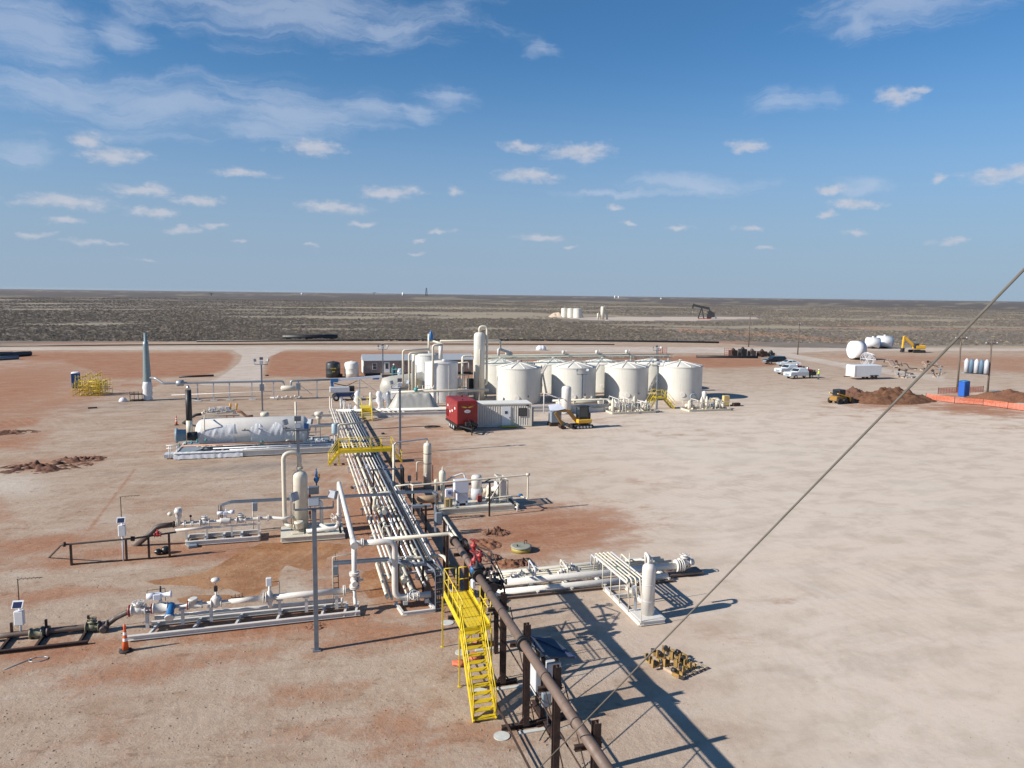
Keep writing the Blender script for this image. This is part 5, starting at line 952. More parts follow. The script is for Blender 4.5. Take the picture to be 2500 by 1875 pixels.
b = MB().bar(PV(492, 1022), PV(596, 1020), .1)
for px in (494, 520, 545, 570, 592): q = PV(px, 1022); b.bx(q.x-.06, q.x+.06, YV-.06, YV+.06, 0, q.z)
b.build('frame', cream, vk)
for px in (563, 578): MB().lathe(PV(px, 1003), (0, 0, 1), [(.06, 0), (.06, .35), (.1, .4), (.1, .75), (.05, .8)], 10).build('orange_vent', mat('vent_orange', (.62, .32, .05), .5), vk)
for px in (554, 571): q = PV(px, 1012); MB().bx(q.x-.06, q.x+.06, YV-.3, YV-.2, 0, q.z).build('brown_post', copper, vk)
b = MB()
for px, py in ((516, 1000), (540, 998), (555, 996)): q = PV(px, py); b.bev(q, (.35, .25, .3))
b.pipe([PV(530, 994), PV(563, 993)], .03, n=6); b.build('instrument', prim, vk)
# ---------------------------------------------------------------- flare stack and flare line
fs_ = thing('flare_stack', 'tall tapered grey flare stack with plastic wrapped base at left', 'flare stack', V((-18.3, 108.9, 0)))
fxy = (-18.3, 108.9)
zt = ZT(356, 813, fxy); z2_ = ZT(356, 834, fxy); z3 = ZT(358, 928, fxy)
blg = mat('blue_galvanised', (.22, .29, .31), .4, .35, var=.15)
b = MB().lathe((*fxy, .8), (0, 0, 1), [(.46, 0), (.5, z3-.8), (.34, z2_-1.2), (.31, z2_-.8), (.19, z2_-.75), (.19, zt-.8)], 22); b.build('stack', blg, fs_)
MB().lathe((*fxy, 0), (0, 0, 1), [(.5, 0), (.62, .15), (.5, .5), (.62, .9), (.56, 1.3), (.64, 1.7), (.55, 2.2), (.5, 2.5)], 14).build('wrapped_base', plastic, fs_); MB().lathe((*fxy, 0), (0, 0, 1), [(.45, 0), (.45, 1)], 12).build('base_drum', prim, fs_)
b = MB().bx(-20.3, -18.8, 108.1, 109.2, .85, .92).bx(-20.3, -18.8, 108.1, 109.2, .1, .16)
for x in (-20.3, -19.8, -19.3, -18.85): b.bx(x-.03, x+.03, 108.08, 108.14, 0, 1.3)
b.build('igniter_frame', rusty, fs_); b = MB().lathe((-21.2, 108.4, -.1), (0, 0, 1), [(.55, 0), (.5, .3), (.3, .55), (.05, .65)], 12); b.build('covered_pot', plastic, fs_)
flx = [D(376, 922, 107.5), D(390, 924, 107.4), D(398, 934, 107.2), D(850, 925, 106.6)]
fl_ = thing('flare_line', 'white flare line on thin posts running from the grey stack to the drum', 'flare line', (-5, 107, 0))
za = D(400, 936, 107).z; zb = D(690, 930, 107).z
fxa = D(399, 937, 107).x; fxb = D(692, 930, 107).x
MB().pipe([(fxy[0]+.4, 108.6, D(372, 923, 108).z), (fxa-1, 107.6, D(380, 924, 107.5).z), (fxa, 107, za), (fxb, 107, zb), (fxb+.1, 107, zb-1.2)], .14, .5).pipe([(D(708, 930, 107).x, 107, zb-1.2), (D(711, 930, 107).x, 107, zb), (D(862, 925, 107).x, 107, zb+.1)], .14, .3).build('pipe', galv, fl_)
x = D(440, 937, 107).x; MB().lathe((x-.5, 107, za), (1, 0, 0), [(.14, 0), (.4, .1), (.4, .9), (.14, 1.0)], 16).build('flame_trap', galv, fl_)
for px in (482, 521, 560, 615, 668, 729, 774, 878):
    x = D(px, 940, 107).x; b = MB().ib((x, 107, .05), (x, 107, zb-.1 if px < 700 else zb+.0), .14, .14); b.build('post', prim, fl_); MB().bx(x-.45, x+.45, 106.6, 107.4, 0, .06).build('foot_plate', conc, fl_)
MB().pipe([(D(418, 970, 106).x, 106.3, .95), (D(900, 965, 106).x, 106.3, 1.35)], .05, n=6).build('low_line', pale, fl_)
MB().bar((D(725, 937, 107).x, 107, zb-.3), (D(762, 955, 107).x, 107, .5), .05).bar((D(920, 957, 107).x, 107, .7), (D(880, 935, 107).x, 107, zb), .05).build('brace', galvd, fl_)
x = D(704, 950, 106.4).x; MB().lathe((x-1.0, 106.5, 1.5), (1, 0, 0), [(.1, 0), (.36, .12), (.36, 2.0), (.1, 2.15)], 16).build('knockout_drum', cream, fl_); MB().bev((x-3.4, 106.3, 1.7), (.6, .3, .9)).bev((x+1.3, 106.3, 1.75), (.6, .4, .9)).build('panel_box', greyb, fl_)
b = MB()
for k in range(7): b.lathe((x-2+k*.55, 106, .3+.15*(k % 2)), (1, 0, 0), [(.08, 0), (.14, .1), (.08, .3)], 8)
b.pipe([(x-2.4, 106, .35), (x+1.8, 106, .35)], .06, n=6); b.build('drain_fittings', pale, fl_)
# ---------------------------------------------------------------- left background
pt = thing('portable_toilet', 'blue portable toilet with white roof beyond the yellow railings', 'portable toilet', (-30.6, 124.8, 0), .2)
MB().bev((0, 0, 1.12), (1.15, 1.15, 2.1), .04).build('cabin', pblue, pt, local=True); MB().lathe((0, 0, 2.17), (0, 0, 1), [(.8, 0), (.78, .1), (.45, .22)], 4).xf(Matrix.Rotation(PI/4, 4, 'Z')).build('roof', whitep, pt, local=True); MB().bx(-.4, .4, -.60, -.585, .2, 2.0).build('door', blue, pt, local=True)
yr = thing('yellow_railings', 'heap of yellow handrail sections standing together beside the blue toilet', 'railings', G(215, 965))
p = yr.location
for k in range(13):
    b = MB(); ox, oy = -1.9+k*.34, -1.2+(k*.7) % 2.6; an = .35*math.sin(k*2.1)+.2; l_ = 1.6+.4*(k % 3); hh = 1.2+.5*(k % 2)+.25*math.sin(k); dx, dy = math.cos(an)*l_, math.sin(an)*l_
    sl_ = (.5 if k % 3 == 0 else 0)
    for h in (.1, .55, 1.0, hh): b.tube((ox, oy, h), (ox+dx, oy+dy, h+sl_), .035, 5)
    for q in range(5): t_ = q/4; b.tube((ox+dx*t_, oy+dy*t_, sl_*t_), (ox+dx*t_, oy+dy*t_, hh+sl_*t_+.2), .035, 5)
    b.tube((ox-.5, oy, 0), (ox, oy, hh), .025, 5); b.v = [(x*.72-.2, y, z*1.35) for x, y, z in b.v]; b.build('railing_section', yel, yr, local=True)
MB().tube(G(-60, 865)+V((0, 0, .3)), G(60, 868)+V((0, 0, .3)), .02).build
for k, (a_, c_, r) in enumerate((((-60, 879), (75, 868), .5), ((-60, 875), (62, 866), .4), ((-60, 868), (32, 866), .35), ((-60, 883), (45, 877), .4))):
    A_, C_ = G(*a_), G(*c_); T = thing('pipe_joint', ('nearest thick dark pipe joint stacked at the left photo edge', 'second dark pipe joint stacked at the left photo edge', 'farthest short dark pipe at the left photo edge', 'lowest dark pipe with dull green side at the left photo edge')[k], 'pipe', C_, 0, 'dark pipes lying at the left'); MB().tube(A_+V((0, 0, r)), C_+V((0, 0, r)), r, 12).build('pipe_body', dark if k != 3 else galvd, T)
for k, (a_, c_, r) in enumerate((((437, 922), (522, 919), .16), ((647, 918), (656, 918), .12))):
    A_, C_ = G(*a_), G(*c_); T = thing('pipe_joint', ('thin black pipe lying along the edge of the left red slope', 'short dark pipe end at the foot of the right red slope')[k], 'pipe', A_); MB().tube(A_+V((0, 0, r)), C_+V((0, 0, r)), r, 8).build('pipe_body', dark, T)
# black pipe strings beyond the road
for k, (pts_, r, lb) in enumerate((([(480, 835), (900, 832.5), (1290, 832), (1500, 834), (1755, 838)], .28, 'long black pipe string lying beyond the dirt road'), ([(690, 829), (824, 828)], .75, 'short thick dark pipe row lying beyond the dirt road'), ([(-40, 846.5), (300, 843.5), (700, 841), (1100, 841), (1500, 842)], .14, 'thin black line along the far verge of the dirt road'), ([(1700, 873), (1850, 875)], .3, 'black pipe lying on the red slope below the orange net'))):
    P_ = [G(*q)+V((0, 0, r)) for q in pts_]; T = thing('pipe_string', lb, 'pipe', P_[0]-V((0, 0, r))); MB().pipe(P_, r, 5, 8).build('pipe_body', dark, T)
def polytank(label, c, r, h, m_, dome):
    T = thing('poly_tank', label, 'plastic tank', (c[0], c[1], 0), 0, 'poly tanks by the trailer office'); b = MB().lathe((0, 0, 0), (0, 0, 1), [(r, 0), (r, h*.3), (r*1.01, h*.31), (r, h*.33), (r, h*.66), (r*1.01, h*.67), (r, h*.69), (r, h), (r*.93, h+dome*.45), (r*.6, h+dome*.85), (r*.2, h+dome)], 28); b.build('tank_body', m_, T, local=True); MB().lathe((0, 0, h+dome*.95), (0, 0, 1), [(.25, 0), (.25, .08)], 12).build('lid', m_, T, local=True); return T
T = polytank('black plastic tank with yellow lettering left of the white plastic tank', (6.9, 133), 1.22, 2.3, mat('black_poly', (.03, .033, .038), .45), .45); 
for zz, xs_ in ((1.62, (-.42, -.31, -.2, -.09, .07, .18, .29, .4)), (1.08, (-.17, -.05, .07, .19))):
    for k, x in enumerate(xs_): MB().bx(x-.035, x+.035, -1.262, -1.235, zz-.1+.02*(k % 2), zz+.1).build('yellow_marking', printy, T, local=True)
MB().bev((1.35, -.2, .3), (.4, .5, .6)).build('valve_box', dark, T, local=True)
polytank('white plastic tank between the black tank and the trailer office', (10.0, 132.6), 1.2, 2.3, polyw, .45)
# trailer office
ox0, ox1, oy0, oy1 = 12.1, 31.6, 133.2, 136.8
of = thing('trailer_office', 'long taupe trailer office with grey roof behind the tall twin tanks', 'trailer office', (21, 135, 0))
MB().bx(ox0, ox1, oy0, oy1, .55, 2.75).build('wall', siding, of); b = MB().add([(ox0-.15, oy0-.2, 2.75), (ox1+.15, oy0-.2, 2.75), (ox1+.15, (oy0+oy1)/2, 3.75), (ox0-.15, (oy0+oy1)/2, 3.75), (ox0-.15, oy1+.2, 2.75), (ox1+.15, oy1+.2, 2.75)], [(0, 1, 2, 3), (3, 2, 5, 4), (0, 3, 4), (1, 5, 2), (0, 4, 5, 1)]); b.build('roof', roofm, of); MB().bx(ox0-.05, ox0-.01, oy0-.05, oy1+.05, .5, 2.9).bx(ox0-.06, ox0+.05, oy0-.08, oy0-.03, .5, 2.85).build('corner_trim', polyw, of)
for k in range(58): x = ox0+.2+k*.335; MB().bx(x, x+.05, oy0-.035, oy0-.005, .6, 2.7).build('batten', siding, of)
for x in (14.0, 22.2, 27.5):
    o = MB().bx(x-.4, x+.4, oy0-.07, oy0-.037, 1.2, 2.35).build('window', trimw, of); MB().bx(x-.32, x+.32, oy0-.09, oy0-.072, 1.27, 1.75).build('pane', glass, o); MB().bx(x-.32, x+.32, oy0-.09, oy0-.072, 1.8, 2.28).build('pane', glass, o)
o = MB().bx(15.6, 16.6, oy0-.07, oy0-.037, .6, 2.45).build('door', trimw, of); MB().bx(15.85, 16.35, oy0-.09, oy0-.072, 1.3, 2.25).build('pane', glass, o)
MB().bx(ox0+.3, ox1-.3, oy0+.3, oy1-.3, .0, .54).build('skirting', dark, of); MB().bx(15, 17.4, oy0-1.3, oy0-.1, .35, .5).build('step', wood, of)
# boom lift
bl = thing('boom_lift', 'blue and grey boom lift reaching right with a worker basket above the flare line', 'boom lift', (6.7, 104.2, 0), 0)
for x in (-1.0, 1.35):
    for y in (-.95, .95): o = MB().lathe((x, y-.16, .45), (0, 1, 0), [(.3, 0), (.45, .04), (.45, .28), (.3, .32)], 18).build('wheel', rub, bl, local=True); MB().lathe((x, y-.18, .45), (0, 1, 0), [(.2, 0), (.2, .36)], 12).build('rim', prim, o, local=True)
MB().bev((.2, 0, .75), (2.6, 1.5, .45)).build('chassis', mat('deep_blue_paint', (.02, .06, .2), .4), bl, local=True); MB().bev((-.5, -.3, 1.5), (2.6, 1.1, .75), .06).build('turntable_cover', prim, bl, local=True); MB().bev((1.1, .3, 1.5), (.8, .9, .7)).build('engine_bay', dark, bl, local=True)
MB().bar((-1.35, 0, 1.5), (-1.5, 0, 2.6), .35, .3).bev((-1.15, 0, 2.7), (1.0, .4, .5)).build('boom_base', blue, bl, local=True)
b = MB().bar((-1.0, 0, 2.75), (5.2, 0, 3.15), .26, .3); b.build('boom', greyl, bl, local=True); MB().bar((5.2, 0, 3.15), (6.4, 0, 3.2), .18, .2).build('boom_tip', dark, bl, local=True); MB().bev((4.4, 0, 2.85), (.9, .25, .25)).build('boom_cylinder', blue, bl, local=True)
MB().bar((-1.2, 0, 2.3), (.5, 0, 1.9), .1).bar((.4, 0, 1.9), (1.9, 0, 2.6), .07).build('lift_strut', dark, bl, local=True)
b = MB()
for x in (6.6, 8.2):
    for y in (-.4, .4): b.tube((x, y, 3.0), (x, y, 4.1), .03, 5)
for z in (3.5, 4.1): b.pipe([(6.6, -.4, z), (8.2, -.4, z), (8.2, .4, z), (6.6, .4, z), (6.6, -.4, z)], .03, .001, 5)
b.bx(6.6, 8.2, -.4, .4, 2.98, 3.04); b.build('basket', teal, bl, local=True)
def person(label, base, h, shirt, legs, hat, face=0., pose=0):
    T = thing('person', label, 'person', base, face); k = h/1.75
    J = {'pel': (0, 0, .95), 'chest': (0, .02, 1.28), 'neck': (0, 0, 1.48), 'head': (0, .02, 1.62), 'crown': (0, 0, 1.74)}
    for s_, n_ in ((-1, 'l'), (1, 'r')):
        J['hip'+n_] = (s_*.1, 0, .9); J['kn'+n_] = (s_*.12, .05, .5); J['an'+n_] = (s_*.12, 0, .1); J['to'+n_] = (s_*.13, .18, .04)
        J['sh'+n_] = (s_*.19, 0, 1.42); J['el'+n_] = (s_*.27, .05, 1.15); J['ha'+n_] = (s_*.22, .28, 1.1 if pose else .95)
    E = [('pel', 'chest'), ('chest', 'neck'), ('neck', 'head'), ('head', 'crown')]+[(a+n_, b+n_) for n_ in 'lr' for a, b in (('hip', 'kn'), ('kn', 'an'), ('an', 'to'), ('sh', 'el'), ('el', 'ha'))]+[('pel', 'hipl'), ('pel', 'hipr'), ('chest', 'shl'), ('chest', 'shr')]
    ks = list(J); me_ = bpy.data.meshes.new('body'); me_.from_pydata([tuple(c*k for c in J[q]) for q in ks], [(ks.index(a), ks.index(b)) for a, b in E], []); o = bpy.data.objects.new('body', me_); S.collection.objects.link(o); o.parent = T
    md = o.modifiers.new('skin', 'SKIN'); R_ = dict(pel=.14, chest=.16, neck=.06, head=.1, crown=.075, hip=.1, kn=.07, an=.05, to=.04, sh=.075, el=.05, ha=.045)
    for i, q in enumerate(ks): r = R_.get(q, R_.get(q[:-1], .06))*k; me_.skin_vertices[0].data[i].radius = (r, r*.8)
    me_.skin_vertices[0].data[0].use_root = True; sb = o.modifiers.new('sub', 'SUBSURF'); sb.levels = 1; sb.render_levels = 1; me_.materials.append(shirt); me_.materials.append(legs)
    MB().lathe((0, 0, .1*k), (0, 0, 1), [(.001, 0), (.001, .01)], 4); b = MB()
    for s_ in (-1, 1): b.lathe((s_*.11*k, .02, .08*k), (0, 0, 1), [(.07*k, 0), (.085*k, .4*k), (.12*k, .85*k)], 8)
    b.build('trousers', legs, T, local=True); MB().ball((0, .03*k, 1.63*k), .115*k, 10, 1.15).build('head', skin, T, local=True); b = MB().lathe((0, 0, 1.68*k), (0, 0, 1), [(.17*k, 0), (.13*k, .02*k), (.12*k, .08*k), (.05*k, .14*k)], 12); b.build('hard_hat', hat, T, local=True)
    b = MB()
    for s_ in (-1, 1): b.bev((s_*.12*k, .07*k, .05*k), (.1*k, .27*k, .1*k), .02)
    b.build('boots', dark, T, local=True); return T
person('worker in teal shirt and white hard hat standing in the boom lift basket', (13.55, 104.15, 3.05), 1.75, tshirt, jean, whitep, .6, 1)
wl = thing('wrapped_load', 'white bundled load beside the worker in the boom lift basket', 'bundle', (14.45, 104.2, 3.05)); b = MB().ball((14.4, 104.2, 3.65), .42, 12, 1.4); b.v = [(x+.15*mn.noise(V((x*4, y*4, z*4))), y, z+.1*mn.noise(V((x*4, z*4, 2)))) for x, y, z in b.v]; b.build('cloth', greyl, wl)
# ================================================================ storage tanks
def stank(label, cx, cy, r, h, cone_h=.62):
    T = thing('storage_tank', label, 'storage tank', (cx, cy, 0), 0, 'cream storage tanks')
    MB().lathe((0, 0, 0), (0, 0, 1), [(r, 0), (r, h)], 56, False).build('shell', tankp, T, local=True); MB().lathe((0, 0, h-.0), (0, 0, 1), [(r+.05, 0), (r+.05, .05), (.35, cone_h), (.001, cone_h+.02)], 56, False).build('roof', tankp, T, local=True); MB().lathe((0, 0, h-.09), (0, 0, 1), [(r+.045, 0), (r+.045, .07)], 56, False).build('rim_angle', pale, T, local=True)
    for k in range(10): an = 2*PI*k/10+.3; MB().bar((math.cos(an)*.3, math.sin(an)*.3, h+cone_h+.03), (math.cos(an)*r, math.sin(an)*r, h+.1), .07, .09).build('roof_rib', pale, T, local=True)
    for z in (.33, .66): MB().lathe((0, 0, h*z), (0, 0, 1), [(r+.008, 0), (r+.008, .03)], 56, False).build('weld_seam', tankp, T, local=True)
    MB().lathe((.0, 0, h+cone_h-.1), (0, 0, 1), [(.2, 0), (.2, .28), (.26, .3), (.26, .36)], 14).build('roof_hatch', pale, T, local=True)
    an = -PI/2-.35; c = V((math.cos(an)*r, math.sin(an)*r, .9)); MB().fl(c, (math.cos(an), math.sin(an), 0), .32, .18, 18).build('manway', pale, T, local=True)
    c = V((math.cos(an+.5)*r, math.sin(an+.5)*r, 1.1)); MB().tube(c, c+V((0, -.25, 0)), .06).tube(c+V((0, -.25, -.1)), c+V((0, -.25, .25)), .03).build('sample_cock', dark, T, local=True); return T
fr_ = [('leftmost front storage tank, just right of the tall slim tower', 29.6, 97.9, 3.0, 4.75), ('second front storage tank, behind the small white vertical vessel', 37.7, 98.2, 3.08, 4.7), ('third front storage tank, above the clustered pump skids', 45.6, 98.0, 3.08, 4.6), ('rightmost front storage tank, behind the arched yellow stairs', 53.5, 97.0, 3.12, 4.7)]
for a in fr_: stank(*a)
for k, px in enumerate((1222, 1351, 1471, 1592)):
    p = D(px, 876, 109.0-k*.5); stank(('leftmost back row storage tank, half hidden by the tower and front tank', 'second back row storage tank seen between the front roofs', 'third back row storage tank seen over the front roofs', 'rightmost back row storage tank seen between the last front tanks')[k], p.x, 109.0-k*.5, 3.05, p.z-.62)
cw = thing('tank_walkway', 'grey green catwalk with railings running along the tops of the storage tanks', 'walkway', (41, 103.4, 0))
wg = mat('walkway_green_grey', (.30, .38, .36), .5, .2, var=.15)
MB().bx(25.8, 55.5, 102.9, 103.9, 4.75, 4.83).build('deck', wg, cw)
for y in (102.9, 103.9): rail(cw, [(25.8, y, 4.8), (55.5, y, 4.8)], (.5, 1.0), [(25.8+k*1.65, y, 4.8) for k in range(19)], wg, .03)
for x in (26.5, 33.6, 41.6, 49.6, 55.2): MB().ib((x, 103.4, 0), (x, 103.4, 4.75), .15, .15).build('post', wg, cw)
for x0, sgn in ((34.6, -1), (42.6, -1), (50.6, -1)):
    b = MB()
    for dy in (-.0, .8): b.bar((x0, 100.6+dy, 4.7), (x0+sgn*2.6, 100.6+dy, .4), .1, .22)
    for i in range(14): t_ = (i+.5)/14; b.bx(x0+sgn*2.6*t_-.13, x0+sgn*2.6*t_+.13, 100.6, 101.4, 4.7-4.3*t_, 4.74-4.3*t_)
    b.build('stair', pale, cw)
vp = thing('vapour_lines', 'pair of long beige vapour pipes raised behind the storage tanks', 'pipe', (41, 112.6, 0))
for k, (y, z, x0, x1) in enumerate(((112.4, D(1400, 866, 112.4).z, 25, 53), (112.9, D(1400, 871, 112.9).z, 27, 60))): MB().pipe([(x0, y, .5), (x0, y, z), (x1, y, z), (x1, y, 1)], .17, .5).build('pipe', cream, vp)
for x in (28, 34.5, 41, 47.5, 54): MB().ib((x, 112.6, 0), (x, 112.6, D(1400, 871, 112.9).z-.2), .16, .16).build('post', cream, vp)
b = MB()
for x in (32, 41.3, 47, 52.2):
    b.lathe((x, 112.4, D(1400, 866, 112.4).z+.1), (0, 0, 1), [(.1, 0), (.25, .2), (.25, .5), (.1, .6)], 10).tube((x+.5, 112.4, D(1400, 866, 112.4).z), (x+.5, 112.4, D(1400, 866, 112.4).z+.8), .04, 6)
b.build('relief_valve', pale, vp)
# twin tanks in front, back tank
gmat = mat('white_tank_paint', (.66, .66, .65), .4, var=.05); weather(gmat, .3)
for k, (cx, cy, r, h, lb) in enumerate(((19.6, 101.3, 2.28, 5.25, 'big white tall tank with half its side in sun, left of the slim tower'), (18.6, 107.0, 2.1, 5.9, 'tall white tank mostly hidden behind the bigger white tank'))):
    b_ = MB().bar((r*.25, -r-.12, 0), (r*.25, -r-.12, h*.95), .1); T = thing('tall_tank', lb, 'tall tank', (cx, cy, 0), 0, 'tall process tanks'); MB().lathe((0, 0, 0), (0, 0, 1), [(r, 0), (r, h)], 48, False).build('shell', gmat, T, local=True); MB().lathe((0, 0, h), (0, 0, 1), [(r+.06, -.06), (r+.06, .03), (.3, .3), (.001, .32)], 48, False).build('roof', pale, T, local=True)
    for z in (.25, .5, .75): MB().lathe((0, 0, h*z), (0, 0, 1), [(r+.006, 0), (r+.006, .03)], 48, False).build('weld_seam', gmat, T, local=True)
    b_.build('down_pipe', pale, T, local=True); MB().lathe((.3, -.4, h+.25), (0, 0, 1), [(.22, 0), (.22, .15)], 12).build('thief_hatch', whitep, T, local=True)
# slim tower with gooseneck
tw = thing('slim_tower', 'slim tall cream tower with a hooked overhead pipe left of the storage tanks', 'tower vessel', (24.9, 101.2, 0))
zt = ZT(1170, 812, (24.9, 101.2)); zg = ZT(1175, 797, (24.9, 101.2))
MB().lathe((24.9, 101.2, 0), (0, 0, 1), [(.76, 0), (.76, zt-.5), (.7, zt-.2), (.5, zt), (.12, zt+.08)], 28).build('shell', tankp, tw)
MB().pipe([(24.9, 101.2, zt), (24.9, 101.2, zg), (25.95, 101.1, zg), (25.95, 101.1, 2.2), (25.5, 101.1, 2.0)], .17, .45).build('gooseneck_pipe', cream, tw); MB().pipe([(24.75, 100.35, .4), (24.75, 100.35, 6.9), (25, 100.6, 7)], .09, .1, 8).build('front_pipe', cream, tw)
for z in (2.5, 5, 7.5): MB().lathe((24.9, 101.2, z), (0, 0, 1), [(.772, 0), (.772, .04)], 28, False).build('weld_seam', cream, tw)
# overhead pipes round the tall tanks
oh = thing('overhead_pipework', 'overhead white pipes looping above the tall twin tanks to the tank farm', 'pipework', (17, 100, 0))
def PP(px, py, Y): return D(px, py, Y)
def zof(px, py, Y): return D(px, py, Y).z
for pts_, r in (([(984, 945, 101), (984, 855, 101), (1048, 853, 101)], .14), ([(999, 985, 99), (999, 862, 99), (1045, 861, 99)], .14), ([(1057, 950, 97), (1057, 842, 97), (1080, 842, 97)], .15), ([(1047, 858, 103), (1047, 815, 103)], .16), ([(1052, 822, 103), (1056, 832, 103), (1081, 840, 101)], .14),
    ([(1076, 876, 100), (1076, 842, 100)], .28), ([(1075, 832, 104), (1222, 831, 106), (1222, 856, 106)], .13), ([(1217, 870, 106), (1217, 853, 106), (1222, 853, 106), (1250, 863, 106)], .2), ([(955, 958, 96), (1085, 954, 96), (1193, 952, 96)], .17), ([(1060, 941, 95.5), (1056, 949, 95.5), (1020, 952, 95.5)], .08),
    ([(1007, 980, 97.5), (1007, 882, 97.5), (1011, 882, 97.5), (1011, 980, 97.5)], .12), ([(1015, 985, 98), (1015, 890, 98)], .1), ([(1011, 890, 101), (1011, 866, 101), (1020, 864, 101)], .1), ([(1130, 985, 100), (1130, 868, 100)], .06), ([(1118, 886, 100), (1144, 884, 100), (1144, 900, 100)], .08)):
    MB().pipe([PP(*q) for q in pts_], r, r*2.6, 10).build('pipe', cream if r < .2 else pale, oh)
p = PP(1052, 815, 103); MB().lathe(p-V((0, 0, .9)), (0, 0, 1), [(.22, 0), (.35, .2), (.32, .7), (.18, 1.1), (.12, 1.3)], 12).build('blue_vent_valve', blue, oh)
for px, py, Y in ((1068, 836, 102), (1075, 838, 102)): MB().fl(PP(px, py, Y), (1, 0, 0), .2, .12).build('flange', pale, oh)
b = MB()
for px in (1070, 1120, 1170): q = PP(px, 954, 96); b.ib((q.x, 96, 0), (q.x, 96, q.z-.15), .12, .12)
b.build('pipe_support', cream, oh); p = PP(1016, 951, 95.8); MB().ball(p, .32, 10).build('blue_valve', teal, oh)
b = MB(); q0, q1 = PP(1020, 950, 96.5), PP(1050, 950, 96.5)
for dz in (-.6, -1.2, -1.8, 0, .5): b.bar(q0+V((0, 0, dz)), q1+V((0, 0, dz)), .05)
for t_ in (0, .4, .75, 1): q = q0.lerp(q1, t_); b.tube((q.x, q.y, 0), (q.x, q.y, q.z+.5), .05, 6)
b.build('pipe_frame', cream, oh)
# pump gear between tanks
pg = thing('pump_unit', 'white and brown pump unit standing between the tall tanks and slim tower', 'pump', (23, 103, 0))
p = PP(1130, 930, 102); b = MB()
for k in range(4): b.ib((p.x-1+k*.6, 102, 0), (p.x-1+k*.6, 102, 3.4), .1, .1)
b.bar((p.x-1, 102, 3.4), (p.x+.8, 102, 3.4), .15).bar((p.x-1, 102, 1.6), (p.x+.8, 102, 1.6), .15); b.build('frame', cream, pg); b = MB().lathe((p.x-.6, 101.8, 1.7), (0, 0, 1), [(.3, 0), (.42, .2), (.42, 1.1), (.2, 1.3)]).lathe((p.x+.3, 101.8, .3), (0, 0, 1), [(.3, 0), (.42, .2), (.35, .9), (.2, 1.1)]); b.build('pump_body', pale, pg); MB().bev((p.x+1.2, 102.5, 2.0), (.8, .8, 1.6)).build('dark_drive', dark, pg)
# big plastic covered heaps
def tarp(label, c, rx, ry, h, seed, rot=0., m_=plastic, pw=.75):
    n = 30; vs = []; fs = []; cr, sr = math.cos(rot), math.sin(rot)
    for j in range(n+1):
        for i in range(n+1):
            u, v = i/n*2-1, j/n*2-1; base = min(1., max(0, (1-abs(u))*2.4))*min(1., max(0, (1-abs(v))*1.6))**.8
            x, y = u*rx, v*ry; z = base*h*(1+.10*mn.noise(V((u*5+seed, v*3, 1)))+.06*mn.noise(V((u*14, v*5, seed)))); vs.append((c[0]+x*cr-y*sr, c[1]+x*sr+y*cr, z))
    for j in range(n):
        for i in range(n): a = j*(n+1)+i; fs.append((a, a+1, a+n+2, a+n+1))
    return vs, fs
tarpm = mat('dusty_tarp', (.40, .39, .355), .5, var=.12, vs=1.2, bump=.5, bs=2)
T = thing('covered_unit', 'low process unit under a grey dusty plastic cover left of the red trailer', 'covered unit', (14.0, 92.6, 0)); p = PP(1010, 990, 91.5); vs, fs = tarp('', (p.x, 91.5), 3.4, 1.7, 2.35, 2); MB().add(vs, fs, True).build('cover', tarpm, T)
T = thing('covered_vessel', 'long sloping vessel under pale plastic sheets behind the wrapped valves', 'covered vessel', (12, 104, 0)); p0, p1 = PP(955, 945, 103), PP(1000, 925, 103); b = MB().lathe((p0.x-1.5, 103, 1.6), (1, 0, .12), [(.3, 0), (1.35, .5), (1.5, 1.6), (1.45, 6.0), (.5, 6.8)], 22); b.v = [(x, y, z+.1*mn.noise(V((x*1.5, y*3, z*2)))) for x, y, z in b.v]; b.build('cover', tarpm, T); MB().poly([(p0.x-2.9, 101.5, 0), (p0.x+1.4, 101.3, 3.0), (p0.x+1.7, 101.3, 3.0), (p0.x-.4, 101.2, 0)], .12, (0, -1, 0)).build('loose_sheet', plastic, T)
MB().bx(p0.x+2.6, p0.x+3.6, 101.3, 101.6, 1.9, 3.1).build('bare_patch', mat('bare_tan_steel', (.5, .42, .25), .6), T)
# wrapped valve assemblies in front of it
for k, (px, py, w, lb) in enumerate(((873, 975, .9, 'white plastic wrapped valve assembly above the yellow step'), (905, 980, .6, 'cream bottle shaped vessel between the wrapped valves'), (930, 975, .9, 'leaning white wrapped valve assembly beside the steel posts'), (948, 1000, .7, 'grey and white wrapped valve nearest the long beam'))):
    Y = 94.5-k*.5; q = D(px, py, Y); T = thing('wrapped_valve', lb, 'wrapped valve', (q.x, Y, 0)); b = MB().lathe((q.x, Y, 0), (0.12*(k == 2)*-1, 0, 1), [(w*.35, 0), (w*.55, .3), (w*.3, .8), (w*.55, 1.3), (w*.35, 1.8), (w*.45, 2.1), (w*.2, 2.5)] if k != 1 else [(.4, 0), (.5, .3), (.2, .9), (.18, 2.0), (.12, 2.3)], 14)
    b.v = [(x+.12*mn.noise(V((x*3, y*3, z*2))), y, z+.08*mn.noise(V((x*3, z*3, k)))) for x, y, z in b.v]; b.build('wrapped_body', (plastic, cream, plastic, galv)[k], T)
    if k != 1: MB().pipe([(q.x-.5, Y, 1.2), (q.x+.5, Y, 1.2)], .1).tube((q.x+.35, Y, 0), (q.x+.35, Y, 1.5), .05, 6).build('pipe_stub', copper if k == 3 else pale, T)
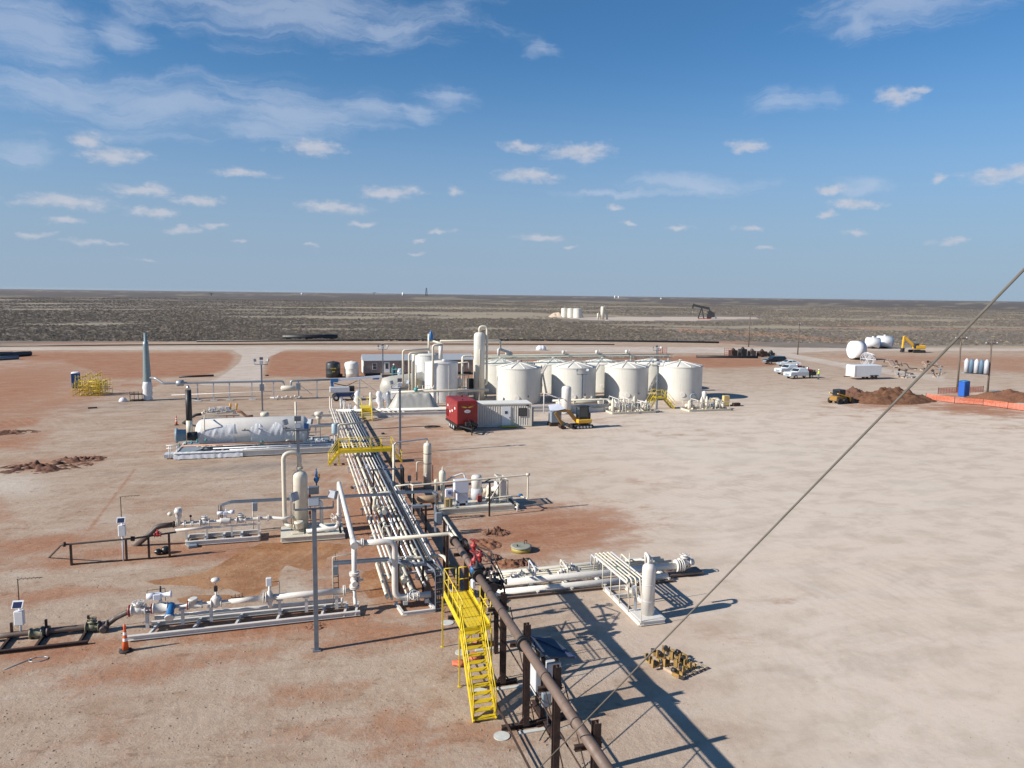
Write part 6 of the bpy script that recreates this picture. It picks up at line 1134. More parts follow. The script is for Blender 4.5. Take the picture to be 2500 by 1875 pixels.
# long low beams running right from the end of the rack
lb_ = thing('long_pipe_beams', 'long low white pipes on sleepers from the rack end past the red trailer', 'pipe run', (22, 90, 0))
MB().pipe([(5.2, 90.3, .6), (43, 88.0, .6)], .24).build('pipe', pale, lb_); MB().pipe([(5.0, 91.4, .55), (43, 89.1, .55)], .13).build('pipe', pale, lb_); MB().ib((2.0, 89.4, .25), (43, 87.0, .25), .2, .5).build('side_beam', pale, lb_); MB().pipe([(6, 92.4, .4), (43, 90, .4)], .1).build('pipe', cream, lb_)
for k in range(14): x = 5.5+k*2.8; MB().ib((x, 89.6-.06*(x-5), .2), (x, 92.6-.06*(x-5), .2), .2, .3).build('sleeper', pale, lb_)
for k in range(6): x = 9.2+k*.55; MB().bar((x, 90.2, .85), (x+1.3, 89.2, .2), .12).build('loose_strut', cream, lb_)
ye_ = thing('yellow_step', 'yellow crossover step with rails beside the wrapped valves at the rack end', 'steps', (8.2, 88, 0))
xx0, xx1 = G(887, 1030).x, G(911, 1028).x; MB().bx(xx0+.0, xx1, 88.2, 90.8, 1.15, 1.2).build('platform', yel, ye_); MB().bx(xx0, xx1, 88.15, 88.19, .75, 1.2).build('face_plate', yel, ye_)
for x in (xx0, xx1): b = MB().bar((x, 88.2, 1.15), (x-.1, 86.0, .05), .06, .16).tube((x, 88.2, 1.2), (x, 88.2, 2.2), .03, 6).tube((x-.1, 86.1, .1), (x-.1, 86.1, 1.0), .03, 6).tube((x, 88.2, 2.2), (x-.1, 86.1, 1.0), .03, 6).tube((x, 88.2, 2.2), (x-.2, 90.8, 2.2), .03, 6).tube((x-.2, 90.8, 0), (x-.2, 90.8, 2.2), .03, 6); b.build('rail_and_stringer', yel, ye_)
for k in range(5): MB().bx(xx0-.05, xx1-.08, 86.2+k*.42, 86.42+k*.42, .18+k*.2, .21+k*.2).build('tread', yel, ye_)
# crossover bridge over the rack
br = thing('crossover_bridge', 'yellow crossover bridge with steps over the pipe rack', 'footbridge', (6, 64.9, 0))
bx0, bx1, by0, by1, bz = 3.72, 8.15, 64.2, 65.0, 1.18
MB().bx(bx0, bx1, by0-.03, by0, bz-.16, bz+.14).bx(bx0, bx1, by1, by1+.03, bz-.16, bz+.14).build('side_beam', yel, br)
for k in range(11): x = bx0+k*(bx1-bx0)/11; MB().bx(x+.01, x+.39, by0, by1, bz-.04, bz).build('deck_plank', yel, br)
for y in (by0, by1): rail(br, [(bx0, y, bz), (bx1, y, bz)], (.5, 1.0), [(bx0+k*(bx1-bx0)/5, y, bz) for k in range(6)])
for x, sg in ((bx0, -1), (bx1, 1)):
    for y in (by0, by1):
        MB().bx(x-.03, x+.03, y-.03, y+.03, 0, bz).build('leg', yel, br); b = MB().bar((x, y, bz-.05), (x+sg*.85, y, .05), .05, .16).tube((x, y, bz+1), (x+sg*.85, y, 1.0), .025, 6).tube((x+sg*.85, y, .05), (x+sg*.85, y, 1.0), .025, 6).tube((x, y, bz+.5), (x+sg*.85, y, .5), .022, 6); b.build('stair_side', yel, br)
    for k in range(4): t_ = (k+.6)/4.4; MB().bx(x+sg*.85*t_-.1, x+sg*.85*t_+.1, by0, by1, bz*(1-t_)-.0, bz*(1-t_)+.03).build('tread', yel, br)
# ---------------------------------------------------------------- gooseneck and scrubber by the bridge
gs = thing('scrubber_tower', 'slim cream scrubber column with an overhead pipe right of the pipe rack', 'scrubber', (9.6, 55, 0))
sx2, sy2 = 9.65, 55.2; MB().lathe((sx2, sy2, 0), (0, 0, 1), [(.30, 0), (.30, 3.2), (.27, 3.36), (.12, 3.45), (.07, 3.46), (.07, 3.6)], 22).build('shell', cream, gs)
for z in (1.85, 2.6): MB().lathe((sx2, sy2, z), (0, 0, 1), [(.305, 0), (.305, .04)], 22).build('clip_band', rusty, gs)
MB().pipe([(sx2, sy2, 3.5), (sx2, sy2, 3.75), (7.3, sy2, 3.55), (7.12, sy2, 3.3), (7.12, sy2, .5)], .055, .12, 8).build('overhead_pipe', galv, gs); MB().pipe([(7.12, sy2-.06, 3.45), (7.12, sy2-.06, .4), (9.2, sy2-.2, .4)], .09, .2, 10).pipe([(8.85, sy2, .6), (8.85, sy2, 2.0), (9.4, sy2, 2.0)], .055, .12, 8).build('pipe', cream, gs)
MB().bev((9.5, sy2-.32, 1.05), (.14, .06, .3)).build('name_plate', whitep, gs); MB().bev((8.2, sy2-.6, .95), (.24, .2, .4)).tube((8.2, sy2-.6, 0), (8.2, sy2-.6, .8), .03, 6).build('instrument_post', greyb, gs)
MB().tube((10.05, sy2, .5), (10.05, sy2, 1.7), .03, 6).build('sight_glass', vred, gs)
# compressor skid
cs_ = thing('compressor_skid', 'compressor skid with white cabinet, short vessels and radiator frame', 'compressor skid', (12, 49, 0)); c0, c1 = 9.2, 14.6; yy0, yy1 = 47.9, 50.3
b = MB().ib((c0, yy0, .2), (c1-.3, yy0, .2), .16, .36).ib((c0, yy1, .2), (c1, yy1, .2), .16, .36)
for k in range(5): x = c0+(c1-c0)*k/4; b.ib((x, yy0, .2), (x, yy1, .2), .14, .3)
b.bx(c0, c1-.4, yy0+.08, yy1-.08, .36, .39); b.build('base_frame', cream, cs_)
MB().bev((10.75, 48.6, 1.72), (.95, .6, .85), .03).bev((10.85, 48.7, .95), (.7, .6, .75), .02).bx(10.5, 10.62, 48.4, 48.95, .38, .7).bx(11.05, 11.17, 48.4, 48.95, .38, .7).build('white_cabinet', greyl, cs_); MB().bx(10.66, 11.05, 48.33, 48.36, 1.1, 1.35).build('cabinet_door', whitep, cs_); MB().bev((10.85, 48.8, .6), (.42, .5, .4)).build('cabinet_plinth', dark, cs_)
MB().lathe((9.75, 49.9, .4), (0, 0, 1), [(.12, 0), (.14, .9), (.17, 1.2), (.24, 1.55), (.24, 1.95), (.17, 2.1), (.05, 2.14), (.03, 2.4)], 18).build('bottle', cream, cs_); MB().lathe((9.35, 50.1, .4), (0, 0, 1), [(.1, 0), (.1, 1.2), (.14, 1.25), (.14, 1.35), (.1, 1.5)], 12).build('small_bottle', cream, cs_)
MB().lathe((12.15, 49.9, .8), (0, 0, 1), [(.36, 0), (.36, 1.15), (.3, 1.25), (.1, 1.3)], 24).build('silo_upper', pale, cs_); MB().lathe((12.15, 49.9, .4), (0, 0, 1), [(.4, 0), (.4, .78)], 24).build('silo_lower', prim, cs_); MB().bev((12.2, 49.2, .6), (.3, .3, .4)).build('red_pump', vred, cs_)
MB().bev((9.9, 48.35, 1.35), (.5, .25, .55)).build('control_box', greyl, cs_); MB().bx(9.8, 10.0, 48.2, 48.22, 1.3, 1.5).build('display', mat('blue_display', (.12, .16, .35), .3), cs_)
for x in (9.6, 9.95, 10.3): MB().ib((x, 48.35, .38), (x, 48.35, 1.1 if x < 10.2 else 1.7), .05, .05).build('box_leg', cream, cs_)
MB().bev((9.9, 48.6, .65), (.5, .4, .5)).build('brown_motor', mat('motor_tan', (.42, .28, .10), .5), cs_)
rx = 13.45; b = MB()
for y in (48.5, 49.9):
    b.bar((rx-.0, y, .4), (rx, y, 2.05), .08).bar((rx+.55, y, .4), (rx+.55, y, 1.95), .08).bar((rx, y, 2.05), (rx+.55, y, 1.95), .08)
b.bar((rx, 48.5, 2.05), (rx, 49.9, 2.05), .08).bar((rx+.55, 48.5, 1.95), (rx+.55, 49.9, 1.95), .08).bar((rx-.9, 48.3, .45), (rx+.1, 48.45, 1.95), .06); b.build('radiator_frame', cream, cs_)
for k in range(9): MB().bx(rx+.08, rx+.46, 48.55+k*.15, 48.6+k*.15, .5, 1.9).build('cooling_fin', pale, cs_)
MB().lathe((rx-.05, 49.2, 1.2), (-1, 0, 0), [(.55, 0), (.55, .08), (.2, .12), (.14, .4)], 18).build('fan_shroud', pale, cs_); b = MB().lathe((12.9, 49.3, .4), (0, 0, 1), [(.2, 0), (.24, .3), (.16, .7), (.2, .9), (.1, 1.1)], 14).lathe((12.55, 49.6, 1.0), (1, 0, 0), [(.18, 0), (.2, .1), (.2, .7), (.1, .8)], 12); b.build('compressor_body', cream, cs_)
MB().lathe((13.15, 49.2, 1.0), (1, 0, 0), [(.14, 0), (.16, .05), (.14, .2)], 12).build('dark_pulley', dark, cs_); MB().pipe([(9.75, 50, 1.6), (10.5, 50.2, 1.95), (11.3, 50.2, 2.2), (11.5, 49.9, 1.5)], .07, .2, 8).build('suction_pipe', pale, cs_)
MB().pipe([(12.4, 48.4, .85), (14.2, 48.4, .85), (15.0, 48.5, .75)], .045, .1, 8).pipe([(12.9, 48.6, .6), (13.6, 48.3, .7), (14.3, 48.3, .8)], .03, .1, 6).build('discharge_line', cream, cs_); MB().lathe((14.75, 48.45, .85), (1, 0, 0), [(.06, 0), (.1, .05), (.1, .25), (.06, .3)], 10).build('blue_coupling', blue, cs_)
MB().pipe([(14.3, 47.7, .25), (14.42, 47.6, .3), (14.42, 47.55, 0)], .05, .08, 8).build('white_drain_elbow', whitep, cs_)
hh_ = thing('header_pipe', 'long thin cream header pipe crossing over the compressor skid on a brown post', 'header pipe', (12, 47.4, 0))
MB().pipe([(6.3, 47.9, 2.15), (7.3, 47.9, 2.2), (7.35, 47.6, 2.2), (15.1, 47.45, 2.5), (15.1, 47.45, .85), (14.9, 48.3, .8)], .055, .12, 10).pipe([(7.35, 47.6, 2.2), (7.35, 47.6, .6)], .05, .1, 8).build('pipe', cream, hh_); MB().fl((15.1, 47.45, 2.52), (1, 0, 0), .09, .24).build('end_tee', cream, hh_)
MB().ib((12.3, 46.9, 0), (12.3, 46.9, 2.3), .1, .1).bar((12.0, 46.9, 2.35), (12.6, 47.6, 2.35), .06).build('post', rusty, hh_)
eb = thing('junction_cabinet', 'grey electrical cabinets mounted on rusty posts right of the cable tray', 'electrical cabinet', (8.0, 44, 0)); MB().bev((8.3, 43.6, 1.1), (.38, .22, .78), .03).build('cabinet', greyb, eb)
for x in (7.55, 8.12): MB().ib((x, 43.8, 0), (x, 43.8, 1.9), .12, .12).build('post', rusty if x < 8 else prim, eb)
MB().bx(6.75, 7.9, 43.9, 44.1, 1.75, 1.9).build('tray_panel', galv, eb); T = eb
p2_ = thing('buried_drum', 'brown capsule shaped tank lying beside the cross tray end', 'drum', (8.6, 49.2, 0)); MB().lathe((7.9, 49.3, .75), (1, 0, 0), [(.1, 0), (.26, .08), (.26, 1.4), (.1, 1.5)], 18).build('shell', mat('tan_brown_paint', (.35, .24, .15), .55), p2_); MB().bx(8.1, 8.25, 49.1, 49.5, 0, .55).bx(9.0, 9.15, 49.1, 49.5, 0, .55).build('saddle', rusty, p2_)
# far fence like grey boxes by the rack
gb_ = thing('junction_cabinet', 'dark metal cabinet beside the raised end of the cable tray', 'electrical cabinet', (7.9, 54.5, 0)); MB().bx(7.6, 7.72, 53.9, 55.2, .3, 1.9).ib((7.65, 53.9, 0), (7.65, 53.9, 1.9), .08, .08).build('panel', dark, gb_)
# ---------------------------------------------------------------- red trailer generator
rt_ = thing('generator_trailer', 'red enclosed generator trailer with white oval badge beside the container office', 'generator trailer', (17.55, 79.2, 0), math.radians(3))
rw, rl, rh = 2.25, 4.7, 2.45
b = MB().bev((0, 0, .85+rh/2), (rw, rl, rh), .06); b.build('body', red, rt_, local=True); MB().bx(-rw/2+.1, rw/2-.1, -rl/2+.1, rl/2-.1, .85+rh, .9+rh).build('roof_panel', mat('dark_red_roof', (.20, .02, .02), .6), rt_, local=True)
MB().bx(-rw/2-.04, rw/2+.04, -rl/2-.02, rl/2+.02, .66, .85).build('chassis', dark, rt_, local=True)
for k in range(3):
    for sx in (-1, 1): o = MB().lathe((sx*(rw/2-.16)-.12, -.7+k*.8, .38), (1, 0, 0), [(.25, 0), (.38, .03), (.38, .2), (.25, .24)], 16).build('wheel', rub, rt_, local=True); MB().lathe((sx*(rw/2-.16)-.13, -.7+k*.8, .38), (1, 0, 0), [(.16, 0), (.16, .26)], 10).build('rim', prim, o, local=True)
for sx in (-1, 1): MB().bar((sx*.8, -rl/2, .7), (0, -rl/2-1.9, .65), .12).build('drawbar', dark, rt_, local=True)
MB().lathe((.35, -rl/2-.75, .72), (0, 1, .25), [(.42, 0), (.48, .12), (.48, .5), (.35, .6)], 16).build('fuel_tank', mat('gloss_black', (.015, .015, .018), .15), rt_, local=True); MB().bev((.2, -rl/2-.5, 1.0), (1.1, .5, .4)).build('tongue_box', dark, rt_, local=True); MB().bar((0, -rl/2-1.7, .8), (0, -rl/2-1.7, 0), .1).bar((0, -rl/2-1.7, .9), (0, -rl/2-.4, 1.5), .05).build('jack', dark, rt_, local=True)
MB().lathe((0, 0, 0), (0, -1, 0), [(.34, 0), (.34, .012)], 28).xf(Matrix.Translation((.0, -rl/2-.005, 2.25)) @ Matrix.Diagonal((1, 1, .5, 1))).build('white_oval_badge', whitep, rt_, local=True); MB().bx(-.2, .2, -rl/2-.024, -rl/2-.018, 2.235, 2.265).build('badge_line', greyb, rt_, local=True)
b = MB()
for s_ in (-1, 1): b.add([(0, -rl/2-.01, 2.68), (s_*.75, -rl/2-.01, 2.86), (s_*.35, -rl/2-.01, 2.72), (s_*.7, -rl/2-.01, 2.72), (s_*.2, -rl/2-.01, 2.62)], [(0, 1, 2), (0, 2, 3), (0, 3, 4)])
b.build('wing_emblem', printy, rt_, local=True)
for y, z in ((-1.5, 2.5), (-.4, 2.1), (.5, 1.9), (1.4, 2.45)): MB().bx(-rw/2-.02, -rw/2-.004, y-.16, y+.16, z-.12, z+.12).build('side_decal', printw, rt_, local=True)
for k in range(8): MB().bx(-rw/2-.03, -rw/2-.004, 1.2+k*.13, 1.26+k*.13, 1.2, 2.0).build('louvre', red, rt_, local=True)
MB().tube((.3, .9, .9+rh), (.3, .9, 1.25+rh), .07).tube((-.3, -1.5, .9+rh), (-.3, -1.5, 1.05+rh), .05).build('exhaust', dark, rt_, local=True)
hs = thing('hose_coil', 'black hose coiled on the dirt left of the red trailer', 'hose', (13.6, 79.8, 0)); pts_ = [G(900, 1049)+V((0, 0, .04)), G(1000, 1043)+V((0, 0, .04)), G(1060, 1040)+V((0, 0, .04))]+[V((14.6+.9*math.cos(a*.7), 80.4+.5*math.sin(a*.7), .05+.01*a)) for a in range(18)]; MB().pipe(pts_, .035, .2, 6).build('hose', rub, hs)
# container office
ct = thing('container_office', 'beige corrugated container office with white door right of the red trailer', 'container office', (22.5, 80.4, 0), math.radians(-4.5))
cl, cwid, ch = 6.0, 2.5, 2.62
cb2 = mat('container_beige', (.64, .60, .53), .5, var=.07, vs=1.5); b = MB(); xs = []; n = 60
def corr(b, p, q, z0, z1, amp, nrm, per=.26):
    p, q, nrm = V(p), V(q), V(nrm); L_ = (q-p).length; m = int(L_/per); d = (q-p)/L_; pts = []
    for i in range(m):
        for t_, o_ in ((0, 0), (.32, 0), (.5, 1), (.82, 1)): pts.append(p+d*((i+t_)*L_/m)+nrm*amp*o_)
    pts.append(q); k = len(pts); b.add([(*v[:2], z0) for v in pts]+[(*v[:2], z1) for v in pts], [(i, i+1, k+i+1, k+i) for i in range(k-1)])
x0, x1, y0, y1 = -cl/2, cl/2, -cwid/2, cwid/2
corr(b, (x0, y0, 0), (x1, y0, 0), .18, ch-.12, .05, (0, 1, 0)); corr(b, (x1, y0, 0), (x1, y1, 0), .18, ch-.12, .05, (-1, 0, 0)); corr(b, (x1, y1, 0), (x0, y1, 0), .18, ch-.12, .05, (0, -1, 0)); corr(b, (x0, y1, 0), (x0, y0, 0), .18, ch-.12, .05, (1, 0, 0)); b.build('corrugated_wall', cb2, ct, local=True)
b = MB()
for x in (x0, x1):
    for y in (y0, y1): b.bx(x-.06, x+.06, y-.06, y+.06, .05, ch)
for y in (y0, y1): b.bx(x0+.06, x1-.06, y-.05, y+.04, .05, .18).bx(x0+.06, x1-.06, y-.05, y+.04, ch-.12, ch)
for x in (x0, x1): b.bx(x-.05, x+.05, y0+.06, y1-.06, .05, .18).bx(x-.05, x+.05, y0+.06, y1-.06, ch-.12, ch)
b.build('frame', cb2, ct, local=True); MB().bx(x0+.04, x1-.04, y0+.04, y1-.04, ch-.03, ch+.02).build('roof', polyw, ct, local=True)
o = MB().bx(-.32, .65, y0-.06, y0-.03, .2, 2.3).build('door', trimw, ct, local=True); MB().bx(.0, .3, y0-.08, y0-.062, 1.5, 1.8).build('pane', glass, o, local=True); MB().bx(.52, .58, y0-.1, y0-.062, 1.0, 1.15).build('handle', dark, o, local=True)
o = MB().bx(1.55, 2.5, y0-.06, y0-.03, 1.2, 2.1).build('window', dark, ct, local=True); MB().bx(1.62, 2.43, y0-.08, y0-.062, 1.27, 2.03).build('pane', glass, o, local=True)
MB().bev((x1+.2, -.5, 1.2), (.3, .8, 1.7)).build('air_conditioner', greyb, ct, local=True); MB().bx(2.4, 2.7, y0-.1, y0-.03, 2.3, 2.45).build('wall_lamp', dark, ct, local=True); MB().bev((x0-.5, .2, .95), (.7, 1.3, 1.6), .1).build('tank_unit', greyb, ct, local=True)
MB().bx(-.5, 1.4, y0-.75, y0-.1, .15, .2).bx(-.5, 1.4, y0-.8, y0-.75, .1, .24).build('yellow_step', mat('olive_yellow_step', (.4, .38, .06), .5), ct, local=True)
MB().bx(x0+.2, x0+.5, -1, 1, 0, .05).bx(x1-.5, x1-.2, -1, 1, 0, .05).bx(-.8, -.5, y0-.02, 1, 0, .05).build('blocking', dark, ct, local=True)
# ================================================================ right of the container: digger, vessel, pump skids
wv_ = thing('surge_vessel', 'small white vertical vessel behind the mini excavator', 'surge vessel', (32.5, 87, 0)); MB().lathe((32.5, 87, .35), (0, 0, 1), [(.45, 0), (.6, .15), (.6, 2.75), (.52, 2.95), (.3, 3.06), (.02, 3.1)], 26).build('shell', pale, wv_); MB().lathe((32.5, 87, 0), (0, 0, 1), [(.5, 0), (.48, .4)], 20).build('skirt', prim, wv_)
x = D(1328, 975, 86).x; MB().pipe([(x, 86, .2), (x, 86, 2.75), (x+1.5, 85.7, 2.2), (31.9, 86.5, 1.9)], .07, .1, 8).pipe([(31.2, 86, 0), (31.2, 86, 2.1)], .07).build('white_brace_pipe', whitep, wv_)
dmy = mat('worn_machine_yellow', (.30, .165, .04), .5, var=.3, vs=5, spots=(.10, .06, .04), spot_amt=.6)
mx = thing('mini_excavator', 'yellow and black mini excavator parked with its arm folded left', 'mini excavator', (30.6, 77, 0), math.radians(4))
for y in (-.62, .62):
    b = MB(); pr_ = [(-.95, .0), (.95, .0), (1.12, .18), (1.05, .42), (-1.05, .42), (-1.12, .18)]; b.poly([(x, y-.17, z) for x, z in pr_], .34, (0, 1, 0)); b.build('track', rub, mx, local=True)
    for k in range(5): MB().lathe((-.75+k*.38, y-.19*(1 if y < 0 else -1), .2), (0, 1, 0), [(.12, -.02), (.12, .02)], 10).build('track_roller', prim, mx, local=True)
MB().bev((0, 0, .48), (1.0, .9, .25)).build('undercarriage', dark, mx, local=True); MB().bev((.1, 0, .82), (1.7, 1.45, .45), .08).build('house', myel, mx, local=True)
b = MB()
for x in (-.55, .55):
    for y in (-.62, .25): b.bar((x, y, 1.0), (x*.92, y, 2.4), .07)
b.bx(-.62, .6, -.68, .3, 2.38, 2.5); b.build('cab_frame', dark, mx, local=True); MB().bx(-.52, .52, -.59, .22, 1.3, 2.36).build('cab_glass', glass, mx, local=True); MB().bx(-.55, .55, -.64, .25, 1.02, 1.3).build('cab_lower', dark, mx, local=True); MB().bev((.62, .1, 1.35), (.55, 1.2, .7), .08).build('counterweight', dark, mx, local=True)
MB().bar((-.75, -.1, .9), (-1.7, -.1, 2.0), .26, .38).bar((-1.7, -.1, 2.0), (-2.3, -.1, 1.95), .18, .24).build('boom', dmy, mx, local=True); MB().bar((-3.2, -.1, 1.85), (-2.3, -.1, .45), .22, .30).bar((-2.2, -.1, 1.98), (-3.2, -.1, 1.85), .14, .16).build('stick', dmy, mx, local=True)
MB().tube((-.9, -.1, 1.35), (-1.8, -.1, 1.8), .05, 8).tube((-2.0, -.1, 2.15), (-3.1, -.1, 2.0), .05, 8).build('hydraulic_ram', dark, mx, local=True)
b = MB(); pr_ = [(-2.35+.35*math.cos(a), .32+.32*math.sin(a)) for a in np.radians(np.arange(150, 375, 25))]; b.poly([(x, -.45, z) for x, z in pr_], .7, (0, 1, 0)); b.build('bucket', rusty, mx, local=True); MB().bx(-1.5, -1.4, -.8, .8, .1, .5).bar((-1.4, -.4, .3), (-.6, -.4, .3), .08).bar((-1.4, .4, .3), (-.6, .4, .3), .08).build('dozer_blade', dark, mx, local=True)
gv = thing('generator_box', 'dark grey equipment box with white lid behind the digger arm', 'equipment box', (28.2, 79, 0)); MB().bev((28.2, 79, 1.0), (1.2, 1.0, 1.2), .04).build('body', greyb, gv); MB().bx(27.5, 28.9, 78.5, 79.6, 0, .35).build('skid', rusty, gv); MB().poly([(27.4, 78.4, 1.75), (29.2, 78.4, 1.75), (29, 79.6, 2.3), (27.6, 79.6, 2.2)], .06).build('lid', greyl, gv)
r3 = random.Random(11)
def pumpskid(label, c, w, d_, n, seed, tall=1.9, rz=0.):
    r = random.Random(seed); T = thing('pump_skid', label, 'pump skid', c, rz, 'pump and compressor skids by the tanks')
    b = MB().ib((-w/2, -d_/2, .14), (w/2, -d_/2, .14), .14, .26).ib((-w/2, d_/2, .14), (w/2, d_/2, .14), .14, .26)
    for k in range(5): x = -w/2+w*k/4; b.ib((x, -d_/2, .14), (x, d_/2, .14), .12, .22)
    b.build('base_frame', cream, T, local=True)
    for k in range(n):
        x, y = -w/2+.35+(w-.7)*((k*.618) % 1), r.uniform(-d_/2+.35, d_/2-.35); h = r.uniform(.7, tall)
        t_ = k % 4
        if t_ == 0: MB().lathe((x, y, .27), (0, 0, 1), [(.12, 0), (.2, .1), (.2, h*.7), (.12, h*.85), (.05, h)], 12).build('vessel_bottle', cream, T, local=True)
        elif t_ == 1: MB().lathe((x-.35, y, .6), (1, 0, 0), [(.1, 0), (.24, .06), (.24, .55), (.15, .6), (.15, .8)], 12).build('pump_motor', r.choice([pale, cream, prim]), T, local=True)
        elif t_ == 2: MB().pipe([(x, -d_/2+.2, .5), (x, -d_/2+.2, h), (x, d_/2-.2, h), (x, d_/2-.2, .4)], .05, .12, 8).build('loop_pipe', pale, T, local=True)
        else: MB().bev((x, y, .3+h*.35), (.35, .25, h*.6)).build('control_cabinet', r.choice([greyb, prim, pale]), T, local=True)
    for k in range(n): x, y = r.uniform(-w/2+.2, w/2-.2), r.uniform(-d_/2+.1, d_/2-.1); valve(T, (x, y, r.uniform(.5, 1.3)), (1, 0, 0), .07, hw=k % 2 == 0, body=r.choice([pale, cream, galv, vred]))
    for s_ in (-1, 1):
        b = MB()
        for k in range(5): x = -w/2+.15+(w-.3)*k/4; b.tube((x, s_*(d_/2-.1), .25), (x, s_*(d_/2-.1), tall*.72), .035, 6)
        b.bar((-w/2+.15, s_*(d_/2-.1), tall*.72), (w/2-.15, s_*(d_/2-.1), tall*.72), .07); b.build('pipe_frame', cream, T, local=True)
    return T
def Gm(px, py): return G(px, py)
pumpskid('crowded pump skid nearest the mini excavator, left of the two', (39.6, 86.6, 0), 3.6, 3.4, 18, 1, rz=-.02); pumpskid('smaller pump skid just right of the crowded one, before the third tank', (42.6, 86.4, 0), 2.2, 2.8, 13, 2, 1.7)
pumpskid('vapour recovery skid in front of the rightmost front tank', (51.3, 85.9, 0), 6.0, 2.2, 14, 3, 1.6)
p = G(1690, 992); T = thing('slim_scrubber', 'slim upright silver vessel on the skid before the rightmost tank', 'small vessel', (p.x, 86.3, .25)); MB().lathe((p.x, 86.3, .25), (0, 0, 1), [(.3, 0), (.3, 1.9), (.22, 2.1), (.05, 2.2)], 16).build('shell', pale, T); MB().lathe((p.x+1.9, 86.1, .25), (0, 0, 1), [(.35, 0), (.35, 1.1), (.05, 1.2)], 14).build('drum', cream, T)
MB().pipe([(p.x-1.3, 87, .5), (p.x-1.6, 87, 1.9), (p.x-.9, 87, 2.0), (p.x-.6, 87, 1.2)], .13, .3, 10).build('dark_bend', greyb, T)
pp = thing('pump_pipework', 'large cream pump pipework with flanges between the white vessel and pump skids', 'pipework', (35.5, 90, 0))
MB().pipe([(32.8, 91.5, .75), (40.5, 90.8, .75)], .3, n=14).pipe([(31.5, 89.2, 1.3), (38.7, 88.6, 1.35), (38.8, 87.6, 1.0)], .14, .3).build('pipe', cream, pp)
for x in (34, 35, 36.4, 37.3): b = MB(); rim(b, (x, 91.3, .75), (1, 0, 0), .42, .08); b.build('flange', cream, pp); valve(pp, (x+.3, 91.2, 1.0), (1, 0, 0), .14, hw=x > 35, body=cream)
MB().lathe((38.2, 89.6, .9), (0, -1, .2), [(.42, 0), (.5, .08), (.5, .2), (.3, .25)], 20).build('round_hatch', cream, pp)
as_ = thing('arched_stairs', 'yellow arched crossover stairs in front of the rightmost storage tank', 'stairs', (47.3, 88.3, 0)); q0 = G(1585, 990); ax = D(1619, 980, 88).x
for y in (87.6, 88.7):
    b = MB(); pth = [(ax-2.0, y, .2), (ax-1.2, y, 1.5), (ax+.1, y, 1.5), (ax+1.5, y, .0)]
    for a_, c_ in zip(pth, pth[1:]): b.bar(a_, c_, .07, .2).tube(V(a_)+V((0, 0, 1)), V(c_)+V((0, 0, 1)), .03, 6).tube(V(a_)+V((0, 0, .5)), V(c_)+V((0, 0, .5)), .025, 6)
    for k, q in enumerate(pth): b.tube(q, V(q)+V((0, 0, 1)), .03, 6)
    for t_ in (.33, .66): q = V(pth[2]).lerp(V(pth[3]), t_); b.tube(q, q+V((0, 0, 1)), .03, 6)
    b.build('stringer_and_rail', yel, as_)
for k in range(6): t_ = (k+.5)/6; MB().bx(ax+.1+1.4*t_-.12, ax+.1+1.4*t_+.12, 87.6, 88.7, 1.5*(1-t_), 1.5*(1-t_)+.03).build('tread', yel, as_)
for k in range(4): MB().bx(ax-1.2+k*.33, ax-.9+k*.33, 87.6, 88.7, 1.5, 1.53).build('deck_plank', yel, as_)
yb = thing('yellow_units', 'two pale yellow upright units beside the last pump skid', 'equipment', G(1765, 992)); p = yb.location; MB().bev((p.x-1.1, p.y+.3, .9), (.9, .5, .5)).build('left_unit', mat('pale_yellow', (.62, .45, .18), .55), yb); MB().bev((p.x+.4, p.y, .75), (.85, .5, 1.4)).build('right_unit', MT['pale_yellow'], yb); MB().bx(p.x-3, p.x+2.4, p.y-.3, p.y+.6, .0, .12).bev((p.x+1.9, p.y-.2, .25), (1.0, .5, .4)).build('base_frame', rusty, yb)
for k in range(3): MB().bx(p.x-2.6+k*1.1, p.x-2.5+k*1.1, p.y-.2, p.y+.4, .1, .9).build('rack_leg', greyb, yb)
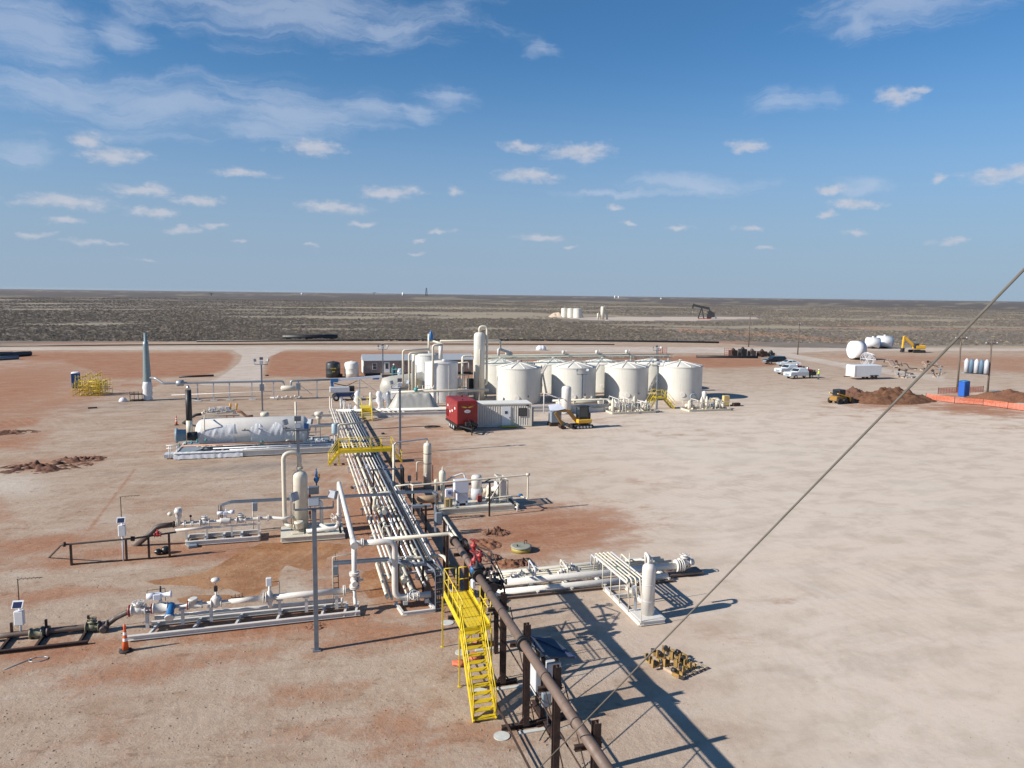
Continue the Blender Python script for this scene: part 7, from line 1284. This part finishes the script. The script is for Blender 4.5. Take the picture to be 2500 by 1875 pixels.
# ---------------------------------------------------------------- vehicles
def car(label, name, c, rz, kind, paint, cat):
    T = thing(name, label, cat, c, rz); L_, w = {'suv': (4.9, 1.95), 'sedan': (4.7, 1.82), 'pickup': (5.8, 2.0)}[kind]
    prof = {'suv': [(-2.45, .55), (-2.45, 1.0), (-2.3, 1.1), (-1.2, 1.18), (-.55, 1.78), (1.9, 1.8), (2.35, 1.15), (2.45, .95), (2.45, .5)], 'sedan': [(-2.35, .45), (-2.35, .75), (-2.1, .85), (-1.1, .95), (-.35, 1.4), (.9, 1.42), (1.6, 1.02), (2.3, .98), (2.35, .45)],
            'pickup': [(-2.9, .55), (-2.9, 1.05), (-2.7, 1.18), (-1.35, 1.25), (-.75, 1.85), (.85, 1.88), (1.15, 1.2), (1.15, .55)]}[kind]
    b = MB(); ws = {}; vs = []
    for s_ in (-1, 1):
        for x, z in prof: vs.append((x, s_*(w/2-(.17 if z > 1.3 else 0)), z))
    n = len(prof); b.add(vs, [tuple(range(n-1, -1, -1)), tuple(range(n, 2*n))]+[(i, (i+1) % n, n+(i+1) % n, n+i) for i in range(n)]); b.build('body', paint, T, local=True)
    tops = [p for p in prof if p[1] > 1.3]; a0 = prof[prof.index(tops[0])-1]; a1 = prof[prof.index(tops[-1])+1]
    def gl(pts, nm='side_window'): return MB().add(pts, [tuple(range(len(pts)))]).build(nm, glass, T, local=True)
    for s_ in (-1, 1):
        q = [(a0[0]+.25, a0[1]+.04), (tops[0][0]+.08, tops[0][1]-.1), (tops[-1][0]-.08, tops[-1][1]-.1), (a1[0]-.2, a1[1]+.06)]; k = len(q)
        mids = [(q[0], q[1], ((q[1][0]+q[2][0])/2-.06, q[1][1]), ((q[0][0]+q[3][0])/2-.06, q[0][1])), (((q[0][0]+q[3][0])/2+.06, q[3][1]), ((q[1][0]+q[2][0])/2+.06, q[2][1]), q[2], q[3])]
        for m_ in mids: gl([(x, s_*(w/2+.012-(.17*(z-1.0)/.5 if z > 1.0 else 0)-(.0)), z) for x, z in (m_ if s_ > 0 else m_[::-1])])
    def cross(pA, pB, ins, nm): dx, dz = pB[0]-pA[0], pB[1]-pA[1]; l_ = math.hypot(dx, dz); nx, nz = -dz/l_*.015, dx/l_*.015; A_ = (pA[0]+dx*.12+nx, pA[1]+dz*.12+nz); B_ = (pA[0]+dx*.9+nx, pA[1]+dz*.9+nz); gl([(A_[0], -w/2+.12, A_[1]), (A_[0], w/2-.12, A_[1]), (B_[0], w/2-.22, B_[1]), (B_[0], -w/2+.22, B_[1])], nm)
    cross(a0, tops[0], 0, 'windscreen'); cross(tops[-1], a1, 0, 'rear_window')
    wx = (-1.75, 1.8) if kind == 'pickup' else (-1.5, 1.45); R_ = .4 if kind != 'sedan' else .33
    for x in wx:
        for s_ in (-1, 1): o = MB().lathe((x, s_*(w/2-.1)-.12, R_), (0, 1, 0), [(R_*.7, 0), (R_, .03), (R_, .21), (R_*.7, .24)], 18).build('wheel', rub, T, local=True); MB().lathe((x, s_*(w/2-.1)-.13, R_), (0, 1, 0), [(R_*.55, 0), (R_*.55, .26)], 12).build('rim', silver, o, local=True)
    for s_ in (-1, 1): MB().bev((prof[0][0]-.0, s_*(w/2-.3), .82 if kind != 'sedan' else .66), (.06, .4, .16)).build('headlight', lens, T, local=True)
    MB().bx(prof[0][0]-.08, prof[0][0]+.05, -w/2+.05, w/2-.05, .42, .6).bx(prof[0][0]-.03, prof[0][0]+.02, -.45, .45, .65, .95).build('bumper_and_grille', greyb, T, local=True)
    if kind == 'pickup':
        MB().bx(1.2, 2.9, -w/2, -w/2+.08, .55, 1.25).bx(1.2, 2.9, w/2-.08, w/2, .55, 1.25).bx(2.82, 2.9, -w/2+.08, w/2-.08, .55, 1.2).bx(1.2, 2.82, -w/2+.08, w/2-.08, .55, .75).build('flat_bed', dark, T, local=True); MB().bev((1.75, 0, 1.2), (.8, 1.5, .9)).build('welding_machine', vred, T, local=True); MB().lathe((2.35, -.5, 1.0), (0, 1, 0), [(.35, 0), (.35, .8)], 14).build('hose_reel', rub, T, local=True); MB().ball((2.0, .3, 1.75), .28, 10).build('silver_bottle', silver, T, local=True); MB().bev((2.6, -.3, 1.2), (.5, 1.0, .7)).build('tool_box', olive, T, local=True)
    return T
silv = mat('silver_white_paint', (.62, .66, .68), .25, var=.04, spec=.7); blk = mat('gloss_black_paint', (.012, .013, .016), .12, var=.1, spec=.8)
p = G(1898, 890); car('black sport utility vehicle parked farthest left of the three vehicles', 'parked_suv', (p.x, p.y+1, 0), math.radians(-8), 'suv', blk, 'suv')
p = G(1913, 893); car('silver white sedan parked between the black vehicle and white pickup', 'parked_sedan', (p.x+.2, p.y-1.5, 0), math.radians(-8), 'sedan', silv, 'car')
p = G(1960, 924); car('white pickup truck with red welding machine on its dark bed', 'pickup_truck', (p.x-.3, p.y+.5, 0), math.radians(5), 'pickup', silv, 'pickup truck')
p = G(1938, 917); car('second white pickup hidden behind the one with the welding machine', 'pickup_truck', (p.x+1, p.y+2.6, 0), math.radians(5), 'pickup', silv, 'pickup truck')
p = G(1998, 926); person('worker in yellow green high visibility vest behind the white pickup', (p.x, p.y, 0), 1.78, hivis, jean, whitep, 1.2)
et = thing('cargo_trailer', 'white enclosed cargo trailer parked at the edge of the pad', 'cargo trailer', (100.2, 114, 0), math.radians(-1)); w_, l_, h_ = 2.3, 6.6, 2.1; el_ = 5.8
MB().bev((0, 0, .5+h_/2), (el_, w_, h_), .06).build('body', whitep, et, local=True); MB().bx(-el_/2-.02, -el_/2+.35, -w_/2-.012, w_/2+.012, .55, 2.5).build('nose_panel', pale, et, local=True); MB().bx(-el_/2-1.3, -el_/2, -.06, .06, .45, .57).build('drawbar', dark, et, local=True)
for x in (.9, 1.7):
    for s_ in (-1, 1): MB().lathe((x, s_*(w_/2-.06)-.1, .36), (0, 1, 0), [(.25, 0), (.36, .03), (.36, .17), (.25, .2)], 14).build('wheel', rub, et, local=True)
MB().bx(.4, 2.2, -w_/2-.05, -w_/2, .68, .8).build('fender', dark, et, local=True)
sk = thing('skid_steer', 'yellow and black skid steer loader working at the soil mound', 'skid steer loader', G(2045, 985), math.radians(10)); MB().bev((0, 0, .75), (2.0, 1.3, .7), .08).build('body', dmy, sk, local=True); MB().bev((.15, 0, 1.5), (1.2, 1.2, .95)).build('cab', dark, sk, local=True); MB().bx(-.45, -.42, -.5, .5, 1.15, 1.85).build('cab_window', glass, sk, local=True)
for x in (-.6, .6):
    for s_ in (-1, 1): MB().lathe((x, s_*.75-.15, .42), (0, 1, 0), [(.28, 0), (.42, .04), (.42, .26), (.28, .3)], 14).build('wheel', rub, sk, local=True)
for s_ in (-1, 1): MB().bar((-.9, s_*.7, 1.5), (1.5, s_*.7, .9), .14).bar((1.5, s_*.7, .9), (1.75, s_*.7, .3), .14).build('lift_arm', myel, sk, local=True)
MB().poly([(1.7, -.9, .05), (2.5, -.9, .05), (2.45, -.9, .2), (1.9, -.9, .9), (1.7, -.9, .9)], 1.8, (0, 1, 0)).build('bucket', dark, sk, local=True)
# poles with transformers, water drum, fencing
def upole(label, c, h, arm=1.2, rz=0.):
    T = thing('utility_pole', label, 'utility pole', (c[0], c[1], 0), rz, 'utility poles'); MB().lathe((0, 0, 0), (0, 0, 1), [(.16, 0), (.11, h)], 10).build('pole_shaft', mat('pole_timber', (.13, .10, .08), .9), T, local=True)
    if arm: MB().bar((-arm, 0, h-.5), (arm, 0, h-.5), .12).build('cross_arm', MT['pole_timber'], T, local=True)
    for x in (-arm*.9, 0, arm*.9) if arm else (): MB().lathe((x, 0, h-.44), (0, 0, 1), [(.05, 0), (.07, .08), (.04, .2)], 8).build('insulator', greyl, T, local=True)
    return T
upole('utility pole beyond the road above the orange net', (129.8, 195, 0), 10.2); upole('utility pole standing by the track behind the parked cars', (125.5, 166.6, 0), 8.3, .8, .6)
TA = upole('left pole of the transformer pair above the blue drum', (101.0, 94.4, 0), 9.0); TB = upole('right pole of the transformer pair above the orange netting', (103.2, 90.9, 0), 8.4)
tf = thing('transformer_bank', 'row of white and blue transformer cans hung between two poles', 'transformers', (102.1, 92.6, 0)); a_, c_ = V((101.2, 94.0, 3.2)), V((103.1, 91.0, 3.2)); MB().bar(a_, c_, .15).bar(a_+V((0, 0, 1.8)), c_+V((0, 0, 1.8)), .1).build('platform', greyb, tf)
for k in range(5): q = a_.lerp(c_, .12+k*.19); MB().lathe(q+V((-.1, -.3, .1)), (0, 0, 1), [(.33, 0), (.33, 1.8), (.25, 1.95), (.08, 2.2)], 14).build('transformer_can', prim if k % 2 == 0 else mat('can_blue%d' % k, (.10, .17, .25), .6), tf)
bd = thing('portable_toilet', 'blue portable toilet standing under the transformer poles', 'portable toilet', G(2352, 968)); MB().bev((0, 0, 1.15), (1.1, 1.1, 2.2), .05).build('cabin', mat('bright_toilet_blue', (.02, .10, .42), .45), bd, local=True); MB().lathe((0, 0, 2.24), (0, 0, 1), [(.78, 0), (.7, .15), (.3, .25)], 4).xf(Matrix.Rotation(PI/4, 4, 'Z')).build('roof', blue, bd, local=True); MB().bx(-.4, .4, -.57, -.555, .2, 2.0).build('door', pblue, bd, local=True)
def net(label, pts, h):
    P_ = [G(*q) for q in pts]; T = thing('orange_netting', label, 'safety netting', P_[0], 0, 'orange safety netting'); b = MB()
    for a_, c_ in zip(P_, P_[1:]):
        for z in np.linspace(.15, h, 5): b.bar(a_+V((0, 0, z)), c_+V((0, 0, z+.02)), .03, .10)
        m = max(2, int((c_-a_).length/.5))
        for k in range(m): q = a_.lerp(c_, k/m); b.bar(q+V((0, 0, .05)), q+V((0, 0, h)), .05, .05)
    b.build('mesh_strip', orag, T)
    for k, q in enumerate(P_): MB().tube(q, q+V((0, 0, h+.15)), .04, 6).build('stake', rusty, T)
net('orange safety netting in front of the spoil mound at the right edge', [(2260, 975), (2330, 985), (2400, 990), (2460, 998), (2530, 1008)], .8); net('orange netting behind the blue drum on the right', [(2290, 962), (2350, 960), (2400, 958)], .9); net('small square of orange netting on the far red slope', [(1768, 872), (1787, 872)], 2.2)
for k, (px, py) in enumerate(((1622, 862), (1612, 864))): net(('tiny orange netting scrap behind the tanks near the road', 'second tiny orange netting scrap behind the tanks')[k], [(px-5, py), (px+6, py)], 1.4)
jk = thing('equipment_row', 'row of dark and tan small machines beside the orange net on the slope', 'machinery', G(1810, 872)); p = jk.location
for k, (dx, w_, h_, m_) in enumerate(((-1.8, 1.6, 2.0, rusty), (0.2, 1.6, 2.3, dark), (2.2, 1.5, 1.8, dbrown), (4.4, 2.0, 1.6, rusty), (6.4, 1.2, 1.2, dark))): MB().bev((p.x+dx*1.3, p.y, h_*.5), (w_, 1.5, h_*.75)).lathe((p.x+dx*1.3-.3, p.y-.9, .45), (0, 1, 0), [(.45, 0), (.45, .25)], 12).lathe((p.x+dx*1.3, p.y, h_*.8), (0, 0, 1), [(.4, 0), (.5, .3), (.1, .7)], 8).build('small_machine', m_, jk)
# white round ended tanks and big yellow excavator
for k, (px, py, r, l_, an, lb) in enumerate(((2090, 878, 2.1, 2.6, .5, 'large open ended white cylinder nearest the cargo trailer'), (2130, 851, 1.5, 3.4, .0, 'white horizontal tank left of the pair by the yellow excavator'), (2158, 850, 1.7, 3.8, .0, 'white horizontal tank right of the pair by the yellow excavator'))):
    p = G(px, py); T = thing('white_cylinder', lb, 'tank', (p.x, p.y, 0)); d = V((math.cos(an-.6), math.sin(an-.6), 0)); c = V((p.x, p.y, r+.3))
    MB().lathe(c-d*l_/2, d, [(r*.5, -.4), (r*.85, -.25), (r, 0), (r, l_)] if k else [(r, 0), (r, l_), (r*.8, l_), (r*.8, l_-.6)], 26).build('shell', whitep, T)
    if k == 0: MB().lathe(c+d*(l_/2-.7), d, [(r*.78, 0), (r*.78, .1)], 24).build('inner_face', copper, T)
    else: MB().lathe(c+d*l_/2, d, [(r, 0), (r*.85, .25), (r*.4, .4)], 26).build('blue_end', blue, T); MB().lathe(c+V((0, 0, r-.1)), (0, 0, 1), [(.3, 0), (.3, .4)], 10).build('manway', whitep, T)
    MB().bx(p.x-1, p.x+1, p.y-.8, p.y+.8, 0, .5).build('cradle', rusty, T)
p = G(2115, 895); T = thing('round_frame', 'pale round cage frame leaning behind the cargo trailer', 'frame', p); b = MB()
for k in range(4): b.wheel(p+V((k*.5, k*.2, 1.6)), (1, .3, 0), 1.5-.1*k, .05, 6)
b.build('ring_cage', prim, T)
p = G(2238, 861); ex = thing('large_excavator', 'large yellow excavator with raised boom beyond the pad at right', 'excavator', (p.x, p.y, 0), math.radians(-10))
for s_ in (-1, 1): MB().poly([(x, s_*1.3-.3, z) for x, z in ((-2, 0), (2, 0), (2.4, .5), (2, 1), (-2, 1), (-2.4, .5))], .6, (0, 1, 0)).build('track', rub, ex, local=True)
MB().bev((.6, 0, 2.0), (3.8, 2.7, 1.4), .2).build('house', myel, ex, local=True); MB().bev((-.9, -.8, 2.5), (1.4, 1.0, 1.7)).build('cab', glass, ex, local=True); MB().bar((-.8, 0, 2), (-5.2, 0, 5.6), .5, .8).build('boom', myel, ex, local=True); MB().bar((-5.2, 0, 5.8), (-5.5, 0, 1.6), .4, .6).build('stick', myel, ex, local=True); MB().poly([(-6, -.6, .2), (-5, -.6, .3), (-5, -.6, 1.6), (-5.7, -.6, 1.6)], 1.2, (0, 1, 0)).build('bucket', dark, ex, local=True); ex.scale = (.78, .78, .78)
# lay-down yard of pipe spools
r3 = random.Random(4)
yd = [((2160 if k//4 % 2 == 0 else 2238)+12+r3.random()*52, (892 if k < 8 else 911)+r3.random()*13) for k in range(16)]
for k, (px, py) in enumerate(yd):
    p = G(px, py); h = r3.uniform(.5, 1.3); ci = k % 4; m_ = [galvd, rusty, siding, dbrown][ci]; T = thing('pipe_spool', ('grey', 'rust red', 'dull taupe', 'dark brown')[ci]+' pipe spool on timber in the '+('left' if px < 2235 else 'right')+(' near' if k >= 8 else ' back')+' part of the laydown yard', 'pipe spool', (p.x, p.y, 0), r3.uniform(0, 3), 'pipe spools in the laydown yard')
    MB().pipe([(-1.5, 0, .3), (0, 0, .3), (.6, .2, h), (1.4, .3, h)], .09, .3, 7).build('spool_pipe', m_, T, local=True); MB().bx(-1.2, -1.0, -.5, .5, 0, .2).build('timber', wood, T, local=True); MB().fl((1.6, .3, h), (1, 0, 0), .28, .1, 10).build('flange', m_, T, local=True)
# ---------------------------------------------------------------- far well pad: pump jack, tanks, separators
def FP(px, py): return G(px, py)
p = FP(1712, 778.5); pj = thing('pump_jack', 'black pump jack with red base on the far well pad', 'pump jack', (p.x, p.y, 0), math.radians(-28)); s_ = 1.0
MB().bx(-2.2, 6.0, -1.0, 1.0, 0, .4).build('red_base', vred, pj, local=True)
for x, y in ((-2, -1.3), (-2, 1.3), (1.6, -1.3), (1.6, 1.3)): MB().bar((x, y, .5), (0, y*.2, 7.6), .7).build('samson_post', dark, pj, local=True)
MB().bar((-5.2, 0, 9.0), (5.0, 0, 6.9), 1.0, 1.5).build('walking_beam', dark, pj, local=True); MB().poly([(-5.0, -.35, 8.3), (-4.9, -.35, 10.3), (-5.6, -.35, 9.9), (-6.1, -.35, 8.6), (-6.1, -.35, 7.2), (-5.7, -.35, 6.2)], .7, (0, 1, 0)).build('horse_head', dark, pj, local=True)
for y in (-.9, .9): MB().bar((4.9, y, 6.9), (6.2, y, 2.6), .6).build('pitman_arm', dark, pj, local=True); MB().poly([(3.6, y-.15, 5.0), (5.2, y-.15, .8), (8.6, y-.15, 1.4), (8.4, y-.15, 4.2), (5.6, y-.15, 5.6)], .3, (0, 1, 0)).build('counterweight_crank', dark, pj, local=True)
MB().bev((5, 0, 1.9), (3.0, 1.6, 3.0)).build('gearbox', dark, pj, local=True); MB().tube((-5.9, 0, 6.3), (-5.9, 0, .3), .05, 6).build('polished_rod', silver, pj, local=True); MB().bev((9.5, 0, .8), (1.2, 1, 1.2)).build('motor_box', greyb, pj, local=True)
for k, px in enumerate((1378, 1388, 1399)):
    p = FP(px, 775); T = thing('far_tank', ('leftmost of the three far cream tanks on the distant pad', 'middle of the three far cream tanks on the distant pad', 'rightmost and widest of the three far cream tanks')[k], 'storage tank', (p.x, p.y-k*4, 0), 0, 'tanks on the far well pad'); MB().lathe((0, 0, 0), (0, 0, 1), [(2.2+.5*(k == 2), 0), (2.2+.5*(k == 2), 6.0)], 26, False).build('shell', tankp, T, local=True); MB().lathe((0, 0, 6), (0, 0, 1), [(2.25+.5*(k == 2), 0), (.1, .4)], 26, False).build('roof', tankp, T, local=True)
p = FP(1415, 775); T = thing('far_stair', 'stair leading to the far cream tanks', 'stairs', p); MB().bar((p.x-2, p.y, 5.5), (p.x+2.6, p.y, 0), .5).bar((p.x-2, p.y, 6.5), (p.x+2.6, p.y, 1), .15).build('flight', greyb, T)
for k, (px, r, h, lb) in enumerate(((1459.5, .55, 3.9, 'short far separator left of the tall one'), (1470.5, 1.15, 8.0, 'tall far cream treater on the distant pad'), (1482, .55, 4.0, 'short far separator right of the tall one'))): p = FP(px, 780); T = thing('far_separator', lb, 'separator', (p.x, p.y, 0)); MB().lathe((p.x, p.y, 0), (0, 0, 1), [(r, 0), (r, h-.3), (r*.5, h)], 18).build('shell', cream, T); MB().tube((p.x+r, p.y, h*.3), (p.x+r, p.y, h+.5), .12, 6).build('pipe', cream, T)
heap('pale sand heap left of the far cream tanks', FP(1360, 774.5), 7, 6, 3.2, mat('pale_sand', (.5, .4, .31), .95, var=.1), 20, rough=.2)
for k, (px, pt, pb) in enumerate(((1376, 736, 752), (1452, 738, 752), (1853, 768, 779), (1958, 738, 752))): p = FP(px, pb); h = ZT(px, pt, p); upole(('distant utility pole behind the far cream tanks', 'distant utility pole left of the tall far treater', 'thin distant pole right of the pump jack', 'thin distant pole on the plain above the cars')[k], p, h, 1.2)
# marks on the horizon
def far(label, px, pyt, pyb, w, m_, name='distant_tank', cat='distant tank'):
    p = FP(px, max(pyb, 703.5+.0125*px+6.5)); h = ZT(px, pyt, p); d = math.hypot(p.x, p.y); w_ = w*d/F; T = thing(name, label, cat, p); MB().lathe(p, (0, 0, 1), [(w_/2, 0), (w_/2, h*.93), (w_/4, h)], 12).build('shell', m_, T)
far('small white tank on the horizon left of the distant derrick', 984, 714, 720, 5, whitep); far('lone white speck tank on the left horizon plain', 737, 715, 720, 4, whitep); far('left one of the white tanks on the far plain', 1501, 722, 727, 3, whitep); far('right one of the white tanks on the far plain', 1510, 723, 727, 3, whitep); far('pale distant tank above the far pad road', 1614, 727, 731, 4, pale)
p = FP(1041, 722); h = ZT(1041, 703, p); T = thing('distant_derrick', 'tiny dark drilling derrick standing on the horizon', 'derrick', p); w_ = 2.2*math.hypot(p.x, p.y)/F; b = MB()
for sx in (-1, 1):
    for sy in (-1, 1): b.bar(p+V((sx*w_, sy*w_, 0)), p+V((sx*w_*.3, sy*w_*.3, h)), w_*.35)
for k in range(6): z = h*k/6; q = w_*(1-.7*k/6); b.bar(p+V((-q, 0, z)), p+V((q, 0, z+h/7)), w_*.25)
b.build('mast', dark, T)
p = FP(516, 722); T = thing('distant_pump_jack', 'tiny dark pump jack near the left horizon', 'pump jack', p); MB().bar(p+V((-6, 0, 8)), p+V((6, 0, 6)), 1.2).bar(p, p+V((0, 0, 7.5)), 2).build('beam', dark, T)
p = FP(914, 719.5); T = thing('distant_pump_jack', 'tiny dark pump jack on the plain left of the derrick', 'pump jack', p); MB().bar(p+V((-14, 0, 14)), p+V((14, 0, 18)), 3).bar(p+V((-4, 0, 0)), p+V((0, 0, 15)), 4).build('beam', dark, T)
for k, (px, py) in enumerate(((1318, 855), (1324, 855))): p = G(px, py); T = thing('white_tarp_heap', ('left white tarp covered heap beyond the tanks', 'right white tarp covered heap beyond the tanks')[k], 'tarp heap', p); MB().lathe(p, (0, 0, 1), [(1.1, 0), (1.0, .7), (.5, 1.2), (.05, 1.3)], 12).build('tarp', whitep, T)
p = G(1150, 872); T = thing('long_tan_building', 'long low tan flat shed behind the back row of storage tanks', 'shed', (44, 128, 0)); MB().bx(37, 52, 127, 130, 0, 2.4).build('wall', mat('shed_tan', (.36, .27, .21), .8), T); MB().bx(36.8, 52.2, 126.8, 130.2, 2.4, 2.55).build('roof', mat('shed_roof', (.42, .36, .3), .8), T)
# loose small things
for k, (px, py, lx, ly, m_, lb) in enumerate(((226, 997, 1.0, .3, dark, 'short dark plank lying alone on the left of the pad'), (862, 1192, .35, .3, rusty, 'small rusty bracket lying beside the rack'), (935, 1060, .3, .3, dark, 'small dark block on the hose near the rack'), (470, 1336, .5, .4, greyb, 'small grey block beside the sloping dark inlet pipe' ))):
    p = G(px, py); o = MB().bev((p.x, p.y, .08), (lx, ly, .16), .03, .2).build('loose_block', m_, None, loc=(p.x, p.y, 0)); tag(o, lb, 'block')
p = G(85, 1614); T = thing('cable_loop', 'thin pale green cable loop lying on the dirt at lower left', 'cable', p); MB().pipe([p+V((-.9, -.5, .02)), p+V((-.3, .1, .02))]+[p+V((.35*math.cos(a*.8+2.6)+.1, .22*math.sin(a*.8+2.6)+.1, .02)) for a in range(9)], .015, .1, 6).build('cable', galv, T)
# ---------------------------------------------------------------- thin dusty air over the plain
hzm_ = bpy.data.materials.new('pale_haze'); hzm_.use_nodes = True; tt = hzm_.node_tree; tt.nodes.clear(); vo = tt.nodes.new('ShaderNodeVolumePrincipled'); ho = tt.nodes.new('ShaderNodeOutputMaterial')
vo.inputs['Color'].default_value = (.80, .86, .95, 1); vo.inputs['Density'].default_value = .000022; vo.inputs['Anisotropy'].default_value = .2; tt.links.new(vo.outputs[0], ho.inputs['Volume'])
hb = MB().bx(-9000, 11500, -300, 14500, -6, 20).build('haze', hzm_, None); hb['kind'] = 'stuff'
